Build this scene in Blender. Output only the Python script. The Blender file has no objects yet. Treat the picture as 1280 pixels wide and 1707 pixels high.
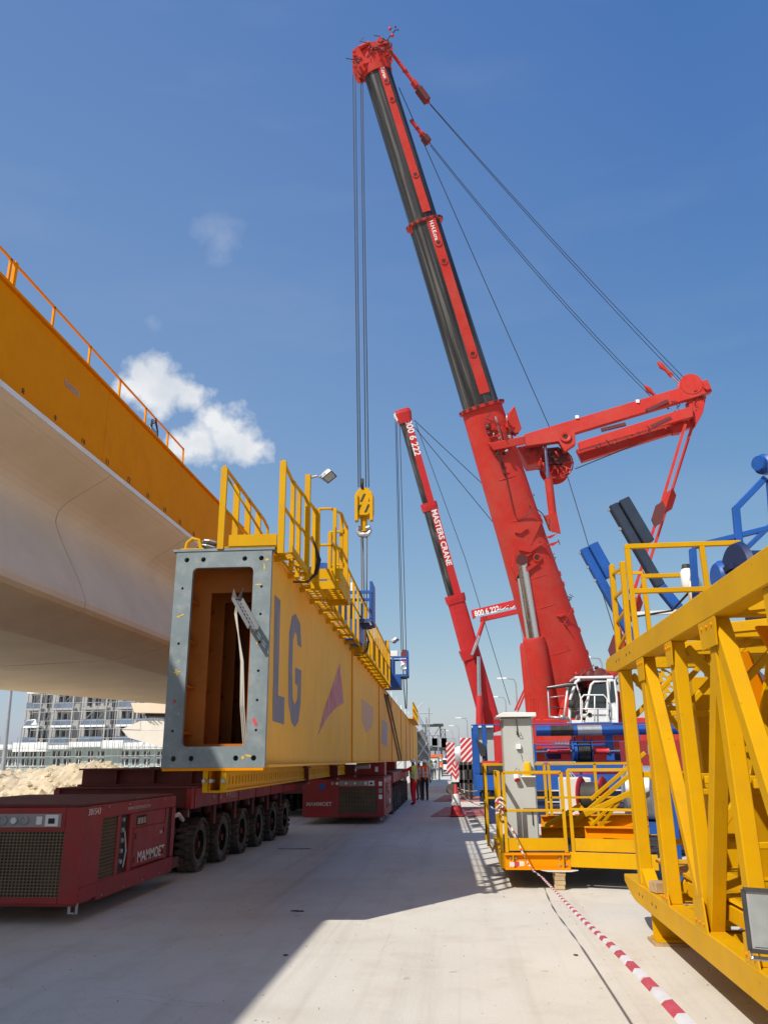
import bpy, bmesh, math, random
from mathutils import Vector, Matrix
random.seed(7)
SC = bpy.context.scene
COL = SC.collection
V = Vector

# ------------------------------------------------------------------ camera
F, CX, CY, CAMH = 1300.0, 640.0, 853.5, 1.8          # focal length and centre in photo pixels (1280 wide)
YAW, PITCH, ROLL = math.radians(5.479), math.radians(17.658), 0.010
_w = V((-math.sin(YAW)*math.cos(PITCH), math.cos(YAW)*math.cos(PITCH), math.sin(PITCH)))
_r0 = V((math.cos(YAW), math.sin(YAW), 0)); _u0 = _r0.cross(_w)
CR = _r0*math.cos(ROLL) - _u0*math.sin(ROLL)
CU = _u0*math.cos(ROLL) + _r0*math.sin(ROLL)
CW = _w
CP = V((0, 0, CAMH))
cam = bpy.data.cameras.new('camera')
camo = bpy.data.objects.new('camera', cam); COL.objects.link(camo)
cam.sensor_fit = 'HORIZONTAL'; cam.sensor_width = 36.0
cam.lens = 36.0*F/1280.0
cam.clip_start = 0.05; cam.clip_end = 6000
m = Matrix((CR, CU, -CW)).transposed().to_4x4(); m.translation = CP
camo.matrix_world = m
SC.camera = camo
SC.render.resolution_x, SC.render.resolution_y = 767, 1024

# ------------------------------------------------------------------ sky and sun
SUN_TRAVEL = V((0.55, 0.80, -1.0)).normalized()
sun_dir = -SUN_TRAVEL
elev = math.asin(sun_dir.z); azim = math.atan2(sun_dir.x, sun_dir.y)
world = bpy.data.worlds.new('World'); SC.world = world; world.use_nodes = True
wn, wl = world.node_tree.nodes, world.node_tree.links
wn.clear()
wo = wn.new('ShaderNodeOutputWorld'); bg = wn.new('ShaderNodeBackground'); sky = wn.new('ShaderNodeTexSky')
sky.sky_type = 'NISHITA'; sky.sun_disc = False
sky.sun_elevation = elev; sky.sun_rotation = azim
sky.altitude = 0; sky.air_density = 1.0; sky.dust_density = 1.0; sky.ozone_density = 1.0
bg.inputs['Strength'].default_value = 0.13
# clouds: a few soft cumulus lobes and thin wisps in the sky, by direction
def wnode(t, **k):
    n = wn.new(t)
    for a, b in k.items(): setattr(n, a, b)
    return n
wtc = wnode('ShaderNodeTexCoord')
def lobe(px, py, rad, soft):
    d = (CW*F + CR*(px-CX) + CU*(CY-py)).normalized()
    return d, rad, soft
wno = wnode('ShaderNodeTexNoise'); wno.inputs['Scale'].default_value = 30; wno.inputs['Detail'].default_value = 10; wno.inputs['Roughness'].default_value = 0.58
wl.new(wtc.outputs['Generated'], wno.inputs['Vector'])
def math_n(op, a, b=None, clamp=False):
    n = wnode('ShaderNodeMath', operation=op); n.use_clamp = clamp
    for i, x in enumerate((a, b)):
        if x is None: continue
        if isinstance(x, (int, float)): n.inputs[i].default_value = x
        else: wl.new(x, n.inputs[i])
    return n.outputs[0]
def cloud_mask(lobes, noise_amt, out_soft):
    tot = None
    for (px, py, rad) in lobes:
        d = (CW*F + CR*(px-CX) + CU*(CY-py)).normalized()
        vm = wnode('ShaderNodeVectorMath', operation='DISTANCE'); vm.inputs[1].default_value = d
        wl.new(wtc.outputs['Generated'], vm.inputs[0])
        v = math_n('DIVIDE', vm.outputs['Value'], rad/F)
        v = math_n('SUBTRACT', 1.0, v)
        tot = v if tot is None else math_n('MAXIMUM', tot, v)
    nz = math_n('MULTIPLY', math_n('SUBTRACT', wno.outputs['Fac'], 0.5), noise_amt)
    s = math_n('ADD', tot, nz)
    return math_n('DIVIDE', s, out_soft, True)
CL = cloud_mask([(238, 624, 38), (258, 616, 36), (284, 640, 42), (220, 646, 32), (314, 660, 30), (258, 654, 46), (372, 724, 60), (338, 734, 48), (408, 740, 43), (356, 700, 33), (306, 748, 38), (430, 746, 28)], 1.9, 0.62)
CL2 = cloud_mask([(368, 402, 40), (350, 385, 30), (254, 536, 20)], 2.2, 2.6)
wno2 = wnode('ShaderNodeTexNoise'); wno2.inputs['Scale'].default_value = 3.2; wno2.inputs['Detail'].default_value = 5
wmap = wnode('ShaderNodeMapping'); wmap.inputs['Scale'].default_value = (1.0, 2.0, 5.0); wmap.inputs['Rotation'].default_value = (0.2, 0.5, 0.3)
wl.new(wtc.outputs['Generated'], wmap.inputs['Vector']); wl.new(wmap.outputs['Vector'], wno2.inputs['Vector'])
wisp = math_n('MULTIPLY', math_n('MULTIPLY', math_n('SUBTRACT', wno2.outputs['Fac'], 0.52), 2.2, True), 0.07, True)
# the photograph's deep, evenly blue sky: per-channel response of the sky colour
sep = wnode('ShaderNodeSeparateColor'); wl.new(sky.outputs['Color'], sep.inputs[0])
comb = wnode('ShaderNodeCombineColor')
for i, (a_, g_) in enumerate(((0.54, 1.04), (0.895, 0.745), (2.06, 0.325))):
    wl.new(math_n('MULTIPLY', math_n('POWER', sep.outputs[i], g_), a_), comb.inputs[i])
grade_out = comb.outputs[0]
veil = math_n('MULTIPLY', math_n('MULTIPLY', cloud_mask([(150, 800, 1050)], 0.0, 1.0), 1.0), 0.15)   # thin high haze towards the sun side
vmix = wnode('ShaderNodeMixRGB'); vmix.inputs['Color2'].default_value = (4.2, 5.0, 5.6, 1); wl.new(veil, vmix.inputs['Fac']); wl.new(grade_out, vmix.inputs['Color1'])
grade_out = vmix.outputs['Color']
allc = math_n('MAXIMUM', 0.0,  math_n('MAXIMUM', math_n('MULTIPLY', CL, 0.93), math_n('MAXIMUM', math_n('MULTIPLY', CL2, 0.42), wisp)))
wno3 = wnode('ShaderNodeTexNoise'); wno3.inputs['Scale'].default_value = 17; wno3.inputs['Detail'].default_value = 6
wl.new(wtc.outputs['Generated'], wno3.inputs['Vector'])
cshade = wnode('ShaderNodeMixRGB'); cshade.inputs['Color1'].default_value = (4.0, 4.25, 4.6, 1); cshade.inputs['Color2'].default_value = (5.2, 5.25, 5.3, 1)
wl.new(math_n('MULTIPLY', math_n('SUBTRACT', wno3.outputs['Fac'], 0.36), 4.0, True), cshade.inputs['Fac'])
wmix = wnode('ShaderNodeMixRGB'); wl.new(cshade.outputs['Color'], wmix.inputs['Color2'])
wl.new(allc, wmix.inputs['Fac']); wl.new(grade_out, wmix.inputs['Color1'])
wl.new(wmix.outputs['Color'], bg.inputs['Color']); wl.new(bg.outputs['Background'], wo.inputs['Surface'])

sun = bpy.data.lights.new('sun', 'SUN'); sun.energy = 3.7; sun.angle = math.radians(0.53); sun.color = (1.0, 0.955, 0.875)
suno = bpy.data.objects.new('sun', sun); COL.objects.link(suno)
suno.rotation_euler = SUN_TRAVEL.to_track_quat('-Z', 'Y').to_euler()
suno.location = (-20, -30, 40)
vs = SC.view_settings
vs.view_transform = 'Standard'; vs.look = 'None'; vs.gamma = 1.0; vs.exposure = 0.4; vs.use_curve_mapping = False
SC.cycles.max_bounces = 7; SC.cycles.diffuse_bounces = 4
SC.cycles.use_denoising = True

# ------------------------------------------------------------------ helpers
def ray(px, py): return CW*F + CR*(px-CX) + CU*(CY-py)
def at_y(px, py, y):
    d = ray(px, py); return CP + d*(y/d.y)
def at_x(px, py, x):
    d = ray(px, py); return CP + d*(x/d.x)
def at_z(px, py, z):
    d = ray(px, py); return CP + d*((z-CAMH)/d.z)
WM = {}
def tag(o, label=None, cat=None, group=None, kind=None):
    if label: o['label'] = label
    if cat: o['category'] = cat
    if group: o['group'] = group
    if kind: o['kind'] = kind
    return o
def root(name, loc, rz=0.0, label=None, cat=None, group=None, kind=None):
    o = bpy.data.objects.new(name, None); COL.objects.link(o)
    o.empty_display_size = 0.2
    o.location = loc; o.rotation_euler = (0, 0, rz)
    WM[o] = Matrix.Translation(V(loc)) @ Matrix.Rotation(rz, 4, 'Z')
    return tag(o, label, cat, group, kind)
def link(name, me, mat, parent):
    o = bpy.data.objects.new(name, me); COL.objects.link(o)
    if mat is not None:
        me.materials.clear()
        for x in (mat if isinstance(mat, (list, tuple)) else [mat]): me.materials.append(x)
    if parent is not None:
        o.parent = parent; WM[o] = WM[parent]
    else: WM[o] = Matrix.Identity(4)
    return o
def bevel(o, w, seg=1):
    b = o.modifiers.new('edge', 'BEVEL'); b.width = w; b.segments = seg; b.limit_method = 'ANGLE'; b.angle_limit = math.radians(40)
    b.harden_normals = False
    return o
class MB:
    """collects shapes in world coordinates (or in the frame M) and builds ONE mesh object"""
    def __init__(s, M=None):
        s.v = []; s.f = []; s.sm = []; s.mi = []; s.M = M; s.cur = 0
    def _add(s, vs, fs, smooth=False):
        n = len(s.v)
        s.v += [V(x) for x in vs]
        for f in fs:
            s.f.append([n+i for i in f]); s.sm.append(smooth); s.mi.append(s.cur)
        return s
    def box(s, c, size, rz=0.0, R=None):
        c = V(c); hx, hy, hz = (x/2 for x in size)
        R = R or Matrix.Rotation(rz, 3, 'Z')
        vs = [c + R @ V((x, y, z)) for x in (-hx, hx) for y in (-hy, hy) for z in (-hz, hz)]
        return s._add(vs, [(0,1,3,2),(4,6,7,5),(0,4,5,1),(2,3,7,6),(0,2,6,4),(1,5,7,3)])
    def bb(s, x0, x1, y0, y1, z0, z1):
        return s.box(((x0+x1)/2, (y0+y1)/2, (z0+z1)/2), (abs(x1-x0), abs(y1-y0), abs(z1-z0)))
    def bar(s, p, q, w, h=None, up=(0, 0, 1)):
        p = V(p); q = V(q); h = h or w; d = (q-p).normalized(); up = V(up)
        if abs(d.dot(up)) > 0.98: up = V((0, 1, 0)) if abs(d.y) < 0.9 else V((1, 0, 0))
        x = d.cross(up).normalized(); z = x.cross(d)
        vs = [e + x*(a*w/2) + z*(b*h/2) for e in (p, q) for a in (-1, 1) for b in (-1, 1)]
        return s._add(vs, [(0,1,3,2),(4,6,7,5),(0,4,5,1),(2,3,7,6),(0,2,6,4),(1,5,7,3)])
    def ibeam(s, p, q, w, h, t=0.02, up=(0, 0, 1)):
        p = V(p); q = V(q); d = (q-p).normalized(); up = V(up); x = d.cross(up).normalized(); z = x.cross(d)
        s.bar(p+z*(h/2-t/2), q+z*(h/2-t/2), w, t, z); s.bar(p-z*(h/2-t/2), q-z*(h/2-t/2), w, t, z)
        return s.bar(p, q, t, h-2*t, z)
    def tube(s, pts, r, n=8, caps=True, closed=False):
        pts = [V(p) for p in pts]; m = len(pts); rs = r if isinstance(r, (list, tuple)) else [r]*m
        ring = []; prev = None
        for i in range(m):
            if closed: d = (pts[(i+1) % m]-pts[i-1])
            else: d = pts[min(i+1, m-1)]-pts[max(i-1, 0)]
            d.normalize()
            if prev is None:
                a = V((0, 0, 1)) if abs(d.z) < 0.9 else V((1, 0, 0)); x = d.cross(a).normalized()
            else: x = (prev - d*prev.dot(d)).normalized()
            prev = x; y = d.cross(x)
            ring.append([pts[i] + (x*math.cos(2*math.pi*k/n) + y*math.sin(2*math.pi*k/n))*rs[i] for k in range(n)])
        vs = [p for r_ in ring for p in r_]; fs = []
        for i in range(m if closed else m-1):
            j = (i+1) % m
            for k in range(n): fs.append((i*n+k, i*n+(k+1) % n, j*n+(k+1) % n, j*n+k))
        s._add(vs, fs, n > 6)
        if caps and not closed:
            b = len(s.v)-len(vs)
            s.f.append([b+k for k in reversed(range(n))]); s.sm.append(False); s.mi.append(s.cur)
            s.f.append([b+(m-1)*n+k for k in range(n)]); s.sm.append(False); s.mi.append(s.cur)
        return s
    def rod(s, p, q, r, n=8): return s.tube([p, q], r, n)
    def lathe(s, c, axis, prof, n=24, smooth=True, arc=2*math.pi, start=0.0):
        """prof: (radius, height along axis)"""
        c = V(c); d = V(axis).normalized(); a = V((0, 0, 1)) if abs(d.z) < 0.9 else V((1, 0, 0))
        x = a.cross(d).normalized(); y = d.cross(x); full = arc > 6.28
        k = n if full else n+1; vs = []
        for (r, h) in prof:
            for i in range(k):
                t = start + arc*i/n; vs.append(c + d*h + (x*math.cos(t)+y*math.sin(t))*r)
        fs = []
        for j in range(len(prof)-1):
            for i in range(n):
                i2 = (i+1) % k; fs.append((j*k+i, j*k+i2, (j+1)*k+i2, (j+1)*k+i))
        return s._add(vs, fs, smooth)
    def prism(s, poly, ext):
        n = len(poly); poly = [V(p) for p in poly]; ext = V(ext)
        vs = poly + [p+ext for p in poly]
        fs = [tuple(reversed(range(n))), tuple(range(n, 2*n))] + [(i, (i+1) % n, n+(i+1) % n, n+i) for i in range(n)]
        return s._add(vs, fs)
    def loft(s, rings, smooth=True, cap=True, closed=True):
        n = len(rings[0]); vs = [V(p) for r in rings for p in r]; fs = []
        for j in range(len(rings)-1):
            for i in range(n if closed else n-1):
                i2 = (i+1) % n; fs.append((j*n+i, j*n+i2, (j+1)*n+i2, (j+1)*n+i))
        s._add(vs, fs, smooth)
        if cap and closed:
            b = len(s.v)-len(vs)
            s.f.append([b+i for i in reversed(range(n))]); s.sm.append(False); s.mi.append(s.cur)
            s.f.append([b+(len(rings)-1)*n+i for i in range(n)]); s.sm.append(False); s.mi.append(s.cur)
        return s
    def ball(s, c, r, n=10, sq=(1, 1, 1)):
        c = V(c); rings = []
        for j in range(1, n//2+1):
            t = math.pi*j/(n//2+1)
            rings.append([c + V((math.sin(t)*math.cos(2*math.pi*k/n)*r*sq[0], math.sin(t)*math.sin(2*math.pi*k/n)*r*sq[1], math.cos(t)*r*sq[2])) for k in range(n)])
        return s.loft(rings, True, True)
    def mesh(s, parent=None):
        M = s.M or Matrix.Identity(4)
        if parent is not None: M = WM[parent].inverted() @ M
        me = bpy.data.meshes.new('m')
        me.from_pydata([M @ v for v in s.v], [], s.f)
        me.polygons.foreach_set('use_smooth', s.sm)
        me.polygons.foreach_set('material_index', s.mi)
        me.update()
        bm = bmesh.new(); bm.from_mesh(me); bmesh.ops.recalc_face_normals(bm, faces=bm.faces)
        for e in bm.edges:
            if len(e.link_faces) == 2 and e.calc_face_angle(0.0) > 0.66: e.smooth = False
        bm.to_mesh(me); bm.free()
        return me
    def build(s, name, mat, parent=None, bev=0, label=None, cat=None, group=None, kind=None):
        me = s.mesh(parent); me.name = name
        o = link(name, me, mat, parent)
        if bev: bevel(o, bev)
        return tag(o, label, cat, group, kind)
def copy_tree(o, parent=None, M=None, **kw):
    c = o.copy(); COL.objects.link(c)
    if parent is not None: c.parent = parent; WM[c] = WM[parent]
    if M is not None:
        c.matrix_world = M; WM[c] = M
    for ch in list(o.children): copy_tree(ch, c)
    tag(c, **kw)
    return c
_tmpc = [0]
def flat_mesh(loops, thick=0.0):
    """2D outline loops (outer + holes) -> mesh in XY plane extruded by thick (centred)"""
    cu = bpy.data.curves.new('c', 'CURVE'); cu.dimensions = '2D'; cu.fill_mode = 'BOTH'; cu.extrude = thick/2
    for lp in loops:
        sp = cu.splines.new('POLY'); sp.points.add(len(lp)-1)
        for p, q in zip(sp.points, lp): p.co = (q[0], q[1], 0, 1)
        sp.use_cyclic_u = True
    ob = bpy.data.objects.new('c', cu)
    me = ob.to_mesh()
    me2 = me.copy(); ob.to_mesh_clear()
    bpy.data.objects.remove(ob); bpy.data.curves.remove(cu)
    return me2
def frame(o, x, y):
    """matrix with origin o, local x and y axes"""
    x = V(x).normalized(); y = V(y); z = x.cross(y).normalized(); y = z.cross(x)
    M = Matrix((x, y, z)).transposed().to_4x4(); M.translation = V(o); return M
def plate(name, loops, thick, M, mat, parent=None, bev=0, **kw):
    me = flat_mesh(loops, thick)
    me.transform((WM[parent].inverted() if parent is not None else Matrix.Identity(4)) @ M)
    o = link(name, me, mat, parent)
    if bev: bevel(o, bev)
    return tag(o, **kw)
def text(name, s, size, M, mat, parent, sx=1.0, extrude=0.0015, offset=0.0, align='LEFT', shear=0.0, spacing=1.0):
    cu = bpy.data.curves.new('t', 'FONT'); cu.body = s; cu.size = size; cu.extrude = extrude; cu.offset = offset
    cu.align_x = align; cu.shear = shear; cu.space_character = spacing; cu.resolution_u = 3
    ob = bpy.data.objects.new('t', cu); COL.objects.link(ob)
    dg = bpy.context.evaluated_depsgraph_get(); dg.update()
    me = bpy.data.meshes.new_from_object(ob.evaluated_get(dg))
    bpy.data.objects.remove(ob); bpy.data.curves.remove(cu)
    me.transform(WM[parent].inverted() @ M @ Matrix.Diagonal((sx, 1, 1, 1)))
    return link(name, me, mat, parent)
def circ(cx, cy, r, n=12, sy=1.0): return [(cx+r*math.cos(2*math.pi*i/n), cy+r*sy*math.sin(2*math.pi*i/n)) for i in range(n)]
def rrect(x0, y0, x1, y1, r, n=5):
    out = []
    for (cx, cy, a) in ((x1-r, y0+r, -90), (x1-r, y1-r, 0), (x0+r, y1-r, 90), (x0+r, y0+r, 180)):
        for i in range(n+1):
            t = math.radians(a+90*i/n); out.append((cx+r*math.cos(t), cy+r*math.sin(t)))
    return out
def lerp(a, b, t): return V(a)*(1-t)+V(b)*t
def sag(p, q, d, n=12):
    return [lerp(p, q, i/n) - V((0, 0, d*4*(i/n)*(1-i/n))) for i in range(n+1)]

# ------------------------------------------------------------------ materials
def lin(r, g, b):
    f = lambda c: (c/255/12.92 if c/255 <= 0.04045 else ((c/255+0.055)/1.055)**2.4)
    return (f(r), f(g), f(b))
def mat(name, col, rough=0.5, metal=0.0, var=0.12, scale=1.5, dirt=None, dirt_amt=0.0, streak=0.0, bump=0.0, bscale=40.0, spec=0.5, coat=0.0, spots=None, spot_amt=0.0, dscale=2.2):
    M_ = bpy.data.materials.new(name); M_.use_nodes = True
    nt = M_.node_tree; N = nt.nodes; L = nt.links; b = N['Principled BSDF']
    b.inputs['Metallic'].default_value = metal; b.inputs['Roughness'].default_value = rough
    b.inputs['Specular IOR Level'].default_value = spec
    if coat: b.inputs['Coat Weight'].default_value = coat
    tc = N.new('ShaderNodeTexCoord'); geo = N.new('ShaderNodeNewGeometry')
    def noise(sc, det=6, rg=0.55, vec=None):
        n = N.new('ShaderNodeTexNoise'); n.inputs['Scale'].default_value = sc; n.inputs['Detail'].default_value = det; n.inputs['Roughness'].default_value = rg
        L.new(vec if vec is not None else geo.outputs['Position'], n.inputs['Vector']); return n.outputs['Fac']
    def ramp(x, a, bb):
        n = N.new('ShaderNodeMapRange'); n.inputs['From Min'].default_value = a; n.inputs['From Max'].default_value = bb
        L.new(x, n.inputs['Value']); return n.outputs['Result']
    def mixc(f, c1, c2):
        n = N.new('ShaderNodeMixRGB')
        if isinstance(f, float): n.inputs['Fac'].default_value = f
        else: L.new(f, n.inputs['Fac'])
        for i, c in ((1, c1), (2, c2)):
            if isinstance(c, tuple): n.inputs[i].default_value = (*c, 1)
            else: L.new(c, n.inputs[i])
        return n.outputs['Color']
    def mul(a, k):
        n = N.new('ShaderNodeMath'); n.operation = 'MULTIPLY'; L.new(a, n.inputs[0])
        if isinstance(k, (int, float)): n.inputs[1].default_value = k
        else: L.new(k, n.inputs[1])
        return n.outputs[0]
    lo = tuple(c*(1-var) for c in col); hi = tuple(min(1, c*(1+var)) for c in col)
    c = mixc(ramp(noise(scale), 0.3, 0.7), lo, hi)
    if dirt and dirt_amt: c = mixc(mul(ramp(noise(dscale, 8, 0.65), 0.46, 0.7), dirt_amt), c, dirt)
    if streak:
        mp = N.new('ShaderNodeMapping'); mp.inputs['Scale'].default_value = (9, 9, 0.35); L.new(geo.outputs['Position'], mp.inputs['Vector'])
        c = mixc(mul(ramp(noise(1.4, 5, 0.6, mp.outputs['Vector']), 0.5, 0.78), streak), c, dirt or tuple(x*0.35 for x in col))
    if spots and spot_amt: c = mixc(mul(ramp(noise(14, 6, 0.7), 0.655, 0.69), spot_amt), c, spots)
    L.new(c, b.inputs['Base Color'])
    L.new(ramp(noise(6.0, 4), 0.2, 0.8), (rm := N.new('ShaderNodeMapRange')).inputs['Value'])
    rm.inputs['To Min'].default_value = max(0.03, rough-0.1); rm.inputs['To Max'].default_value = min(1, rough+0.12)
    L.new(rm.outputs['Result'], b.inputs['Roughness'])
    if bump:
        bn = N.new('ShaderNodeBump'); bn.inputs['Strength'].default_value = bump; bn.inputs['Distance'].default_value = 0.02
        L.new(noise(bscale, 6, 0.65), bn.inputs['Height']); L.new(bn.outputs['Normal'], b.inputs['Normal'])
    return M_
DUST = (0.42, 0.36, 0.28); RUST = (0.13, 0.045, 0.02); GRIME = (0.035, 0.03, 0.027)
YEL = mat('yellow_paint', (0.61, 0.325, 0.0012), 0.5, spec=0.12, var=0.07, dirt=(0.40, 0.20, 0.02), dirt_amt=0.30, streak=0.16, spots=(0.20, 0.09, 0.012), spot_amt=0.5)
ORA = mat('orange_yellow_girder_paint', (0.78, 0.265, 0.0008), 0.65, spec=0.06, var=0.04, scale=0.4, dirt=(0.55, 0.18, 0.002), dirt_amt=0.25, streak=0.12)
ORB = mat('weathered_girder_paint', (0.86, 0.44, 0.052), 0.6, spec=0.15, var=0.07, scale=0.8, dirt=(0.70, 0.40, 0.13), dirt_amt=0.5, streak=0.4, spots=(0.35, 0.16, 0.04), spot_amt=0.3, bump=0.5, bscale=1.1)
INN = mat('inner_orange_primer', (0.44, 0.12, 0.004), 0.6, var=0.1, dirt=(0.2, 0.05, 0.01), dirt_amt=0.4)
RED = mat('crane_red_paint', (0.52, 0.034, 0.024), 0.5, var=0.07, dirt=(0.46, 0.09, 0.065), dirt_amt=0.55, dscale=0.9, streak=0.3, spots=(0.12, 0.02, 0.015), spot_amt=0.5, spec=0.22)
REB = mat('second_crane_red_paint', (0.50, 0.024, 0.026), 0.5, spec=0.25, var=0.06, dirt=(0.34, 0.06, 0.05), dirt_amt=0.3)
MRED = mat('trailer_dark_red_paint', (0.30, 0.016, 0.020), 0.45, var=0.10, dirt=(0.16, 0.05, 0.04), dirt_amt=0.5, streak=0.15)
MDK = mat('dark_red_steel', (0.13, 0.018, 0.018), 0.65, var=0.15, dirt=GRIME, dirt_amt=0.5)
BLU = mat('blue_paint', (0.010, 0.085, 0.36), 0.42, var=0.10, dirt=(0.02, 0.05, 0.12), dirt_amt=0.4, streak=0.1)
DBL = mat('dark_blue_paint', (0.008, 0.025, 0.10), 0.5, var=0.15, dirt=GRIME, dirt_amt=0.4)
BLK = mat('greasy_black_steel', (0.028, 0.028, 0.030), 0.30, metal=0.0, spec=0.8, var=0.25, scale=0.6, dirt=(0.085, 0.08, 0.072), dirt_amt=0.4, dscale=0.9)
DRK = mat('black_rubber_and_iron', (0.022, 0.021, 0.020), 0.7, var=0.2, dirt=(0.12, 0.10, 0.085), dirt_amt=0.4)
TYR = mat('dusty_tyre_rubber', (0.075, 0.066, 0.058), 0.9, var=0.25, scale=4, dirt=(0.24, 0.20, 0.16), dirt_amt=0.8, bump=0.3)
GRY = mat('grey_zinc_primer', (0.175, 0.215, 0.225), 0.55, var=0.12, scale=4, dirt=(0.34, 0.36, 0.35), dirt_amt=0.45, dscale=7, spots=(0.5, 0.5, 0.46), spot_amt=0.5)
STL = mat('bright_steel', (0.55, 0.56, 0.57), 0.22, metal=1.0, var=0.05)
GAL = mat('galvanised_steel', (0.42, 0.44, 0.46), 0.45, metal=0.6, var=0.12, dirt=(0.2, 0.2, 0.2), dirt_amt=0.3)
ROPE = mat('steel_wire_rope', (0.045, 0.045, 0.05), 0.5, metal=0.5, var=0.1)
WHT = mat('white_paint', (0.78, 0.78, 0.76), 0.35, var=0.04, dirt=(0.45, 0.42, 0.36), dirt_amt=0.2)
CABN = mat('cabinet_light_grey', (0.47, 0.485, 0.455), 0.4, var=0.03, dirt=(0.42, 0.39, 0.33), dirt_amt=0.3, streak=0.1)
LTR = mat('white_lettering', (0.75, 0.75, 0.73), 0.5, var=0.05)
LTD = mat('dusty_white_lettering', (0.5, 0.46, 0.43), 0.6, var=0.2)
PINK = mat('red_signal_paint', (0.55, 0.03, 0.04), 0.5, var=0.1)
GLS = mat('dark_cab_glass', (0.02, 0.03, 0.035), 0.06, var=0.1, spec=0.8)
LENS = mat('lamp_glass', (0.24, 0.265, 0.265), 0.18, var=0.12, scale=9, dirt=(0.22, 0.22, 0.2), dirt_amt=0.5, spec=0.7)
CON = mat('viaduct_concrete', (0.74, 0.615, 0.46), 0.8, var=0.07, scale=0.5, dirt=(0.58, 0.45, 0.31), dirt_amt=0.35, dscale=0.8, bump=0.10, bscale=9, spots=(0.34, 0.28, 0.21), spot_amt=0.55, streak=0.10)
CONW = mat('white_concrete', (0.66, 0.62, 0.55), 0.8, var=0.05, scale=0.5, dirt=(0.5, 0.45, 0.36), dirt_amt=0.3)
SKIN = mat('skin', (0.20, 0.10, 0.06), 0.55, var=0.08)
WOOD = mat('timber', (0.40, 0.27, 0.14), 0.8, var=0.2, scale=8)
BRK = mat('tan_block', (0.46, 0.33, 0.18), 0.85, var=0.15, scale=9)

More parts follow.
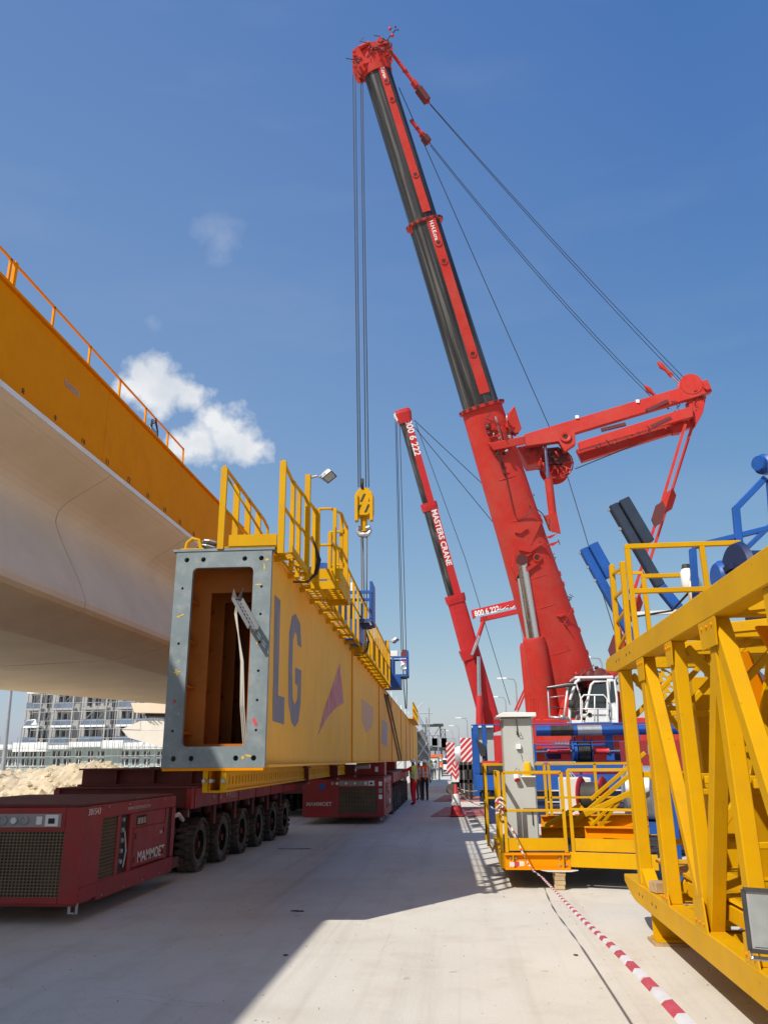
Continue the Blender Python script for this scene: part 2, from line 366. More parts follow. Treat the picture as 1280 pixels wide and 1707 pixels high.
# ------------------------------------------------------------------ ground
def ground_mat():
    M_ = bpy.data.materials.new('dusty_concrete_yard'); M_.use_nodes = True
    nt = M_.node_tree; N = nt.nodes; L = nt.links; b = N['Principled BSDF']
    geo = N.new('ShaderNodeNewGeometry')
    def noise(sc, det, rg, vec=None):
        n = N.new('ShaderNodeTexNoise'); n.inputs['Scale'].default_value = sc; n.inputs['Detail'].default_value = det; n.inputs['Roughness'].default_value = rg
        L.new(vec or geo.outputs['Position'], n.inputs['Vector']); return n.outputs['Fac']
    def ramp(x, a, c, t0=0.0, t1=1.0):
        n = N.new('ShaderNodeMapRange'); n.inputs[1].default_value = a; n.inputs[2].default_value = c; n.inputs[3].default_value = t0; n.inputs[4].default_value = t1
        L.new(x, n.inputs[0]); return n.outputs[0]
    def mix(f, c1, c2):
        n = N.new('ShaderNodeMixRGB'); L.new(f, n.inputs[0])
        for i, c in ((1, c1), (2, c2)):
            if isinstance(c, tuple): n.inputs[i].default_value = (*c, 1)
            else: L.new(c, n.inputs[i])
        return n.outputs[0]
    c = mix(ramp(noise(0.35, 6, 0.6), 0.3, 0.7), (0.58, 0.54, 0.465), (0.69, 0.655, 0.58))
    c = mix(ramp(noise(1.7, 8, 0.7), 0.5, 0.72, 0, 0.5), c, (0.50, 0.43, 0.33))
    mp = N.new('ShaderNodeMapping'); mp.inputs['Scale'].default_value = (2.6, 0.10, 1); L.new(geo.outputs['Position'], mp.inputs[0])
    c = mix(ramp(noise(1.0, 6, 0.6, mp.outputs[0]), 0.52, 0.72, 0, 0.42), c, (0.40, 0.365, 0.32))
    mp2 = N.new('ShaderNodeMapping'); mp2.inputs['Scale'].default_value = (0.5, 3.0, 1); mp2.inputs['Rotation'].default_value = (0, 0, 0.25); L.new(geo.outputs['Position'], mp2.inputs[0])
    c = mix(ramp(noise(1.1, 6, 0.6, mp2.outputs[0]), 0.58, 0.74, 0, 0.4), c, (0.68, 0.64, 0.57))
    c = mix(ramp(noise(4.0, 3, 0.5), 0.70, 0.74, 0, 0.55), c, (0.36, 0.31, 0.25))
    v = N.new('ShaderNodeTexVoronoi'); v.inputs['Scale'].default_value = 3.2; v.inputs['Randomness'].default_value = 1.0; L.new(geo.outputs['Position'], v.inputs['Vector'])
    c = mix(ramp(v.outputs['Distance'], 0.045, 0.03, 0, 0.75), c, (0.16, 0.13, 0.11))
    c = mix(ramp(noise(60, 3, 0.6), 0.35, 0.65, 0, 0.16), c, (0.30, 0.27, 0.23))
    wv = N.new('ShaderNodeTexNoise'); wv.inputs['Scale'].default_value = 0.9; wv.inputs['Detail'].default_value = 5; L.new(geo.outputs['Position'], wv.inputs['Vector'])
    ad = N.new('ShaderNodeVectorMath'); ad.operation = 'MULTIPLY_ADD'; L.new(wv.outputs['Color'], ad.inputs[0]); ad.inputs[1].default_value = (1.3, 1.3, 0); L.new(geo.outputs['Position'], ad.inputs[2])
    vc = N.new('ShaderNodeTexVoronoi'); vc.feature = 'DISTANCE_TO_EDGE'; vc.inputs['Scale'].default_value = 0.21; L.new(ad.outputs[0], vc.inputs['Vector'])
    c = mix(ramp(vc.outputs['Distance'], 0.0009, 0.0003, 0, 0.25), c, (0.30, 0.26, 0.21))
    c = mix(ramp(noise(0.8, 4, 0.5), 0.66, 0.76, 0, 0.45), c, (0.36, 0.32, 0.27))
    mp3 = N.new('ShaderNodeMapping'); mp3.inputs['Scale'].default_value = (7.0, 0.05, 1); mp3.inputs['Rotation'].default_value = (0, 0, -0.03); L.new(geo.outputs['Position'], mp3.inputs[0])
    c = mix(ramp(noise(1.0, 5, 0.6, mp3.outputs[0]), 0.60, 0.74, 0, 0.30), c, (0.33, 0.295, 0.25))
    L.new(c, b.inputs['Base Color']); b.inputs['Roughness'].default_value = 0.82; b.inputs['Specular IOR Level'].default_value = 0.25
    bn = N.new('ShaderNodeBump'); bn.inputs['Strength'].default_value = 0.22; bn.inputs['Distance'].default_value = 0.02
    L.new(noise(26, 8, 0.7), bn.inputs['Height']); L.new(bn.outputs['Normal'], b.inputs['Normal'])
    return M_
GND = ground_mat()
g = MB(); g._add([(-1500, -80, 0), (1500, -80, 0), (1500, 3000, 0), (-1500, 3000, 0)], [(0, 1, 2, 3)])
ground = g.build('ground', GND, kind='structure', label='pale dusty concrete yard floor of the work site')
# sand heap under the viaduct
def heap():
    M_ = mat('pale_sand', (0.56, 0.47, 0.33), 0.95, var=0.14, scale=2, dirt=(0.42, 0.33, 0.21), dirt_amt=0.6, bump=0.9, bscale=7)
    from mathutils import noise as nz
    nx, ny = 230, 84; vs = []; fs = []
    X0, X1, Y0, Y1 = -26.0, -9.3, 22.0, 33.5
    for j_ in range(ny+1):
        for i in range(nx+1):
            x = X0+(X1-X0)*i/nx; y = Y0+(Y1-Y0)*j_/ny
            u = (y-Y0)/(Y1-Y0); prof = max(0.0, 1-abs(u-0.42)/0.42 if u < 0.42 else 1-(u-0.42)/0.58)
            ridge = 1.58+0.16*math.sin(x*0.9+1.0)+0.10*math.sin(x*1.9+0.4)
            ridge *= min(1.0, max(0.0, (X1-x)/2.6))**0.75
            h = ridge*prof**0.85
            p = V((x, y, 0))
            h += (0.16*nz.noise(p*1.1)+0.16*abs(nz.noise(p*2.6+V((5, 1, 0))))+0.12*nz.noise(p*5.5)+0.09*nz.noise(p*11))*min(1, prof*3)
            vs.append((x, y, max(-0.02, h))); 
    for j_ in range(ny):
        for i in range(nx):
            a = j_*(nx+1)+i; fs.append((a, a+1, a+nx+2, a+nx+1))
    b = MB(); b._add(vs, fs, True)
    hp_ = b.build('sand_heap', M_, label='rough heap of pale sand under the concrete viaduct', cat='sand heap')
    rr = random.Random(11); st = MB()
    for k in range(900):
        i = rr.randrange(30, nx); j_ = rr.randrange(0, int(ny*0.55)); c = V(vs[j_*(nx+1)+i]); r = rr.choice((.03, .045, .06, .09, .13))*rr.uniform(.7, 1.2)
        if c.z < 0.1: continue
        q = [c+V((rr.uniform(.6, 1)*r*dx, rr.uniform(.6, 1)*r*dy, rr.uniform(.5, .9)*r*dz)) for dx, dy, dz in ((1, 0, 0), (0, 1, 0), (-1, 0, 0), (0, -1, 0), (0, 0, 1), (0, 0, -1))]
        st._add(q, [(0, 1, 4), (1, 2, 4), (2, 3, 4), (3, 0, 4), (1, 0, 5), (2, 1, 5), (3, 2, 5), (0, 3, 5)])
    st.build('sand_clods', M_, hp_, kind='stuff')
heap()

# ------------------------------------------------------------------ concrete viaduct deck with the orange gantry girder on it
PROF = [(-6.36, 6.99), (-6.36, 6.90), (-6.45, 6.83), (-6.50, 6.80), (-6.52, 6.785), (-6.97, 6.51), (-7.12, 6.41), (-7.21, 6.33), (-7.28, 6.24), (-7.315, 6.14), (-7.32, 6.04), (-7.29, 5.93),
        (-7.23, 5.80), (-7.08, 5.51), (-6.93, 5.24), (-6.78, 4.98), (-6.67, 4.74), (-6.60, 4.60), (-6.575, 4.50), (-6.59, 4.41), (-6.66, 4.345), (-6.85, 4.27), (-7.34, 4.15), (-7.95, 4.03)]
via = root('viaduct_deck', (-8, 12, 0), 0, 'curved pale concrete viaduct deck carrying the orange girder', 'viaduct')
def xl(y): return -13.2+(y-21.7)*0.335 if y > 12 else -13.2+(12-21.7)*0.335
bounds = [-33.8, -29.54, -25.28, -21.02, -16.76, -12.5, -8.24, -3.98, 0.28, 4.54, 8.8, 13.06, 17.32, 21.58, 25.84, 28.6]
for k in range(len(bounds)-1):
    y0, y1 = bounds[k]+0.009, bounds[k+1]-0.009; jx = 0.006*((k*7) % 3-1)
    rings = []
    for y in (y0, (y0+y1)/2, y1):
        L_ = xl(y)
        pr = PROF + [(L_, 3.83), (L_-0.02, 4.12), (L_-0.25, 4.4), (L_-0.25, 4.75), (-8.0, 4.75), (-8.0, 6.99)]
        rings.append([(x+jx, y, z+jx) for (x, z) in pr])
    b = MB(); b.loft(rings, False, False)
    for y, rev in ((y0, True), (y1, False)):
        L_ = xl(y); pr = PROF + [(L_, 3.83), (L_-0.02, 4.12), (L_-0.25, 4.4), (L_-0.25, 4.75), (-8.0, 4.75), (-8.0, 6.99)]
        b._add([(x+jx, y, z+jx) for (x, z) in pr], [tuple(range(len(pr)))])
    b.build('deck_segment', CON, via)
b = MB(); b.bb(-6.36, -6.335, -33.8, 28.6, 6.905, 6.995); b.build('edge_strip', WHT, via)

gg = root('gantry_girder', (-6.5, 12, 7.0), 0, 'dark orange box girder with thin handrail lying on the viaduct edge', 'girder')
gb = [-33, -20, -7.5, 3.2, 13.05, 24.4, 29]
for k in range(len(gb)-1):
    b = MB(); b.bb(-7.6, -6.52, gb[k]+0.012, gb[k+1]-0.012, 7.06, 8.60); b.build('web_panel', ORA, gg)
    b = MB(); b.bb(-6.53, -6.515, gb[k+1]-0.05, gb[k+1]+0.05, 7.1, 8.6); b.build('splice_plate', ORA, gg)
b = MB(); b.bb(-7.75, -6.40, -33, 29, 7.0, 7.055); b.build('bottom_flange', ORA, gg)
b = MB(); b.bb(-7.7, -6.46, -33, 29, 8.605, 8.65); b.build('top_flange', ORA, gg)
b = MB(); b.bb(-6.50, -6.42, -10, 12.7, 7.06, 7.12); b.build('runway_rail', ORA, gg)
for k in range(26):
    y = -14.2+1.45*k
    if y > 18.7: break
    b = MB(); b.bb(-7.22, -7.185, y-0.025, y+0.025, 8.651, 9.83); b.build('rail_post', ORA, gg)
b = MB(); b.bb(-7.22, -7.185, -14.2, 18.85, 9.80, 9.835); b.build('top_rail', ORA, gg)
b = MB(); b.bb(-7.22, -7.185, 18.8, 18.86, 8.651, 9.84); b.build('rail_post', ORA, gg)
b = MB(); b.bb(-7.23, -7.175, 10.55, 10.63, 8.651, 9.86); b.build('rail_post', ORA, gg)
# small stencilled marks along the bottom of the web
STN = mat('dark_stencil', (0.04, 0.025, 0.015), 0.7, var=0.2)
for k, ch in enumerate(['5', '6', '7', '8', '9', '10', '11', '12', '13', '14', '15', '16', '17', '18', '19', '20']):
    y = 8.25+0.99*(k-1)
    text('stencil_mark', ch, 0.16, frame((-6.513, y, 7.18), (0, 1, 0), (0, 0, 1)), STN, gg, align='CENTER')
text('stencil_mark', 'TRANSVERSE', 0.17, frame((-6.513, 11.35, 7.92), (0, 1, 0), (0, 0, 1)), LTD, gg, sx=0.55)
# small machines standing behind the handrail on top
for (y, s, lab) in ((8.9, 1.0, 'small motor with looped hoses behind the handrail of the orange girder, near one'), (15.55, 0.8, 'small motor with looped hoses on the orange girder, near its handrail end')):
    mo = root('hydraulic_motor', (-6.75, y, 8.65), 0, lab, 'motor')
    b = MB(); b.lathe((-6.75, y-0.25*s, 8.86), (0, 1, 0), [(0, 0), (0.13*s, 0), (0.16*s, 0.05), (0.16*s, 0.4*s), (0.1*s, 0.48*s), (0, 0.48*s)], 14); b.bb(-6.9, -6.6, y-0.2*s, y+0.2*s, 8.651, 8.73); b.build('motor_body', GAL, mo)
    b = MB()
    for q in range(3): b.tube([V((-6.7+0.03*q, y-0.3*s+0.05*q, 8.7)), V((-6.66, y-0.2*s, 9.0+0.05*q)), V((-6.64, y, 9.10+0.05*q)), V((-6.64, y+0.2*s, 8.95)), V((-6.66, y+0.3*s, 8.68))], 0.018, 6)
    b.build('hose', DRK, mo)

# ------------------------------------------------------------------ next viaduct span behind
nv = root('viaduct_span', (-17, 40, 0), 0, 'pale concrete end of the next viaduct span, beyond the sand heap', 'viaduct')
P3 = lambda px, py, y: at_y(px, py, y)
def lump(poly, y, dy, name, mt): 
    b = MB(); b.prism([at_y(px, py, y) for px, py in poly], (0, dy, 0)); b.build(name, mt, nv)
lump([(203, 1216), (234, 1202), (234, 1217)], 38.98, 14, 'end_block', CONW)
lump([(234, 1202), (330, 1202), (330, 1218), (203, 1218), (203, 1217), (234, 1217.5)], 39, 14, 'web', CONW)
lump([(204, 1218.2), (330, 1218.2), (330, 1252), (276, 1248), (214, 1230)], 39, 14, 'soffit_block', CONW)
lump([(218, 1172), (330, 1172), (330, 1190), (224, 1188)], 34, 6, 'deck_slab', CON)
lump([(241, 1188.2), (330, 1188.2), (330, 1196), (243, 1195)], 34.5, 2.5, 'bearing', DRK)
b = MB()
for k in range(6): b.rod(at_y(236+k*6, 1184+3*math.sin(k), 38.5), at_y(240+k*5, 1202, 39.3), 0.025, 5)
b.build('starter_bars', GAL, nv)

# distant city: scaffolded building shell
BW = mat('raw_concrete_wall', (0.36, 0.345, 0.33), 0.9, var=0.1, scale=0.4, dirt=(0.35, 0.33, 0.31), dirt_amt=0.4)
BWH = mat('white_render', (0.80, 0.80, 0.78), 0.8, var=0.04)
BGR = mat('green_grey_safety_net', (0.36, 0.43, 0.41), 0.9, var=0.12, scale=0.6)
WIN = mat('dark_window_opening', (0.035, 0.04, 0.045), 0.4, var=0.3)
BBL = mat('blue_balcony_sheet', (0.12, 0.16, 0.22), 0.7, var=0.3, scale=0.7)
tb = root('apartment_tower', (-46, 97, 0), 0, 'unfinished grey apartment tower with blue balcony sheets, wrapped in scaffolding', 'building')
BY = 95.0
def bxz(px, py, y=BY): p = at_y(px, py, y); return p.x, p.z
x0, _ = bxz(40, 1240); x1, _ = bxz(330, 1240)
b = MB(); b.bb(x0, x1, BY, BY+16, 0, 17); b.build('wall', BW, tb)
fl = 2.05
for c, (pa, pb, kind) in enumerate(((42, 68, 'b'), (70, 86, 'd'), (88, 122, 'b'), (124, 134, 'w'), (136, 178, 'b'), (180, 192, 'd'), (196, 224, 'b'), (228, 262, 'b'), (264, 300, 'b'))):
    xa, _ = bxz(pa, 1240); xb, _ = bxz(pb, 1240)
    for r in range(6):
        z = 4.1+fl*r
        if kind == 'w':
            continue
        if kind == 'd':
            for q in range(3):
                w_ = (xb-xa)/3
                b = MB(); b.bb(xa+q*w_+0.06, xa+(q+1)*w_-0.12, BY-0.03, BY+0.1, z+0.15, z+1.75); b.build('window', WIN, tb)
            continue
        nwin = 3 if xb-xa > 2.2 else 2
        for q in range(nwin):
            w_ = (xb-xa)/nwin; h_ = random.choice((1.3, 1.5, 1.1))
            b = MB(); b.bb(xa+q*w_+w_*0.2, xa+q*w_+w_*random.uniform(0.6, 0.85), BY-0.03, BY+0.1, z+0.35, z+0.35+h_); b.build('window', WIN, tb)
        b = MB(); b.bb(xa, xb, BY-1.0, BY-0.01, z-0.18, z+0.05); bo = b.build('balcony', BWH if (c+r) % 2 else BW, tb)
        if random.random() < 0.75:
            b = MB(); b.bb(xa+0.1, xb-0.15, BY-0.98, BY-0.93, z+0.06, z+0.75); b.build('sheet', BBL, bo)
        for q in (0, 1):
            b = MB(); b.bb(xa+q*(xb-xa-0.2), xa+q*(xb-xa-0.2)+0.2, BY-0.95, BY-0.8, z+0.06, z+1.86); b.build('column', BW, bo)
pod = root('podium_building', (-45, 88, 0), 0, 'low white roofed building row behind scaffolding, beneath the apartment tower', 'building')
PY = 87.0
xa, _ = bxz(-60, 1240, PY); xb, _ = bxz(300, 1240, PY)
b = MB(); b.bb(xa, xb, PY, PY+6, 0, 3.5); b.build('wall', BGR, pod)
zr = lambda py: bxz(100, py, PY)[1]
for (pa, pb, zt, zb) in ((-60, 30, 1241, 1249), (32, 88, 1238, 1253), (90, 122, 1243, 1250), (124, 176, 1238, 1246), (178, 212, 1236, 1250), (214, 300, 1240, 1251)):
    xa2, _ = bxz(pa, 1240, PY); xb2, _ = bxz(pb, 1240, PY)
    b = MB(); b.bb(xa2, xb2, PY-1.2, PY+3, zr(zb), zr(zt)); b.build('roof', BWH, pod)
for (px, w_) in ((8, 11), (22, 9), (36, 12), (51, 10), (66, 9), (88, 12), (106, 12), (127, 9), (146, 11), (163, 11), (203, 11), (220, 12), (240, 10), (262, 12)):
    for (pt, pb2) in ((1253, 1262), (1266, 1277)):
        a = bxz(px, pb2, PY); c_ = bxz(px+w_, pt, PY)
        b = MB(); b.bb(a[0], c_[0], PY-0.04, PY+0.1, a[1], c_[1]); wo_ = b.build('window', WIN, pod)
        b = MB(); b.bb((a[0]+c_[0])/2-0.04, (a[0]+c_[0])/2+0.04, PY-0.1, PY-0.045, a[1], c_[1]); b.bb(a[0]-0.08, c_[0]+0.08, PY-0.12, PY-0.045, a[1]-0.09, a[1]); b.build('frame', BWH, wo_)
# scaffolding in front
SCF = mat('scaffold_tube', (0.30, 0.31, 0.32), 0.5, metal=0.4, var=0.2)
sf = root('scaffolding', (-45, 85.5, 0), 0, 'grid of grey scaffold tubes in front of the far buildings', 'scaffolding')
SY = 85.0
xa, _ = bxz(-40, 1240, SY); xb, _ = bxz(300, 1240, SY)
n = 34
for k in range(n+1):
    x = xa+(xb-xa)*k/n; h_ = 4.2+0.5*math.sin(k*2.1) if k < 9 else 11.5
    b = MB(); b.rod((x, SY, 0), (x, SY, h_), 0.032, 5); b.build('standard', SCF, sf)
for r in range(12):
    z = 0.55+0.95*r; x_ = xa if z < 4.2 else xa+(xb-xa)*9/n
    b = MB(); b.rod((x_, SY-0.06, z), (xb, SY-0.06, z+0.05), 0.028, 5); b.build('ledger', SCF, sf)
for k in range(12):
    x = xa+(xb-xa)*random.uniform(0.28, 0.95); z = random.uniform(0.3, 9)
    b = MB(); b.rod((x, SY-0.1, z), (x+1.8, SY-0.1, z+1.9), 0.026, 5); b.build('brace', SCF, sf)

# ------------------------------------------------------------------ launching girder (local frame: x right, y along, z up)
_d = ray(736, 1266); GRZ = math.atan2(-_d.x, _d.y)
GO = V((-2.21, 8.8, 0))
lg = root('launching_girder', GO, GRZ, 'long weathered yellow steel box girder marked LG with open grey end flange', 'girder')
GM = WM[lg]
def L(x, y, z): return GM @ V((x, y, z))
def sg(px, px0=437.0): return 8.8*(736-px0)/(736-px)-8.8     # distance along the girder from a pixel column on its right face
ZB, ZT, GW, GL = 1.735, 4.20, 1.11, 58.0
# end flange with its opening and bolt holes
loops = [[(-GW-0.02, ZB-0.0), (0.025, ZB-0.0), (0.025, ZT+0.0), (-GW-0.02, ZT+0.0)], rrect(-0.92, 1.96, -0.19, 4.0, 0.06)]
for x in (-1.0, -0.80, -0.30, -0.10): loops.append(circ(x, ZB+0.10, 0.030)); loops.append(circ(x, ZT-0.10, 0.030))
for k in range(6):
    z = 2.13+0.325*k; loops.append(circ(-1.03, z, 0.016, 8)); loops.append(circ(-0.085, z, 0.016, 8))
plate('end_flange', loops, 0.06, GM @ frame((0, 0.03, 0), (1, 0, 0), (0, 0, 1)), GRY, lg, bev=0.004, label='grey primed end flange with bolt holes')
b = MB(GM); b.bb(-GW-0.06, 0.06, -0.01, 0.09, ZT+0.001, ZT+0.03); b.build('flange_cap_plate', GRY, lg)
b = MB(GM); b.bb(-GW-0.01, 0.01, 0.0, 0.12, ZB-0.03, ZB-0.002); b.build('flange_lip', ORA, lg)
# dark sheets added behind the bolt holes, standing in for the shade inside
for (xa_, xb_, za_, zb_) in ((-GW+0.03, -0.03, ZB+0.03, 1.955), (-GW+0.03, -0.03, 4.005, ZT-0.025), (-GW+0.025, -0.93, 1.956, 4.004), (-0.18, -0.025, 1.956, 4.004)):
    b = MB(GM); b.bb(xa_, xb_, 0.065, 0.075, za_, zb_); b.build('hole_shade_sheet', DRK, lg)
# webs, as bolted lengths with recessed seams
seams = [0.08, sg(587), sg(633), sg(654), 31.0, 36.5, 42.0, 47.5, 53.0, GL]
for k in range(len(seams)-1):
    y0, y1 = seams[k]+(0.025 if k else 0), seams[k+1]-0.025
    b = MB(GM); b.bb(-0.022, 0.0, y0, y1, ZB+0.03, ZT-0.02); b.build('web_panel', ORB, lg)
    b = MB(GM); b.bb(-GW, -GW+0.022, y0, y1, ZB+0.03, ZT-0.02); b.build('web_panel', ORB, lg)
    if k:
        b = MB(GM); b.bb(-0.05, 0.028, seams[k]-0.02, seams[k]+0.02, ZB+0.03, ZT-0.02); b.build('seam_rib', ORA, lg)
b = MB(GM); b.bb(-GW-0.05, 0.07, 0.07, GL, ZB, ZB+0.028); b.build('bottom_plate', ORB, lg)
b = MB(GM); b.bb(-GW-0.03, 0.03, 0.1, GL, ZT-0.018, ZT-0.001); b.build('top_plate', ORB, lg)
# inside: frames and stiffeners seen through the opening
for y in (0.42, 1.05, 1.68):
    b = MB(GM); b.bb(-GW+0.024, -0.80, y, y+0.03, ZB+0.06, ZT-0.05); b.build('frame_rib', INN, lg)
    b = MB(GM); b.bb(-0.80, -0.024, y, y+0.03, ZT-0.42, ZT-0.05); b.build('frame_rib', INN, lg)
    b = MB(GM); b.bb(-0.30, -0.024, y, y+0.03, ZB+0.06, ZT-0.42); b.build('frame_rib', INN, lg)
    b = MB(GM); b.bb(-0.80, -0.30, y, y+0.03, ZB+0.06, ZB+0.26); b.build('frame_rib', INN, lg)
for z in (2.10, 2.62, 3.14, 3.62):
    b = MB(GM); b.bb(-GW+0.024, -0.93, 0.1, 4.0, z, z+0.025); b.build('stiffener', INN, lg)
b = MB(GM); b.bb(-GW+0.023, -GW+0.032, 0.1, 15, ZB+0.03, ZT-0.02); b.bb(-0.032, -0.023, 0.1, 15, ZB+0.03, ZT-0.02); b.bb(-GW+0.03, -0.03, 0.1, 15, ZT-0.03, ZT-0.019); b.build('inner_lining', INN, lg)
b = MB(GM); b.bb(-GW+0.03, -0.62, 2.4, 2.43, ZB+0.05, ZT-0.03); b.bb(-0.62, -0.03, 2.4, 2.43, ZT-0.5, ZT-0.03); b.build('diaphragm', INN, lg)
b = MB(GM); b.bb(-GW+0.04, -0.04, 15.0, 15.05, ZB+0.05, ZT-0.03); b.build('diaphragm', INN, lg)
# paint touches and scuffs around the bolt holes
YM = mat('yellow_marker_paint', (0.70, 0.42, 0.03), 0.6, var=0.3, scale=30); RM = mat('red_marker_paint', (0.55, 0.05, 0.08), 0.6, var=0.2)
for (x, z, w_, h_, a_, m_) in ((-1.03, 3.43, .09, .02, .4, YM), (-1.03, 2.78, .02, .09, .3, YM), (-1.03, 2.78, .08, .015, .2, YM), (-0.12, 3.78, .08, .015, 0, YM), (-0.06, 4.0, .015, .09, .1, YM), (-0.03, 4.08, .04, .03, .3, YM), (-0.16, 1.86, .07, .02, -.2, YM), (-0.22, 1.84, .03, .04, .3, YM), (-0.10, 2.22, .035, .11, .5, RM), (-1.03, 2.45, .03, .03, .4, RM), (-0.11, 3.10, .015, .05, .1, YM)):
    c_, s_ = math.cos(a_), math.sin(a_); pts = [(x+u*c_*w_/2-v*s_*h_/2, z+u*s_*w_/2+v*c_*h_/2) for u, v in ((-1, -.7), (-.2, -1), (1, -.6), (.8, .9), (-.4, .7), (-1, .8))]
    plate('paint_mark', [pts], 0.001, GM @ frame((0, -0.0015, 0), (1, 0, 0), (0, 0, 1)), m_, lg)
# cable tray end and cables hanging at the opening
ct = root('cable_tray', L(-0.2, -0.1, 3.55), GRZ, 'perforated metal cable tray poking out of the girder opening with white cables', 'cable tray')
TRAY = mat('dull_zinc_tray', (0.22, 0.23, 0.235), 0.55, metal=0.3, var=0.15)
p0, p1 = L(-0.40, 0.10, 3.62), L(-0.09, -0.22, 3.18)
d_ = (p1-p0).normalized(); sd = d_.cross(V((0, 0, 1))).normalized(); upv = sd.cross(d_)
lp = [[(0, -0.06), (0.56, -0.06), (0.56, 0.06), (0, 0.06)]]
for k in range(7):
    for q in (-0.035, 0.0, 0.035): lp.append([(0.05+k*0.072, q-0.008), (0.095+k*0.072, q-0.008), (0.095+k*0.072, q+0.008), (0.05+k*0.072, q+0.008)])
plate('tray_base', lp, 0.004, frame(p0, d_, sd), TRAY, ct)
b = MB()
for q in (-1, 1): b.bar(p0+sd*0.062*q+upv*0.02, p0+d_*0.56+sd*0.062*q+upv*0.02, 0.004, 0.05, upv)
b.build('tray_side', TRAY, ct)
b = MB(); b.prism([p0+upv*0.02, p0-d_*0.10+upv*0.12-sd*0.08, p0-d_*0.02-sd*0.07], sd*0.004); b.prism([p0+upv*0.02, p0-d_*0.05+upv*0.12+sd*0.07, p0+sd*0.07], sd*0.004); b.build('bent_tab', GAL, ct)
CABW = mat('white_cable', (0.62, 0.58, 0.5), 0.5, var=0.1)
for q in range(3):
    b = MB(); b.tube([p0+d_*0.06+sd*0.01*q, p0+d_*0.02+V((-0.01*q, 0, -0.15)), L(-0.31+0.012*q, 0.09, 2.9), L(-0.30+0.02*q, 0.12, 2.4), L(-0.27+0.02*q, 0.25, 1.9)], 0.0075, 6); b.build('cable', CABW, ct)

# worn lettering and marks on the right face (real painted areas, flat)
def worn(name, col, keep, under=None):
    M_ = bpy.data.materials.new(name); M_.use_nodes = True; N = M_.node_tree.nodes; Lk = M_.node_tree.links; bs = N['Principled BSDF']
    geo = N.new('ShaderNodeNewGeometry'); mp = N.new('ShaderNodeMapping'); mp.inputs['Scale'].default_value = (7, 7, 0.9); Lk.new(geo.outputs['Position'], mp.inputs[0])
    nz = N.new('ShaderNodeTexNoise'); nz.inputs['Scale'].default_value = 2.2; nz.inputs['Detail'].default_value = 6; nz.inputs['Roughness'].default_value = 0.65; Lk.new(mp.outputs[0], nz.inputs['Vector'])
    rp = N.new('ShaderNodeMapRange'); rp.inputs[1].default_value = keep-0.07; rp.inputs[2].default_value = keep+0.07; Lk.new(nz.outputs['Fac'], rp.inputs[0])
    mx = N.new('ShaderNodeMixRGB'); mx.inputs[1].default_value = (*col, 1); mx.inputs[2].default_value = (*(under or (0.60, 0.29, 0.07)), 1); Lk.new(rp.outputs[0], mx.inputs[0])
    Lk.new(mx.outputs[0], bs.inputs['Base Color']); bs.inputs['Roughness'].default_value = 0.6
    return M_
WBL = worn('worn_grey_blue_lettering', (0.15, 0.165, 0.205), 0.58, (0.36, 0.22, 0.24))
WRD = worn('worn_crimson_mark', (0.42, 0.06, 0.11), 0.50, (0.58, 0.30, 0.24))
WPK = worn('worn_pale_mark', (0.46, 0.33, 0.28), 0.50)
def gz(px, py):                                   # height on the right face plane at a pixel
    a = L(0, 0, 0); nrm = (GM.to_3x3() @ V((1, 0, 0))); d = ray(px, py); t = (a-CP).dot(nrm)/d.dot(nrm); p = CP+d*t
    q = GM.inverted() @ p; return q.y, q.z
FM = GM @ frame((0.003, 0, 0), (0, 1, 0), (0, 0, 1))
def mark(name, pxs, mt):
    plate(name, [[gz(*p) for p in pxs]], 0.002, FM, mt, lg)
mark('letter_l', [(458, 992), (467, 1001), (463, 1160), (474, 1163), (473, 1208), (454, 1202)], WBL)
def g_outline():
    a = [gz(*p) for p in ((502, 1080), (500, 1040), (493, 1024), (487, 1027), (482, 1055), (480.5, 1120), (481, 1175), (486, 1205), (491, 1213), (497, 1203), (500.5, 1175), (502, 1118), (492, 1113), (492, 1140), (496, 1143), (495.5, 1165), (491, 1176), (487.5, 1165), (486.5, 1120), (488, 1070), (491.5, 1052), (495, 1060), (496, 1075))]
    return a
plate('letter_g', [g_outline()], 0.002, FM, WBL, lg)
mark('crimson_triangle', [(566, 1106), (569.5, 1140), (573, 1172), (560, 1180), (546, 1195), (530, 1225), (541, 1180), (555, 1140)], WRD)
mark('faded_mark', [(602, 1165), (612, 1172), (622, 1180), (620, 1212), (610, 1222), (603, 1200)], WPK)
mark('grey_patch', [(636.5, 1200), (646, 1206), (645, 1245), (636, 1240)], mat('grey_patch', (0.40, 0.36, 0.34), 0.7, var=0.2, scale=6))
# perforated channel slung under the girder
pc = root('perforated_channel', L(-0.6, 0.1, 1.49), GRZ, 'yellow perforated steel channel slung beneath the girder, over the trailer', 'channel')
lp = [[(0, 1.50), (11.5, 1.50), (11.5, 1.70), (0, 1.70)]]
for k in range(70): lp.append(rrect(0.32+k*0.155, 1.55, 0.37+k*0.155, 1.645, 0.012, 2))
plate('perforated_web', lp, 0.014, GM @ frame((-0.47, 0.06, 0), (0, 1, 0), (0, 0, 1)), YEL, pc)
b = MB(GM); b.bb(-0.66, -0.44, 0.06, 11.5, 1.475, 1.499); b.bb(-0.66, -0.44, 0.06, 11.5, 1.701, 1.72); b.build('channel_flange', YEL, pc)
b = MB(GM); b.bb(-0.60, -0.585, 0.06, 11.5, 1.50, 1.70); b.build('inner_web', ORA, pc)
for q in (-0.455, -0.66):
    b = MB(GM); b.bb(q, q+0.055, 0.02, 0.05, 1.48, 1.72); b.build('end_plate', YEL, pc)
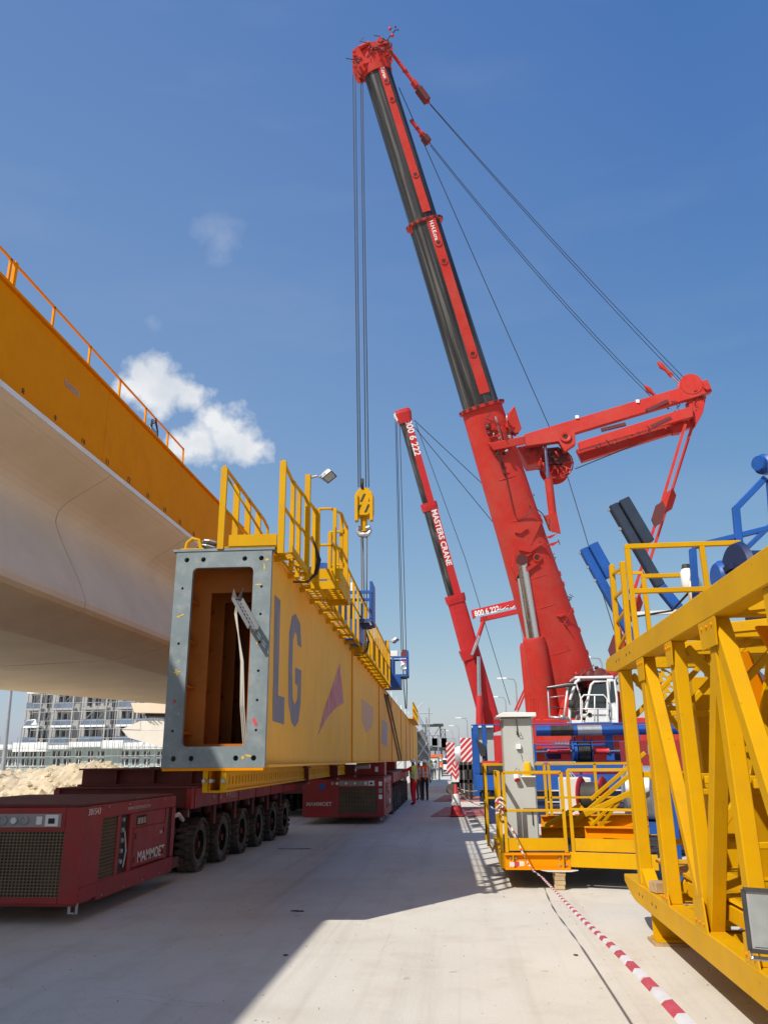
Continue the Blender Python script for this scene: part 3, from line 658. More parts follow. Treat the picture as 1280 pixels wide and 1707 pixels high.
for x in (-0.63, -0.55, -0.42):
    b = MB(GM); b.lathe((x, 0.0, 1.60), (0, 1, 0), [(0, -0.05), (0.022, -0.05), (0.022, 0.05), (0, 0.05)], 6, False); b.build('bolt', GAL, pc)

# walkway along the top right edge
wk = root('side_walkway', L(0.2, 0, ZT), GRZ, 'bright yellow walkway with handrails along the top of the girder', 'walkway')
WX0, WX1, WEND = -0.05, 0.27, 18.4
for k in range(21):                                # brackets and grating bays under the deck
    y = 0.25+k*0.9
    if y > WEND: break
    b = MB(GM); b.prism([(0.0, y, ZT-0.01), (WX1, y, ZT+0.0), (WX1, y, ZT-0.035), (0.03, y, ZT-0.09), (0.0, y, ZT-0.09)], (0, 0.018, 0)); b.build('bracket', YEL, wk)
    y1 = min(y+0.9, WEND)
    lp = [[(WX0+0.02, y+0.02), (WX1-0.02, y+0.02), (WX1-0.02, y1-0.02), (WX0+0.02, y1-0.02)]]
    for q in range(5):
        for r in range(2): lp.append([(0.025+r*0.105, y+0.05+q*0.163), (0.12+r*0.105, y+0.05+q*0.163), (0.12+r*0.105, y+0.195+q*0.163), (0.025+r*0.105, y+0.195+q*0.163)])
    plate('grating', lp, 0.02, GM @ Matrix.Translation((0, 0, ZT+0.03)), YEL, wk)
b = MB(GM); b.bb(WX1-0.03, WX1, 0.0, WEND, ZT-0.04, ZT+0.04); b.build('edge_angle', YEL, wk)
b = MB(GM); b.bb(-0.02, 0.0, 0.12, WEND, ZT+0.0, ZT+0.08); b.build('inner_edge', YEL, wk)
RH = 1.06
def post(par, x, y, z0, z1, w=0.055, d=0.085):
    b = MB(GM); b.bb(x-w/2, x+w/2, y-d/2, y+d/2, z0, z1); return b.build('post', YEL, par)
def rail(par, pts, r=0.022, nm='rail'):
    b = MB(GM); b.tube([V(p) for p in pts], r, 8); return b.build(nm, YEL, par)
# end railing on the girder top: left-hand run and toe plate
ex0, ex1 = -0.60, 0.10
b = MB(GM); b.bb(ex0+0.10, ex1-0.02, -0.02, 0.02, ZT+0.05, ZT+0.19); b.build('toe_board', YEL, wk)
b = MB(GM); b.bb(ex0, ex1, -0.01, 0.6, ZT+0.035, ZT+0.05); b.build('end_deck', YEL, wk)
for y in (0, 0.62, 1.24, 1.86): post(wk, ex0, y, ZT+0.02, ZT+RH, 0.075, 0.05)
rail(wk, [(ex0, -0.02, ZT+RH+0.01), (ex0, 2.25, ZT+RH+0.01), (ex0+0.02, 2.40, ZT+RH-0.06), (ex0+0.02, 2.42, ZT+0.55)])
rail(wk, [(ex0, 0.0, ZT+0.56), (ex0+0.0, 2.4, ZT+0.56)], 0.018)
rail(wk, [(ex0+0.02, 0.05, ZT+RH-0.1), (ex0+0.5, 1.1, ZT+0.1)], 0.014, 'brace')
# right-hand run: posts, then the bump-out platform, then the long run
post(wk, ex1+0.03, 0.0, ZT-0.05, ZT+RH+0.06, 0.075, 0.05)
for y in (0.55, 1.0): post(wk, 0.155, y, ZT-0.12, ZT+RH, 0.05, 0.09)
rail(wk, [(ex1+0.03, 0, ZT+RH+0.06), (0.14, 0.55, ZT+RH), (0.24, 1.70, ZT+RH-0.0)])
rail(wk, [(ex1+0.03, 0, ZT+0.56), (0.14, 0.55, ZT+0.56), (0.24, 1.70, ZT+0.56)], 0.02)
post(wk, 0.25, 1.70, ZT-0.14, ZT+RH, 0.05, 0.09)
# bump-out platform
bx0, bx1, by0, by1 = 0.30, 0.60, 1.75, 2.95
lp = [[(bx0, by0), (bx1, by0), (bx1, by1), (bx0, by1)]]
for q in range(8):
    for r in range(2): lp.append([(bx0+0.06+r*0.115, by0+0.08+q*0.135), (bx0+0.115+r*0.115, by0+0.02+q*0.135+0.02), (bx0+0.165+r*0.115, by0+0.08+q*0.135), (bx0+0.115+r*0.115, by0+0.14+q*0.135)])
plate('grating', lp, 0.02, GM @ Matrix.Translation((0, 0, ZT-0.03)), YEL, wk)
for (a0, a1, c0, c1) in ((bx0, bx1, by0-0.02, by0), (bx0, bx1, by1, by1+0.02), (bx1, bx1+0.02, by0-0.02, by1+0.02)):
    b = MB(GM); b.bb(a0, a1, c0, c1, ZT+0.02, ZT+0.17); b.build('toe_board', YEL, wk)
    b = MB(GM); b.bb(a0, a1, c0, c1, ZT-0.12, ZT-0.005); b.build('edge_beam', YEL, wk)
for (x, y) in ((bx0, by0), (bx1-0.06, by0), (bx1+0.0, by0+0.28), (bx1, by1-0.3), (bx1-0.08, by1), (bx0, by1)): post(wk, x, y, ZT-0.12, ZT+RH, 0.05, 0.06)
for h in (RH, 0.52):
    rail(wk, [(bx0, by0, ZT+h), (bx1-0.12, by0, ZT+h), (bx1, by0+0.25, ZT+h), (bx1, by1-0.25, ZT+h), (bx1-0.1, by1, ZT+h), (bx0, by1, ZT+h)], 0.02)
# long run
y = 3.05; k = 0
ps = []
while y < WEND+0.01:
    post(wk, WX1+0.03, y, ZT-0.1, ZT+RH, 0.045, 0.085); ps.append(y); y += 0.86
for h, r in ((RH, 0.022), (0.56, 0.018)):
    rail(wk, [(WX1+0.03, 3.0, ZT+h), (WX1+0.03, ps[-1], ZT+h)], r)
for y in ps[9::2]:                                  # solid yellow infill sheets on the far half
    b = MB(GM); b.bb(WX1-0.02, WX1-0.005, y+0.1, y+1.2, ZT+0.14, ZT+0.62); b.build('infill_panel', YEL, wk)
y = 2.9
while y < WEND:
    post(wk, -1.02, y, ZT, ZT+RH, 0.045, 0.07); y += 1.72
rail(wk, [(-1.02, 2.9, ZT+RH), (-1.02, WEND, ZT+RH)], 0.02)
# hoses looped at the walkway
for (yy, n_) in ((1.3, 3), (9.0, 2)):
    hb = root('hose_loop', L(0.5, yy, ZT-0.1), GRZ, 'loop of dark hoses hanging from the walkway edge, ' + ('beside the bump-out platform' if yy < 5 else 'at the first long web seam'), 'hose')
    for q in range(n_):
        b = MB(GM); b.tube([(0.06, yy-0.1, ZT-0.13), (0.24, yy-0.05+0.02*q, ZT-0.12), (0.33+0.02*q, yy, ZT+0.0), (0.36+0.02*q, yy+0.05, ZT+0.2), (0.32, yy+0.08, ZT+0.42), (0.27, yy+0.1, ZT+0.55)], 0.012, 6); b.build('hose', DRK, hb)
# bundle on the left of the girder top
cb = root('cable_coil', L(-0.9, 0.2, ZT+0.03), GRZ, 'coiled grey cables lying on the girder top behind the flange', 'cable')
for q in range(5):
    pts = [L(-0.86+0.02*q+(0.17-0.01*q)*math.cos(t*0.52), 0.30+0.14*math.sin(t*0.52), ZT+0.05+0.03*q+0.02*math.sin(t)) for t in range(13)]
    b = MB(); b.tube(pts, 0.016, 6); b.build('cable_turn', DRK if q % 2 else GAL, cb)
ys = root('lifting_shackle', L(-1.0, 0.2, ZT+0.03), GRZ, 'small yellow lifting bracket on the girder corner', 'bracket')
b = MB(GM); b.tube([(-1.06, 0.10, ZT+0.03), (-1.04, 0.10, ZT+0.14), (-0.98, 0.10, ZT+0.19), (-0.90, 0.10, ZT+0.17), (-0.86, 0.10, ZT+0.03)], 0.025, 8); b.build('bracket_bow', YEL, ys)
b = MB(GM); b.bb(-1.1, -0.82, 0.05, 0.16, ZT+0.031, ZT+0.06); b.build('bracket_foot', YEL, ys)

def floodlight(base, aim, sz, label, arm=None, colr=GAL):
    """lamp housing with glass, visor and bracket; base = pivot point"""
    f = root('floodlight', base, 0, label, 'floodlight', 'floodlights on the steelwork')
    aim = V(aim).normalized(); sd_ = aim.cross(V((0, 0, 1))).normalized(); up_ = sd_.cross(aim)
    def q(a, c, d): return V(base)+aim*a*sz+sd_*c*sz+up_*d*sz
    b = MB(); b.loft([[q(0.1, -0.5, -0.35), q(0.1, 0.5, -0.35), q(0.1, 0.5, 0.35), q(0.1, -0.5, 0.35)], [q(-0.18, -0.42, -0.28), q(-0.18, 0.42, -0.28), q(-0.18, 0.42, 0.28), q(-0.18, -0.42, 0.28)], [q(-0.38, -0.2, -0.14), q(-0.38, 0.2, -0.14), q(-0.38, 0.2, 0.14), q(-0.38, -0.2, 0.14)]], False); b.build('housing', colr, f)
    b = MB(); b.prism([q(0.105, -0.44, -0.30), q(0.105, 0.44, -0.30), q(0.105, 0.44, 0.30), q(0.105, -0.44, 0.30)], aim*0.012*sz); b.build('glass', LENS, f)
    b = MB()
    for (a0, a1) in ((q(0.11, -0.5, -0.35), q(0.11, 0.5, -0.35)), (q(0.11, 0.5, -0.35), q(0.11, 0.5, 0.35)), (q(0.11, 0.5, 0.35), q(0.11, -0.5, 0.35)), (q(0.11, -0.5, 0.35), q(0.11, -0.5, -0.35))): b.bar(a0, a1, 0.05*sz, 0.05*sz, aim)
    b.build('bezel', DRK, f)
    b = MB(); b.tube([q(-0.05, -0.52, 0.0), q(-0.1, -0.52, -0.45), q(-0.1, 0.52, -0.45), q(-0.05, 0.52, 0.0)], 0.03*sz, 6); b.build('bracket', colr, f)
    if arm: 
        b = MB(); b.tube([q(-0.1, 0, -0.45)]+[V(a) for a in arm], 0.035*sz, 6); b.build('arm', colr, f)
    return f
# pole with lamp beside the bump-out
pl = root('lamp_post', L(0.22, 1.1, ZT), GRZ, 'short yellow lamp post with pale floodlight arm, beside the bump-out platform', 'post')
b = MB(GM); b.bb(0.20, 0.27, 1.16, 1.24, ZT-0.1, ZT+RH+0.32); b.build('pole', YEL, pl)
b = MB(GM); b.tube([(0.24, 1.2, ZT+RH+0.28), (0.36, 1.2, ZT+RH+0.30)], 0.018, 6); b.build('arm', GAL, pl)
floodlight(L(0.52, 1.2, ZT+RH+0.30), (0.55, -0.1, -0.8), 0.22, 'grey floodlight on the short yellow post above the bump-out platform', [L(0.36, 1.2, ZT+RH+0.30)])
pl = root('lamp_post', L(0.45, 17.9, ZT), GRZ, 'short yellow lamp post at the far end of the girder walkway', 'post')
b = MB(GM); b.bb(0.20, 0.28, 17.86, 17.94, ZT-0.1, ZT+RH+0.45); b.build('pole', YEL, pl)
floodlight(L(0.50, 17.9, ZT+RH+0.45), (0.55, -0.1, -0.8), 0.30, 'grey floodlight at the far end of the girder walkway', [L(0.26, 17.9, ZT+RH+0.42)])

# blue winch units standing on the girder
def blue_unit(y, s, label, dx):
    o = root('winch_unit', L(-0.4, y, ZT), GRZ, label, 'winch', 'blue winch units on the girder')
    M2 = GM @ Matrix.Translation((dx, y, ZT)) @ Matrix.Scale(s, 4)
    def bx(nm, mt, *a, bev=0.01):
        b = MB(M2); b.bb(*a); return b.build(nm, mt, o, bev)
    bx('base_frame', BLU, -0.75, 0.72, -0.6, 0.6, 0.0, 0.42)
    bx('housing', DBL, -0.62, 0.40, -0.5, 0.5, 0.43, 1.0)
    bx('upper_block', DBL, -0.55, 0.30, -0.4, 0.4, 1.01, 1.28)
    b = MB(M2)
    for (x0_, x1_, z0_, z1_) in ((0.42, 0.98, 0.40, 0.46), (0.42, 0.98, 1.02, 1.08), (0.92, 0.98, 0.47, 1.01), (0.42, 0.48, 0.47, 1.01)):
        for y_ in (-0.46, 0.40): b.bb(x0_, x1_, y_, y_+0.06, z0_, z1_)
    b.bb(0.93, 0.99, -0.38, 0.38, 0.42, 1.3); b.build('side_cage', BLU, o)
    bx('platform', DBL, 0.42, 0.92, -0.39, 0.39, 0.36, 0.395)
    b = MB(M2); b.lathe((-0.1, -0.34, 1.5), (0, 1, 0), [(0, 0), (0.26, 0), (0.26, 0.04), (0.17, 0.05), (0.17, 0.6), (0.26, 0.62), (0.26, 0.66), (0, 0.66)], 18); b.build('drum', BLU, o)
    b = MB(M2); b.lathe((-0.1, -0.28, 1.5), (0, 1, 0), [(0.20, 0), (0.21, 0.04), (0.20, 0.5)], 18); b.build('rope_wrap', GAL, o)
    for x_ in (-0.42, 0.22):
        b = MB(M2); b.prism([(x_-0.07, -0.39, 1.28), (x_+0.09, -0.39, 1.28), (x_+0.05, -0.39, 1.66), (x_-0.04, -0.39, 1.66)], (0, 0.78, 0)); b.build('drum_bracket', DBL, o, 0.01)
    b = MB(M2); b.lathe((-0.58, 0.1, 1.42), (0.3, 0, 1), [(0, -0.1), (0.09, -0.1), (0.09, 0.22), (0.05, 0.26), (0, 0.26)], 12); b.build('motor', DBL, o)
    bx('control_box', WHT, 0.32, 0.62, -0.3, 0.0, 1.1, 1.3)
    b = MB(M2); b.tube([(-0.5, -0.45, 0.5), (-0.55, -0.6, 0.8), (-0.4, -0.6, 1.2), (-0.2, -0.5, 1.35)], 0.03, 6); b.build('hose', DRK, o)
blue_unit(7.9, 0.98, 'blue winch unit with side cage on the girder, the nearer one', -0.38)
blue_unit(19.3, 1.0, 'blue winch unit on the girder just past the end of the walkway', -0.1)
# far walkway piece at the other end
fw = root('far_walkway', L(0.2, 40, ZT), GRZ, 'short yellow railed walkway near the far end of the girder', 'walkway')
for k in range(9):
    b = MB(GM); b.bb(0.3, 0.36, 39.5+k*1.2, 39.6+k*1.2, ZT-0.1, ZT+0.9); b.build('post', YEL, fw)
for h in (0.9, 0.5, 0.05):
    b = MB(GM); b.bb(0.3, 0.37, 39.4, 49.2, ZT+h-0.03, ZT+h+0.03); b.build('rail', YEL, fw)
b = MB(GM); b.bb(-0.05, 0.37, 39.4, 49.2, ZT-0.06, ZT-0.02); b.build('deck', YEL, fw)
# lashing chains over the side
for (pa, pb) in (((640, 1158), (664, 1268)), ((645, 1158), (668, 1268)), ((643, 1160), (652, 1190))):
    (s0, z0_), (s1, z1_) = gz(*pa), gz(*pb)
    ch = root('lashing_rope', L(0.05, s0, ZT), GRZ, {(640): 'dark lashing rope running down the girder side, nearer of the long pair', 645: 'dark lashing rope running down the girder side, farther of the long pair', 643: 'short dark lashing rope at the top of the girder side'}[pa[0]], 'rope', 'lashing ropes')
    b = MB(GM); b.tube([(0.03, s0, z0_), (0.05, (s0+s1)/2, (z0_+z1_)/2-0.03), (0.04, s1, z1_)], 0.03, 6); b.build('rope_strand', ROPE, ch)
# grey concrete deck of a further span showing above the far girder
fs_ = root('far_viaduct', (-6, 52, 0), 0, 'grey concrete deck edge of a far span, above the far end of the girder', 'viaduct')
pa_, pb_ = at_x(636, 1147, -4.1), at_x(697, 1216, -4.1)
b = MB(); b.loft([[p+V((0, 0, 0)), p+V((0, 0, -1.1)), p+V((-2.5, 0, -1.1)), p+V((-2.5, 0, 0))] for p in (pa_, pb_)], False); b.build('deck_edge', CONW, fs_)
for k in range(9):
    c = lerp(pa_, pb_, 0.06+k*0.11); b = MB(); b.bar(c, c+V((0.0, 0.1, 0.30+0.1*(k % 3))), 0.06, 0.06); b.build('starter_bar', GAL, fs_)

# ------------------------------------------------------------------ self-propelled trailers
MESHG = mat('dark_radiator_mesh', (0.05, 0.04, 0.035), 0.7, metal=0.3, var=0.3, dirt=(0.16, 0.12, 0.08), dirt_amt=0.5)
PANEL = mat('panel_grey', (0.30, 0.28, 0.27), 0.5, var=0.1)
def wheel_mesh():
    b = MB(); R_ = 0.425; w = 0.28
    b.lathe((0, 0, 0), (1, 0, 0), [(0.24, -w/2+0.02), (0.34, -w/2), (0.395, -w/2+0.03), (R_-0.02, -w/2+0.07), (R_-0.02, w/2-0.07), (0.395, w/2-0.03), (0.34, w/2), (0.24, w/2-0.02)], 28)
    for k in range(22):
        t = 2*math.pi*k/22
        for s in (-1, 1):
            t2 = t+(0.14 if s > 0 else 0)
            c = V((s*0.085, math.cos(t2)*(R_-0.008), math.sin(t2)*(R_-0.008)))
            b.box(c, (0.15, 0.045, 0.07), R=Matrix.Rotation(t2-math.pi/2+math.pi/2, 3, 'X') @ Matrix.Rotation(0.35*s, 3, 'Y').to_3x3() if False else Matrix.Rotation(t2, 3, 'X') @ Matrix.Rotation(0.0, 3, 'Y'))
    tyre = b.mesh()
    b = MB(); b.lathe((0, 0, 0), (1, 0, 0), [(0.0, -0.02), (0.10, -0.02), (0.11, 0.05), (0.14, 0.05), (0.15, -0.03), (0.22, -0.03), (0.255, 0.10), (0.27, 0.13), (0.25, 0.14)], 24)
    rim = b.mesh()
    b = MB()
    for k in range(8): b.lathe((-0.03, 0.185*math.cos(k*0.785), 0.185*math.sin(k*0.785)), (1, 0, 0), [(0.018, 0), (0.018, 0.03), (0, 0.03)], 6, False)
    nut = b.mesh()
    return tyre, rim, nut
TY, RI, NU = wheel_mesh()
for me_, mt_ in ((TY, TYR), (RI, MDK), (NU, GAL)): me_.materials.append(mt_)
def add_wheel(parent, x, y, z, flip=False):
    """tyre with rim as sub-part, all sharing mesh data"""
    t = bpy.data.objects.new('wheel', TY); COL.objects.link(t); t.parent = parent
    t.location = (x, y, z); t.rotation_euler = (random.uniform(0, 6), 0, math.pi if flip else 0); WM[t] = WM[parent]
    r = bpy.data.objects.new('rim', RI); COL.objects.link(r); r.parent = t; WM[r] = WM[parent]
    n_ = bpy.data.objects.new('wheel_nuts', NU); COL.objects.link(n_); n_.parent = t; n_['kind'] = 'stuff'
    return t
def grid_plate(x0, x1, z0, z1, nx, nz, t):
    lp = [[(x0, z0), (x1, z0), (x1, z1), (x0, z1)]]; dx = (x1-x0)/nx; dz = (z1-z0)/nz
    for i in range(nx):
        for k in range(nz): lp.append([(x0+i*dx+t, z0+k*dz+t), (x0+(i+1)*dx-t, z0+k*dz+t), (x0+(i+1)*dx-t, z0+(k+1)*dz-t), (x0+i*dx+t, z0+(k+1)*dz-t)])
    return lp
MESHW = mat('mesh_wire', (0.23, 0.17, 0.11), 0.6, metal=0.3, var=0.2)
def trailer(loc, rz, axles, label, pack=True, deck_gap=0.75, full_pack=True):
    """local frame: x across (0 = right edge, -2.43 = left edge), y along from the power pack's front, z up"""
    o = root('modular_trailer', loc, rz, label, 'trailer', 'self-propelled modular trailers')
    M = WM[o]; W_ = 2.43
    PL = 3.15
    def bx(nm, mt, *a, bev=0.0, par=None):
        b = MB(M); b.bb(*a); return b.build(nm, mt, par or o, bev)
    if pack:
        PB, PT = 0.17, 1.29
        # body with a recessed side bay: front frame, rear block, sloped shoulder
        side = [(0.0, 0, PB+0.02), (0, PL, PB+0.12), (0, PL, PT), (0, 0, PT)]
        b = MB(M); b.bb(-W_+0.05, -0.05, 0.05, PL-0.03, PB+0.03, PT-0.03); core = b.build('pack_body', MRED, o)
        # front frame around the radiator
        gx0, gx1, gz0, gz1 = -2.20, -0.22, PB+0.13, PT-0.27
        for a in ((-W_, gx0, 0, 0.06, PB+0.06, PT), (gx1, 0, 0, 0.06, PB+0.06, PT), (gx0, gx1, 0, 0.06, PB+0.06, gz0), (gx0, gx1, 0, 0.06, gz1, PT)):
            bx('front_frame', MRED, *a, bev=0.008)
        bx('radiator_core', MESHG, gx0, gx1, 0.035, 0.045, gz0, gz1)
        plate('radiator_mesh', grid_plate(gx0, gx1, gz0, gz1, 44, 20, 0.0045), 0.01, M @ frame((0, 0.015, 0), (1, 0, 0), (0, 0, 1)), MESHW, o)
        # gauge panel
        bx('gauge_panel', PANEL, gx0+0.55, gx1-0.05, -0.012, -0.001, gz1+0.05, PT-0.07)
        for k in range(7):
            x = gx0+0.66+k*0.135
            b = MB(M); b.lathe((x, -0.013, gz1+0.125), (0, -1, 0), [(0, 0), (0.050, 0), (0.050, 0.02), (0.042, 0.024), (0.038, 0.012), (0, 0.012)], 16); gq = b.build('gauge', GAL, o)
            b = MB(M); b.lathe((x, -0.026, gz1+0.125), (0, -1, 0), [(0, 0.0), (0.036, 0.0)], 16); b.build('dial', WHT if k % 2 else PANEL, gq)
        bx('plate_white', WHT, gx1-0.36, gx1-0.29, -0.016, -0.0125, gz1+0.08, gz1+0.17)
        bx('socket_box', WHT, gx1-0.24, gx1-0.08, -0.03, -0.0125, gz1+0.06, gz1+0.19)
        bx('socket_slot', DRK, gx1-0.20, gx1-0.12, -0.034, -0.0305, gz1+0.09, gz1+0.15)
        # side: frame strips proud of a recessed mid bay
        for a in ((-0.05, 0.0, 0.06, 0.55, PB+0.06, PT), (-0.05, 0.0, 0.55, PL, PT-0.16, PT), (-0.05, 0.0, 0.55, PL, PB+0.02, PB+0.24), (-0.05, 0.0, 1.02, 1.12, PB+0.24, PT-0.16), (-0.05, 0.0, 1.42, 1.55, PB+0.24, PT-0.16)):
            bx('side_frame', MRED, *a, bev=0.006)
        bx('side_radiator', MESHG, -0.048, -0.03, 0.55, 1.02, PB+0.24, PT-0.16)
        plate('side_mesh', grid_plate(0.55, 1.02, PB+0.24, PT-0.16, 13, 17, 0.004), 0.008, M @ frame((-0.02, 0, 0), (0, 1, 0), (0, 0, 1)), MESHW, o)
        bx('recess', DRK, -0.049, -0.035, 1.13, 1.41, PB+0.25, PT-0.17)
        b = MB(M)
        for k in range(5): b.lathe((-0.03, 1.22, PB+0.38+0.13*k), (1, 0, 0), [(0, 0), (0.035, 0), (0.03, 0.03), (0, 0.035)], 8)
        b.tube([(-0.02, 1.33, PB+0.3), (0.0, 1.34, PB+0.5), (-0.02, 1.30, PB+0.75)], 0.012, 6); b.build('valves', GAL, o)
        bx('side_door', MRED, -0.05, 0.012, 1.56, PL-0.42, PB+0.26, PT-0.36, bev=0.012)
        bx('side_panel', MRED, -0.05, -0.004, 1.56, PL-0.42, PT-0.355, PT-0.165)
        bx('switch_recess', DRK, -0.003, 0.002, 1.64, 1.98, PT-0.33, PT-0.20)
        for k in range(3): bx('switch', LTD, 0.0021, 0.014, 1.67+0.1*k, 1.73+0.1*k, PT-0.31, PT-0.23)
        bx('slot_frame', MRED, -0.05, 0.004, PL-0.41, PL-0.30, PB+0.25, PT-0.165)
        bx('slot', DRK, -0.045, -0.02, PL-0.30, PL-0.14, PB+0.25, PT-0.165)
        bx('slot_frame', MRED, -0.05, 0.004, PL-0.14, PL, PB+0.25, PT-0.165)
        for k in range(2): bx('top_plate', MDK, -W_+0.02, -0.02, 0.03+k*1.55, 1.55+k*1.55, PT+0.001, PT+0.035, bev=0.006)
        bx('skid', MDK, -0.30, -0.02, PL-0.2, PL+0.35, PB+0.05, PB+0.2)
        b = MB(M); b.tube([(-0.12, 0.12, PB+0.05), (-0.12, 0.12, PB-0.05), (-0.05, 0.16, PB-0.06), (-0.05, 0.16, PB+0.05)], 0.02, 6); b.build('tow_eye', GAL, o)
        for (y_, z_) in ((1.60, PB+0.36), (1.60, PT-0.46), (2.66, PB+0.36), (2.66, PT-0.46)):
            b = MB(M); b.rod((0.014, y_, z_-0.04), (0.014, y_, z_+0.04), 0.012, 8); b.build('hinge', MDK, o)
        for y_ in (0.7, 1.35, 2.0, 2.65):
            for z_ in (PB+0.06, PT-0.03):
                b = MB(M); b.lathe((0.0, y_, z_), (1, 0, 0), [(0.013, 0), (0.013, 0.008), (0, 0.008)], 6, False); b.build('bolt', GAL, o)
        bx('latch', GAL, 0.0125, 0.02, 2.5, 2.6, PB+0.62, PB+0.66)
        bx('rub_strip', MRED, 0.001, 0.012, 0.08, PL-0.02, PB+0.205, PB+0.225)
        for q in range(9): bx('louvre', MDK, 0.0, 0.006, 2.82, 2.95, PB+0.30+0.05*q, PB+0.315+0.05*q)
        text('lettering', 'MAMMOET', 0.20, M @ frame((0.015, 1.72, PB+0.31), (0, 1, 0), (0, 0, 1)), LTR, o, sx=1.0, offset=0.0012, shear=0.0, spacing=1.04)
        text('lettering', '301543', 0.11, M @ frame((0.003, 0.12, PT-0.10), (0, 1, 0), (0, 0, 1)), LTR, o, offset=0.0, spacing=1.05)
        text('lettering', 'www.mammoet.com', 0.095, M @ frame((0.003, 1.30, PT-0.11), (0, 1, 0), (0, 0, 1)), LTD, o)
    else: PL = 0.0
    # deck spine and axles
    D0 = PL+(deck_gap if pack else 0); D1 = D0+axles*1.36+0.15
    ZD0, ZD1 = 1.05, 1.40
    if pack: bx('coupling_beam', MDK, -1.9, -0.55, PL, D0, 0.55, 1.15, bev=0.01)
    bx('deck_spine', MDK, -1.75, -0.68, D0, D1, 0.75, ZD0)
    bx('deck_plate', MDK, -W_+0.02, -0.02, D0, D1, ZD1-0.03, ZD1, bev=0.005)
    bx('edge_beam', MRED, -0.10, 0.0, D0, D1, ZD0, ZD1-0.03, bev=0.008)
    bx('edge_beam', MRED, -W_, -W_+0.1, D0, D1, ZD0, ZD1-0.03)
    for k in range(int((D1-D0)/1.36)+1):
        y = D0+0.05+k*1.36
        bx('cross_beam', MDK, -W_+0.1, -0.1, y, y+0.12, ZD0+0.02, ZD1-0.031)
        bx('edge_rib', MRED, 0.001, 0.014, y+0.1, y+0.16, ZD0+0.0, ZD1-0.03)
    for a in range(axles):
        y = D0+0.78+a*1.36
        for sx, cx in ((1, -0.42), (-1, -W_+0.42)):
            for q in (-0.22, 0.22):
                add_wheel(o, cx+q, y, 0.43, flip=(q > 0))
            b = MB(M); b.lathe((cx, y, 0.8), (0, 0, 1), [(0.10, 0), (0.10, 0.2), (0.16, 0.22), (0.16, 0.26)], 14); b.bar((cx, y, 0.47), (cx, y+0.36, 0.80), 0.12, 0.16, (1, 0, 0)); b.rod((cx-0.34, y, 0.43), (cx+0.34, y, 0.43), 0.06, 10); b.build('axle_leg', MDK, o)
            b = MB(M); b.rod((cx+0.02*sx, y+0.30, 0.62), (cx+0.02*sx, y+0.10, 1.05), 0.05, 10); b.build('suspension_cylinder', GAL, o)
        if a < axles-1: bx('hanger', MDK, -0.09, -0.03, y+0.58, y+0.72, 0.72, ZD0-0.001)
    return o, D0, D1
sp1, d0, d1 = trailer((-4.58, 9.62, 0), 0.0, 6, 'dark red modular trailer with power pack in the near corner, six tyres showing')
M1 = WM[sp1]
xs = [0.62, 1.0, 1.34, 1.50, 1.66, 1.84, 2.12]
for ch, y in zip('MAMMOET', xs):
    text('lettering', ch, 0.15, M1 @ frame((0.004, d0+0.45+y*1.15, 1.13), (0, 1, 0), (0, 0, 1)), LTD, sp1, offset=0.003)
# loose hose end at the trailer coupling
hz = root('coupling_hose', (-4.7, 13.1, 0.9), 0, 'white rag and hoses at the trailer coupling, between power pack and first tyre', 'hose')
b = MB(); b.tube([(-4.72, 12.9, 0.95), (-4.60, 13.0, 1.0), (-4.62, 13.25, 0.9), (-4.75, 13.4, 0.98)], 0.035, 8); b.build('rag', CABW, hz)
b = MB(); b.tube([(-4.9, 12.8, 0.6), (-4.72, 13.0, 0.45), (-4.75, 13.3, 0.75), (-4.95, 13.5, 0.9)], 0.025, 8); b.build('hose', DRK, hz)

sp2, e0, e1 = trailer((-2.42, 24.4, 0), GRZ*0.7, 8, 'dark red modular trailer under the middle of the girder, its power pack front lettered')
M2_ = WM[sp2]
b = MB(M2_); b.bb(-2.42, -1.34, -0.012, -0.001, 0.20, 1.27); b.build('front_cover', MRED, sp2, 0.006)
text('lettering', 'MAMMOET', 0.155, M2_ @ frame((-2.32, -0.015, 0.52), (1, 0, 0), (0, 0, 1)), LTD, sp2, offset=0.003)
b = MB(M2_); b.lathe((-1.85, -0.013, 1.06), (0, -1, 0), [(0, 0), (0.09, 0), (0.09, 0.004), (0, 0.004)], 18); b.build('blue_sticker', BLU, sp2)
for (x, z, mt_) in ((-0.11, 1.13, WHT), (-0.11, 0.93, PANEL), (-0.11, 0.76, WHT)):
    b = MB(M2_); b.bb(x-0.05, x+0.05, -0.008, -0.001, z-0.06, z+0.06); b.build('sticker', mt_, sp2)
sp3, f0, f1 = trailer((-4.75, 27.5, 0), 0.02, 6, 'dark red modular trailer in deep shade under the girder, behind the near one', pack=False)
# timber-packed cross beams and saddles carrying the girder
def beam(name, p, q, w, h, label, mt=MDK, cat='beam', group=None):
    r = root(name, p, 0, label, cat, group)
    b = MB(); b.ibeam(p, q, w, h, 0.03); b.build('beam_body', mt, r)
    b = MB()
    for k in range(1, 6):
        c = lerp(p, q, k/6); d = (V(q)-V(p)).normalized(); s = d.cross(V((0, 0, 1)))
        b.bar(c-s*(w/2-0.01), c+s*(w/2-0.01), 0.02, h-0.07, (0, 0, 1))
    b.build('stiffener', mt, r)
for k, (y, lab) in enumerate(((14.3, 'dark red steel cross beam on the trailer deck, under the girder end'), (17.6, 'dark red steel cross beam on the trailer deck, second from the girder end'), (20.4, 'dark red steel cross beam on the trailer deck, third from the girder end'))):
    beam('cross_beam', (-6.9, y, 1.555), (-2.75, y, 1.555), 0.34, 0.30, lab, group='cross beams under the girder')
lu = root('steel_mat', (-6, 15, 1.7), 0, 'stack of dark red steel plates lying across the trailer deck', 'plates')
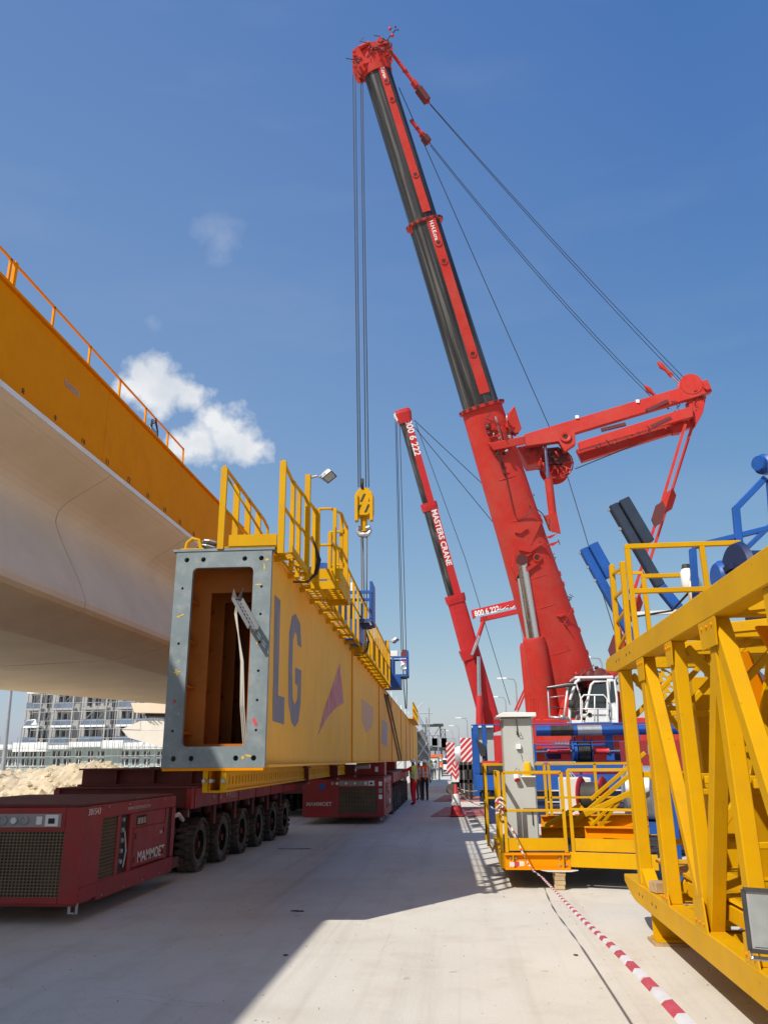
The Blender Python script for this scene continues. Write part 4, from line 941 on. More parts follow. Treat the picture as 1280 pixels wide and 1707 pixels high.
b = MB(); b.bb(-6.98, -4.70, 14.8, 16.9, 1.401, 1.46); b.build('plate', MDK, lu)
b = MB(); b.bb(-6.85, -4.85, 15.0, 16.7, 1.461, 1.62); b.build('plate', MRED, lu)
sd1 = root('saddle_block', (-2.7, 25.3, 1.4), 0, 'dark red saddle block between trailer deck and girder', 'saddle')
b = MB(WM[sp2]); b.bb(-1.0, -0.1, 1.5, 2.3, 1.33, 1.733); b.build('saddle_body', MRED, sd1, 0.01)
b = MB(WM[sp2]); b.bb(-0.40, -0.30, 1.485, 1.499, 1.45, 1.60); b.build('white_tag', WHT, sd1)
sd2 = root('saddle_block', (-2.9, 33.5, 1.4), 0, 'dark red saddle block further along the trailer under the girder', 'saddle')
b = MB(WM[sp2]); b.bb(-1.5, -0.3, 9.8, 10.8, 1.41, 1.733); b.build('saddle_body', MRED, sd2, 0.01)
rp = root('roller_pipe', (-3.2, 22.6, 1.6), 0, 'short pale steel pipe lying under the girder beside the saddle', 'pipe')
b = MB(); b.rod((-3.15, 22.6, 1.62), (-2.62, 22.55, 1.64), 0.06, 12); b.build('pipe_body', GAL, rp)

# ------------------------------------------------------------------ main crane
cr = root('mobile_crane', (3.6, 32, 0), 0, 'big red telescopic crane with black boom sections, lifting the girder', 'crane')
BY0, BY1 = 32.0, 24.6
def bp(px, py):                                    # boom axis point from pixel: depth follows the boom plane
    t = (1190-py)/(1190-95.0); t = max(-0.1, min(1.05, t))
    # depth along y is chosen so the axis is straight in 3D (solved on the line below)
    return t
B0 = at_y(968, 1215, BY0); B1 = at_y(621, 96, BY1)
BD = (B1-B0).normalized(); BLN = (B1-B0).length
BS = (CR - BD*CR.dot(BD)).normalized()             # across the boom, in the picture to the right
BF = BD.cross(BS).normalized()                      # away or towards; make it point to camera
if BF.dot(CP-B0) < 0: BF = -BF
def on(py):                                         # parameter on the boom where it crosses picture row py
    lo, hi = -0.1, 1.1
    for _ in range(40):
        mid = (lo+hi)/2; p = B0+(B1-B0)*mid; d = p-CP; y = CY-F*d.dot(CU)/d.dot(CW)
        if y > py: lo = mid
        else: hi = mid
    return lo
def pxm(t):                                         # metres per photo pixel at boom parameter t
    p = B0+(B1-B0)*t; return (p-CP).dot(CW)/F
def ax(t, s=0.0, f=0.0): return B0+(B1-B0)*t+BS*s+BF*f
def sect(t, half, depth, n=36, flat=0.55, shift=0.0):
    """boom cross-section: rounded belly on the left, flatter top on the right"""
    out = []
    for k in range(n):
        a = 2*math.pi*k/n; c, s_ = math.cos(a), math.sin(a)
        e = 0.74
        x = (abs(c)**e)*(1 if c > 0 else -1); y = (abs(s_)**e)*(1 if s_ > 0 else -1)
        if c < 0: x = c*0.999; y = (abs(s_)**0.95)*(1 if s_ > 0 else -1)
        out.append(ax(t, x*half+shift, y*depth))
    return out
t_c1, t_c2, t_hd = on(668), on(367), on(118)
h_c1 = 34*pxm(t_c1); 
def hw(pxhalf, py): t = on(py); return pxhalf*pxm(t)
# sections: base (red), second, third (black with red stripe)
b = MB(); b.loft([sect(on(1225), hw(50, 1200), 0.62), sect(on(1140), hw(49, 1140), 0.62), sect(on(900), hw(39.5, 900), 0.62), sect(t_c1-0.012, hw(34, 690), 0.6)]); base_sec = b.build('base_section', RED, cr)
def streaky(name, c0, c1, c2):
    M_ = bpy.data.materials.new(name); M_.use_nodes = True; N = M_.node_tree.nodes; Lk = M_.node_tree.links; bs = N['Principled BSDF']
    geo = N.new('ShaderNodeNewGeometry'); cmb = N.new('ShaderNodeCombineXYZ')
    for i, (v_, k_) in enumerate(((BS, 9.0), (BF, 9.0), (BD, 0.22))):
        dt = N.new('ShaderNodeVectorMath'); dt.operation = 'DOT_PRODUCT'; dt.inputs[1].default_value = v_*k_; Lk.new(geo.outputs['Position'], dt.inputs[0]); Lk.new(dt.outputs['Value'], cmb.inputs[i])
    nz = N.new('ShaderNodeTexNoise'); nz.inputs['Scale'].default_value = 1.0; nz.inputs['Detail'].default_value = 7; nz.inputs['Roughness'].default_value = 0.6; Lk.new(cmb.outputs[0], nz.inputs['Vector'])
    rp = N.new('ShaderNodeValToRGB'); e_ = rp.color_ramp.elements; e_[0].position = 0.36; e_[0].color = (*c0, 1); e_[1].position = 0.72; e_[1].color = (*c2, 1)
    q_ = e_.new(0.52); q_.color = (*c1, 1); Lk.new(nz.outputs['Fac'], rp.inputs[0]); Lk.new(rp.outputs[0], bs.inputs['Base Color'])
    bs.inputs['Metallic'].default_value = 0.35
    mr = N.new('ShaderNodeMapRange'); mr.inputs[1].default_value = 0.3; mr.inputs[2].default_value = 0.7; mr.inputs[3].default_value = 0.28; mr.inputs[4].default_value = 0.55; Lk.new(nz.outputs['Fac'], mr.inputs[0]); Lk.new(mr.outputs[0], bs.inputs['Roughness'])
    return M_
BLK = streaky('greasy_streaked_boom_steel', (0.018, 0.018, 0.021), (0.045, 0.044, 0.044), (0.17, 0.16, 0.15))
def black_sec(py0, py1, h0, h1, dep):
    b = MB(); b.loft([sect(on(py0), hw(h0, py0), dep), sect(on(py1), hw(h1, py1), dep)]); return b.build('boom_section', BLK, cr)
s2 = black_sec(690, 375, 30.5, 26.5, 0.52); s3 = black_sec(390, 100, 24.5, 22.5, 0.44)
def stripe(par, py0, py1, off0, off1, w0, w1, dep):
    t0, t1 = on(py0), on(py1)
    b = MB()
    o0, o1 = off0*pxm(t0), off1*pxm(t1); a0, a1 = w0*pxm(t0)/2, w1*pxm(t1)/2
    b.loft([[ax(t0, o0-a0, dep-0.03), ax(t0, o0+a0, dep-0.03), ax(t0, o0+a0, dep+0.022), ax(t0, o0-a0, dep+0.022)], [ax(t1, o1-a1, dep-0.03), ax(t1, o1+a1, dep-0.03), ax(t1, o1+a1, dep+0.022), ax(t1, o1-a1, dep+0.022)]], False)
    return b.build('red_stripe', RED, par)
stripe(s2, 662, 372, 9, 9, 17, 15, 0.52); stripe(s3, 362, 112, 7, 6, 14, 11, 0.44)
def boss(par, px_off, py, dep, r=0.14):
    t = on(py); c = ax(t, px_off*pxm(t), dep+0.02)
    b = MB(); b.lathe(c, BF, [(0.55*r, -0.02), (0.62*r, 0.03), (r, 0.03), (r, -0.02)], 20); b.build('inspection_ring', RED, par)
    b = MB(); q = 0.42*r
    b.prism([c+BS*q+BD*q+BF*0.006, c-BS*q+BD*q+BF*0.006, c-BS*q-BD*q+BF*0.006, c+BS*q-BD*q+BF*0.006], BF*0.012); b.build('inspection_hole', DRK, par)
for (py, off) in ((598, 9), (446, 9), (416, 9)): boss(s2, off, py, 0.52)
for (py, off) in ((302, 7), (178, 7), (148, 7)): boss(s3, off, py, 0.44, 0.12)
boss(base_sec, 10, 932, 0.62, 0.17); boss(base_sec, 8, 762, 0.6, 0.13)
# collars with slotted rims
def collar(py, half, dep, par, tall=0.32):
    t = on(py); hh = hw(half, py); rings = []
    for (dt, k) in ((-tall, 1.0), (-tall*0.35, 1.0), (-tall*0.30, 1.16), (0.0, 1.17), (0.0, 0.97)):
        p = sect(t, hh*k, dep*k); rings.append([q+BD*dt for q in p])
    b = MB(); b.loft(rings, False); co = b.build('collar', RED, par)
    n = 36; p = sect(t, hh*1.175, dep*1.175)
    for k in range(0, n, 2):
        a, c = p[k], p[(k+1) % n]; mid = (a+c)/2
        if (mid-ax(t)).dot(BF) < -0.05: continue
        nn = (mid-ax(t)); nn = (nn-BD*nn.dot(BD)).normalized(); tg = (c-a).normalized()
        b = MB(); b.prism([mid+nn*0.0+tg*x+BD*y for (x, y) in ((-0.06, -0.085), (0.06, -0.085), (0.085, -0.05), (0.06, -0.015), (-0.06, -0.015), (-0.085, -0.05))], nn*0.012); b.build('slot', DRK, co)
collar(372, 27, 0.5, s2); collar(678, 33, 0.6, base_sec, 0.42)
# lettering on the stripe, running down the boom
def boom_text(par, s, size, off, py, dep, mt=LTR):
    t = on(py); o = ax(t, off*pxm(t), dep+0.026)
    text('lettering', s, size, frame(o, -BD, BS), mt, par, offset=0.006)
boom_text(s2, 'H.H.E.crane', 0.215, 5.5, 379, 0.52); boom_text(s3, 'H.E.crane', 0.20, 4.5, 117, 0.44)
# boom head with sheaves
hd = MB()
t = on(118)
hd.loft([[q for q in sect(on(125), hw(24.5, 118), 0.5)], [q for q in sect(on(100), hw(27, 118), 0.52)], [q for q in sect(on(88), hw(25, 118), 0.5)]], False)
head = hd.build('boom_head', RED, cr)
def hpt(px, py, f=0.0):                              # point in the head plane by pixel
    d = ray(px, py); p0 = ax(on(100)); n_ = BF; tt = (p0-CP).dot(n_)/d.dot(n_); return CP+d*tt+BF*f
for f in (-0.35, 0.0, 0.35):
    b = MB(); b.prism([hpt(592, 90, f), hpt(607, 82, f), hpt(640, 76, f), hpt(655, 90, f), hpt(650, 104, f), hpt(622, 112, f), hpt(608, 128, f), hpt(596, 130, f), hpt(587, 112, f)], BF*0.06); b.build('head_plate', RED, head)
for f in (-0.22, -0.12, 0.12, 0.22):
    b = MB(); b.lathe(hpt(600, 106, f), BF, [(0.06, -0.03), (0.26, -0.03), (0.22, 0.0), (0.26, 0.03), (0.06, 0.03)], 22); b.build('sheave', MDK, head)
b = MB(); b.rod(hpt(600, 106, -0.42), hpt(600, 106, 0.45), 0.07, 12); b.rod(hpt(634, 78, -0.4), hpt(634, 78, 0.5), 0.10, 14); b.build('pin', RED, head)
for (a, c, r) in ((hpt(612, 92, 0.45), hpt(648, 82, 0.45), 0.05), (hpt(605, 118, 0.43), hpt(648, 100, 0.45), 0.04), (hpt(600, 92, 0.5), hpt(616, 84, 0.5), 0.08), (hpt(590, 120, 0.4), hpt(604, 132, 0.4), 0.06), (hpt(640, 76, 0.3), hpt(656, 100, 0.3), 0.05)):
    b = MB(); b.rod(a, c, r, 10); b.build('strut', RED, head)
# small wind vane on the head
wv = root('anemometer', hpt(650, 78), 0, 'small dark wind gauge with red lamp on the boom head tip', 'wind gauge')
b = MB(); b.rod(hpt(648, 84), hpt(646, 66), 0.05, 8); b.rod(hpt(642, 69), hpt(660, 48), 0.025, 6); b.build('mast', DRK, wv)
for (px, py, mt_) in ((650, 47, PINK), (654, 58, PINK), (659, 44, DRK), (663, 49, DRK)):
    b = MB(); b.ball(hpt(px, py), 0.075 if mt_ is PINK else 0.04, 8); b.build('lamp' if mt_ is PINK else 'cup', mt_, wv)

# base section details: ribs, brackets, hoses
def bpt(px, py, f):                                  # point on the boom's camera side by pixel (plane offset f)
    d = ray(px, py); p0 = ax(0.3)+BF*f; tt = (p0-CP).dot(BF)/d.dot(BF); return CP+d*tt
for (px, py, w_) in ((868, 885, 22), (885, 912, 42), (877, 925, 22), (880, 945, 36), (918, 893, 22), (922, 905, 24), (935, 1025, 16)):
    b = MB(); a = bpt(px-w_/2, py+w_*0.12, 0.60); c = bpt(px+w_/2, py-w_*0.18, 0.60); e = bpt(px-w_*0.05, py+w_*0.22, 0.60)
    b.prism([a, c, e], BF*0.10); b.build('gusset', RED, base_sec)
for (p_, q_, r) in (((935, 1030), (952, 1055), 0.02), ((940, 1040), (955, 1012), 0.012)):
    b = MB(); b.rod(bpt(*p_, 0.64), bpt(*q_, 0.64), r, 6); b.build('small_rod', RED, base_sec)
b = MB(); b.tube([bpt(838, 770, 0.64), bpt(848, 815, 0.64), bpt(857, 855, 0.64), bpt(862, 866, 0.66), bpt(878, 860, 0.66), bpt(890, 845, 0.68), bpt(903, 855, 0.68), bpt(911, 868, 0.66)], 0.022, 6); b.build('hose', MDK, base_sec)
b = MB(); b.tube([bpt(824, 745, 0.64), bpt(831, 760, 0.7), bpt(836, 775, 0.66), bpt(841, 790, 0.66)], 0.05, 6); b.build('hose', MDK, base_sec)
b = MB(); b.prism([bpt(869, 940, 0.3), bpt(900, 870, 0.3), bpt(861, 870, 0.3), bpt(852, 945, 0.3), bpt(858, 965, 0.3)], BF*0.33); b.build('cylinder_bracket', RED, base_sec)
# reinforcing edge along the top of the base section and side fittings
for (px, py) in ((945, 968), (953, 985), (966, 1030), (975, 1062), (988, 1100), (900, 872), (920, 880)):
    t_ = on(py); c = ax(t_, hw(50-(1225-py)*0.036, py)-0.01, 0.15); b = MB(); b.box(c, (0.14, 0.22, 0.20), R=Matrix((BS, BF, BD)).transposed()); b.build('lug', RED, base_sec, 0.02)
# wire reel frame and bracket box below the first collar
b = MB()
for lp in ([(806, 705), (826, 700), (838, 738), (818, 745)],):
    pts = [bpt(*q, 0.75) for q in lp]; b.tube(pts, 0.02, 6, closed=True)
b.rod(bpt(811, 718, 0.75), bpt(830, 713, 0.75), 0.018, 6); b.rod(bpt(814, 730, 0.75), bpt(833, 725, 0.75), 0.018, 6); b.build('guard_frame', RED, base_sec)
b = MB(); b.ball(bpt(813, 712, 0.7), 0.13, 12); b.ball(bpt(815, 722, 0.7), 0.09, 10); b.build('horn_lamp', MDK, base_sec)
b = MB(); b.bar(bpt(826, 694, 0.68), bpt(836, 733, 0.68), 0.06, 0.06); b.build('sensor_tube', GAL, base_sec)
b = MB(); b.prism([bpt(846, 690, 0.1), bpt(854, 680, 0.1), bpt(866, 718, 0.1), bpt(858, 728, 0.1), bpt(840, 715, 0.1)], BF*0.5); b.build('bracket_box', RED, base_sec, 0.02)
b = MB(); b.prism([bpt(812, 740, 0.62), bpt(872, 728, 0.62), bpt(874, 741, 0.62), bpt(822, 752, 0.62)], BF*0.2); b.build('yoke', RED, base_sec, 0.02)

# luffing cylinders: red barrels with steel rods
for k, (p_, m_, q_, f) in enumerate((((915, 1215), (889, 1063), (868, 933), 0.45), ((897, 1205), (884, 1072), (861, 945), -0.5))):
    a, c, e = bpt(*p_, f), bpt(*m_, f), bpt(*q_, f)
    lc = MB(); lc.lathe(a, c-a, [(0, 0), (0.44, 0), (0.44, (c-a).length-0.15), (0.40, (c-a).length), (0, (c-a).length)], 24); cyl = lc.build('luffing_cylinder', RED, cr)
    lc = MB(); lc.rod(c-(c-a).normalized()*0.1, e, 0.27, 20); lc.build('piston_rod', STL, cyl)
    lc = MB(); lc.lathe(e-BF*0.3, BF, [(0, 0), (0.22, 0), (0.22, 0.6), (0, 0.6)], 16); lc.build('rod_eye', MDK, cyl)

# folded guying mast (two arms) with winch, reaching to the right
MY = 30.5
def mp(px, py, f=0.0): return at_y(px, py, MY)+V((0, -f, 0))
mast = MB(); mast.prism([mp(873, 728), mp(1176, 637), mp(1184, 657), mp(1165, 664), mp(957, 726), mp(958, 744), mp(940, 757), mp(930, 740), mp(876, 748)], V((0, -0.28, 0))); arm1 = mast.build('guying_arm', RED, cr, 0.02)
mast = MB(); mast.prism([mp(965, 736, -1.1), mp(1160, 680, -1.1), mp(1165, 697, -1.1), mp(975, 757, -1.1)], V((0, -0.3, 0))); arm2 = mast.build('guying_arm', RED, cr, 0.02)
mast = MB(); mast.prism([mp(962, 742, 0.1), mp(1150, 682, 0.1), mp(1152, 700, 0.1), mp(965, 755, 0.1)], V((0, -0.25, 0))); mast.build('guying_arm', RED, cr, 0.02)
b = MB(); b.lathe(mp(941, 733, 0.32), (0, -1, 0), [(0.10, 0.0), (0.16, 0.04), (0.22, 0.04), (0.24, 0.0)], 20); b.build('pivot_ring', RED, arm1)
b = MB(); b.lathe(mp(941, 733, 0.29), (0, -1, 0), [(0, 0), (0.17, 0)], 20); b.build('pivot_hole', DRK, arm1)
b = MB(); b.lathe(mp(930, 764, -1.5), (0, -1, 0), [(0, 0), (0.62, 0), (0.62, 0.06), (0.42, 0.1), (0.42, 0.9), (0.62, 0.94), (0.62, 1.0), (0, 1.0)], 26); wn_ = b.build('guying_winch', RED, cr)
b = MB()
for k in range(12):
    a = k*0.5236; c = mp(930, 766, -0.44); b.bar(c+V((math.cos(a)*0.2, 0, math.sin(a)*0.2)), c+V((math.cos(a)*0.64, 0, math.sin(a)*0.64)), 0.06, 0.10, (0, 1, 0))
b.tube([mp(930, 766, -0.44)+V((math.cos(a*0.39)*0.67, 0, math.sin(a*0.39)*0.67)) for a in range(16)], 0.03, 6, closed=True); b.build('winch_guard', RED, wn_)
b = MB(); b.prism([mp(893, 744, -0.3), mp(932, 740, -0.3), mp(950, 752, -0.3), mp(940, 768, -0.3), mp(905, 768, -0.3), mp(885, 762, -0.3)], V((0, 0.9, 0))); b.build('winch_frame', MDK, wn_, 0.02)
b = MB(); b.prism([mp(862, 742, -0.2), mp(905, 735, -0.2), mp(908, 768, -0.2), mp(880, 772, -0.2)], V((0, 0.8, 0))); b.build('mast_root', RED, cr, 0.02)
b = MB(); b.lathe(mp(1149, 645, -0.1), (0, -1, 0), [(0, 0), (0.46, 0), (0.46, 0.08), (0.40, 0.12), (0.40, 0.3), (0.46, 0.34), (0.46, 0.4), (0, 0.4)], 26); b.build('tip_sheave', RED, arm1)
b = MB(); b.lathe(mp(1174, 652, 0.33), (0, -1, 0), [(0, 0), (0.13, 0), (0.13, 0.1), (0, 0.1)], 12); b.build('tip_pin', RED, arm1)
b = MB(); b.prism([mp(1120, 700, 0.0), mp(1152, 692, 0.0), mp(1135, 720, 0.0), mp(1122, 722, 0.0)], V((0, 0.3, 0))); b.build('tip_bracket', RED, arm2)
b = MB(); b.prism([mp(1145, 668, 0.15), mp(1176, 662, 0.15), mp(1170, 690, 0.15), mp(1158, 712, 0.15), mp(1150, 690, 0.15)], V((0, 0.5, 0))); b.build('tip_link', RED, arm2, 0.02)
for (px, py) in ((1060, 672), (960, 698)): b = MB(); b.box(mp(px, py+2, 0.3), (0.14, 0.06, 0.14)); b.build('reflector', WHT, arm1)
for (pa, pc_) in (((1082, 717), (1115, 702)), ((1075, 690), (1110, 674)), ((1000, 722), (1040, 712))):
    b = MB(); b.bar(mp(*pa, 0.32), mp(*pc_, 0.32), 0.1, 0.14); b.build('arm_fitting', MDK, arm2)
# erecting ram of the mast
a, c, e = bpt(921, 858, 0.2), bpt(914, 798, 0.2), mp(908, 735, -0.1)
b = MB(); b.rod(a, c, 0.16, 14); rm_ = b.build('mast_ram', RED, cr); b = MB(); b.rod(c, e, 0.075, 12); b.build('ram_rod', STL, rm_)
b = MB(); b.prism([bpt(905, 860, 0.1), bpt(925, 855, 0.1), bpt(932, 890, 0.1), bpt(915, 885, 0.1)], BF*0.3); b.build('ram_bracket', RED, rm_)
# tie bars from mast tip down to the superstructure
def tie(pts, k):
    P_ = [at_y(px, py, MY+dy) for (px, py, dy) in pts]
    for i in range(len(P_)-1):
        b = MB(); b.bar(P_[i], P_[i+1], 0.10, 0.16, (0, 1, 0)); b.build('tie_bar', RED, cr)
    for i in range(1, len(P_)-1):
        d = (P_[i+1]-P_[i-1]).normalized(); s = d.cross(V((0, 1, 0)))
        b = MB(); b.prism([P_[i]-d*0.55, P_[i]-d*0.3+s*0.2, P_[i]+d*0.3+s*0.2, P_[i]+d*0.55, P_[i]+d*0.3-s*0.2, P_[i]-d*0.3-s*0.2], V((0, -0.14, 0))); b.build('tie_joint', MDK if k else RED, cr)
tie([(1157, 700, 0.2), (1114, 836, 0.2), (1058, 1015, 0.2), (1030, 1085, 0.3), (1010, 1140, 0.4)], 0)
tie([(1142, 708, -0.3), (1097, 858, -0.3), (1046, 1020, -0.3), (1026, 1075, -0.3), (1006, 1135, -0.3)], 1)
# superstructure, winches and carrier
b = MB(); b.prism([at_y(925, 1215, 30.8), at_y(938, 1168, 30.8), at_y(1000, 1136, 30.8), at_y(1045, 1160, 30.8), at_y(1055, 1215, 30.8)], V((0, 1.6, 0))); b.build('superstructure', RED, cr, 0.03)
b = MB(); b.bb(1.7, 8.5, 30.4, 33.4, 2.1, 3.2); b.build('turntable_frame', RED, cr, 0.04)
b = MB(); b.bb(1.6, 13.0, 30.8, 33.6, 0.85, 2.05); b.build('carrier_body', RED, cr, 0.04)
for k in range(6):
    b = MB(); b.lathe((2.4+k*2.0, 30.6, 0.62), (0, 1, 0), [(0, 0), (0.28, 0.02), (0.3, 0.0), (0.56, 0.0), (0.62, 0.08), (0.62, 0.4), (0.56, 0.48), (0, 0.48)], 22); b.build('road_wheel', TYR, cr)
for k, (px, py, r) in enumerate(((998, 1130, 0.30), (985, 1142, 0.2), (1010, 1135, 0.24), (1018, 1122, 0.2), (980, 1128, 0.16))):
    b = MB(); b.lathe(at_y(px, py, 30.3), (0.3, -1, 0.2), [(0, 0), (r, 0), (r, 0.25), (r*0.6, 0.3), (0, 0.3)], 14); b.build('fitting', RED if k % 2 else MDK, cr)
b = MB(); b.tube([at_y(965, 1130, 30.2), at_y(975, 1118, 30.2), at_y(988, 1134, 30.2), at_y(962, 1134, 30.2)], 0.02, 6); b.build('handrail', RED, cr)
b = MB(); b.tube([at_y(883, 1187, 30.2), at_y(883, 1166, 30.2), at_y(896, 1166, 30.2), at_y(896, 1187, 30.2)], 0.025, 6); b.build('handrail', RED, cr)
b = MB(); b.bb(9.5, 13.0, 29.9, 32.6, 2.06, 4.4); b.build('counterweight', RED, cr, 0.05)

# operator's cab
CYB = 29.2
def cp(px, py, dy=0.0): return at_y(px, py, CYB+dy)
cab = MB()
def fr(pts, r=0.035, closed=False, nm='cab_frame', mt=WHT, par=None):
    b = MB(); b.tube([cp(*p) for p in pts], r, 8, closed=closed); return b.build(nm, mt, par or cr)
# shell: floor, back, roof and door
b = MB(); b.prism([cp(945, 1200, 0.05), cp(950, 1160, 0.05), cp(963, 1133, 0.05), cp(1022, 1131, 0.05), cp(1029, 1160, 0.05), cp(1032, 1205, 0.05), cp(948, 1206, 0.05)], V((0, 0.0, 0))+V((0, 0.001, 0))) if False else None
b.bb(0, 0.001, 0, 0.001, 0, 0.001) if False else None
a = cp(958, 1131); c = cp(1030, 1206); d_ = 1.5
cabg = MB(); cabg.bb(a.x, c.x, CYB, CYB+d_, a.z-0.02, a.z+0.07); cabg.build('cab_roof', WHT, cr, 0.02)
cabg = MB(); cabg.bb(cp(952, 1200).x, c.x, CYB, CYB+d_, c.z, c.z+0.12); cabg.build('cab_floor', WHT, cr, 0.02)
cabg = MB(); cabg.bb(cp(1018, 1200).x, c.x, CYB+0.02, CYB+d_, c.z+0.12, a.z-0.02); cabg.build('cab_back', WHT, cr, 0.03)
cabg = MB(); cabg.bb(cp(960, 1200).x, cp(1018, 1200).x, CYB+d_-0.05, CYB+d_, c.z+0.12, a.z-0.02); cabg.build('cab_far_wall', DRK, cr)
door_ = MB(); door_.prism([cp(975, 1205, -0.03), cp(980, 1183, -0.03), cp(1014, 1181, -0.03), cp(1016, 1204, -0.03)], V((0, 0.05, 0))); dr = door_.build('cab_door', WHT, cr, 0.01)
b = MB(); b.tube([cp(976, 1184, -0.02), cp(985, 1142, -0.02), cp(990, 1137, -0.02), cp(1012, 1136, -0.02), cp(1016, 1183, -0.02)], 0.045, 8); b.build('door_frame', WHT, dr)
b = MB(); b.prism([cp(980, 1181, 0.0), cp(988, 1141, 0.0), cp(1012, 1139, 0.0), cp(1014, 1180, 0.0)], V((0, 0.02, 0))); b.build('door_glass', GLS, dr)
b = MB(); b.prism([cp(1017, 1172, -0.005), cp(1017, 1136, -0.005), cp(1023, 1136, -0.005), cp(1026, 1170, -0.005)], V((0, 0.02, 0))); b.build('rear_glass', GLS, cr)
b = MB(); b.box(cp(983, 1192, -0.04), (0.12, 0.02, 0.14)); b.build('handle', DRK, dr)
fr([(949, 1204), (950, 1165), (960, 1137), (966, 1133)], 0.05); fr([(969, 1205), (970, 1170), (960, 1140)], 0.03)
fr([(1029, 1206), (1028, 1165), (1024, 1133)], 0.04)
fr([(968, 1192, -0.2), (968, 1165, -0.2), (973, 1159, -0.2), (1006, 1159, -0.2), (1012, 1166, -0.2), (1012, 1204, -0.2)], 0.028, nm='hand_hoop')
fr([(968, 1182, -0.2), (1012, 1182, -0.2)], 0.022, nm='hand_hoop'); fr([(991, 1159, -0.2), (991, 1203, -0.2)], 0.022, nm='hand_hoop')
# front cage
fr([(916, 1196, -0.1), (913, 1146, -0.1), (945, 1141, -0.1), (960, 1141, 0)], 0.035, nm='front_cage', mt=GAL); fr([(916, 1196, -0.1), (948, 1198, -0.1)], 0.05, nm='front_cage', mt=GAL)
fr([(940, 1196, -0.1), (946, 1146, -0.1)], 0.035, nm='front_cage'); fr([(917, 1163, -0.1), (940, 1160, -0.1)], 0.02, nm='front_cage', mt=GAL); fr([(918, 1178, -0.1), (938, 1182, -0.1)], 0.02, nm='front_cage', mt=DRK)
fr([(911, 1148, -0.2), (960, 1142, -0.2)], 0.04, nm='front_cage', mt=DRK); fr([(933, 1196, -0.1), (941, 1196, -0.1)], 0.09, nm='front_lamp', mt=GAL); fr([(952, 1180, -0.1), (954, 1168, -0.1)], 0.12, nm='mirror', mt=DRK)
b = MB(); b.prism([cp(972, 1202, 0.7), cp(968, 1172, 0.7), cp(974, 1172, 0.7), cp(980, 1190, 0.7), cp(992, 1190, 0.7), cp(992, 1202, 0.7)], V((0, 0.5, 0))); b.build('seat', DRK, cr, 0.02)

SLG = mat('rusty_sling', (0.16, 0.13, 0.11), 0.6, metal=0.3, var=0.2)
# ropes: hoist lines, guy lines, boom line
def rope(pts, r=0.022, label='steel rope', nm='wire_rope', grp='crane ropes'):
    b = MB(); b.tube(pts, r, 6); return b.build(nm, ROPE, None, label=label, cat='rope', group=grp)
HKY = 24.3
HC = at_y(605, 838, HKY)
tops = [(588, 122), (592, 122), (601, 126), (604, 130)]
bots = [(597.5, 812), (601, 812), (610, 812), (614.5, 812)]
for k, (tp, bt) in enumerate(zip(tops, bots)):
    rope([hpt(*tp, 0.1 if k % 2 else -0.1), at_y(*bt, HKY)], 0.020, 'hoist rope from the big boom head to its yellow hook block, %s of four' % ('first', 'second', 'third', 'fourth')[k])
# hook block
hb = root('hook_block', HC, 0, 'yellow hook block with black diagonal stripes hanging from the big crane', 'hook block')
s_ = (HC-CP).dot(CW)/F
def hq(px, py, f=0.0): return HC + V((1, 0, 0))*(px-605)*s_ - V((0, 0, 1))*(py-838)*s_*1.12 + V((0, -f, 0))
b = MB(); b.prism([hq(592, 822), hq(600, 814), hq(612, 814), hq(621, 822), hq(621, 852), hq(613, 858), hq(598, 858), hq(591, 852)], V((0, 0.5, 0))); bd = b.build('block_body', YEL, hb, 0.03)
for k in range(4):
    x = 594+k*7
    pts = [(x, 852), (x+4, 856), (min(x+22, 620), 834-(k*0)), (min(x+20, 620), 828)]
    pts = [(max(594, min(618, p)), q) for p, q in ((x-1, 836+0.0), (x+2.5, 836), (x+8.5, 824), (x+5, 824))] if k % 2 else [(max(594, min(618, p)), q) for p, q in ((x-1, 853), (x+2.5, 853), (x+8.5, 841), (x+5, 841))]
    b = MB(); b.prism([hq(p, q, 0.004) for p, q in pts], V((0, -0.01, 0))); b.build('black_stripe', DRK, bd)
for k, f in enumerate((-0.1, -0.25, -0.4)):
    b = MB(); b.lathe(hq(605, 826, f), (0, -1, 0), [(0, 0), (0.19, 0), (0.15, 0.04), (0.19, 0.08), (0, 0.08)], 20); b.build('sheave', DRK, bd)
b = MB(); b.bar(hq(594, 866, -0.05), hq(594, 826, -0.05), 0.1, 0.25, (0, 1, 0)); b.bar(hq(619, 866, -0.05), hq(619, 826, -0.05), 0.1, 0.25, (0, 1, 0)); b.build('side_weight', YEL, hb)
b = MB(); b.rod(hq(605, 858, -0.25), hq(605, 880, -0.25), 0.11, 14); b.build('hook_shank', YEL, hb)
b = MB()
for sgn in (-1, 1): b.tube([hq(605, 876, -0.25), hq(605+sgn*9, 874, -0.25), hq(605+sgn*11, 879, -0.25), hq(605+sgn*7, 884, -0.25), hq(605, 885, -0.25)], [0.10, 0.09, 0.06, 0.08, 0.11], 8)
b.build('double_hook', GAL, hb)
b = MB(); b.rod(hq(604, 816), hq(604, 800), 0.05, 8); b.build('top_pin', DRK, hb)
# slings from the hook to the girder
gx = -2.85
for k, (pa, pb) in enumerate((((600, 882), (604, 1040)), ((610, 882), (611, 1045)), ((603, 884), (608, 1042)))):
    a = hq(*pa, -0.25); e = at_y(pb[0], pb[1], HKY-0.4+0.4*k); 
    b = MB(); mid = lerp(a, e, 0.28)
    b.tube([a, mid, e], [0.028, 0.022, 0.022], 6); b.build('wire_sling', SLG, None, label='grey wire sling from the yellow hook down to the girder, %s one' % ('left', 'right', 'middle')[k], cat='sling', group='slings under the yellow hook')
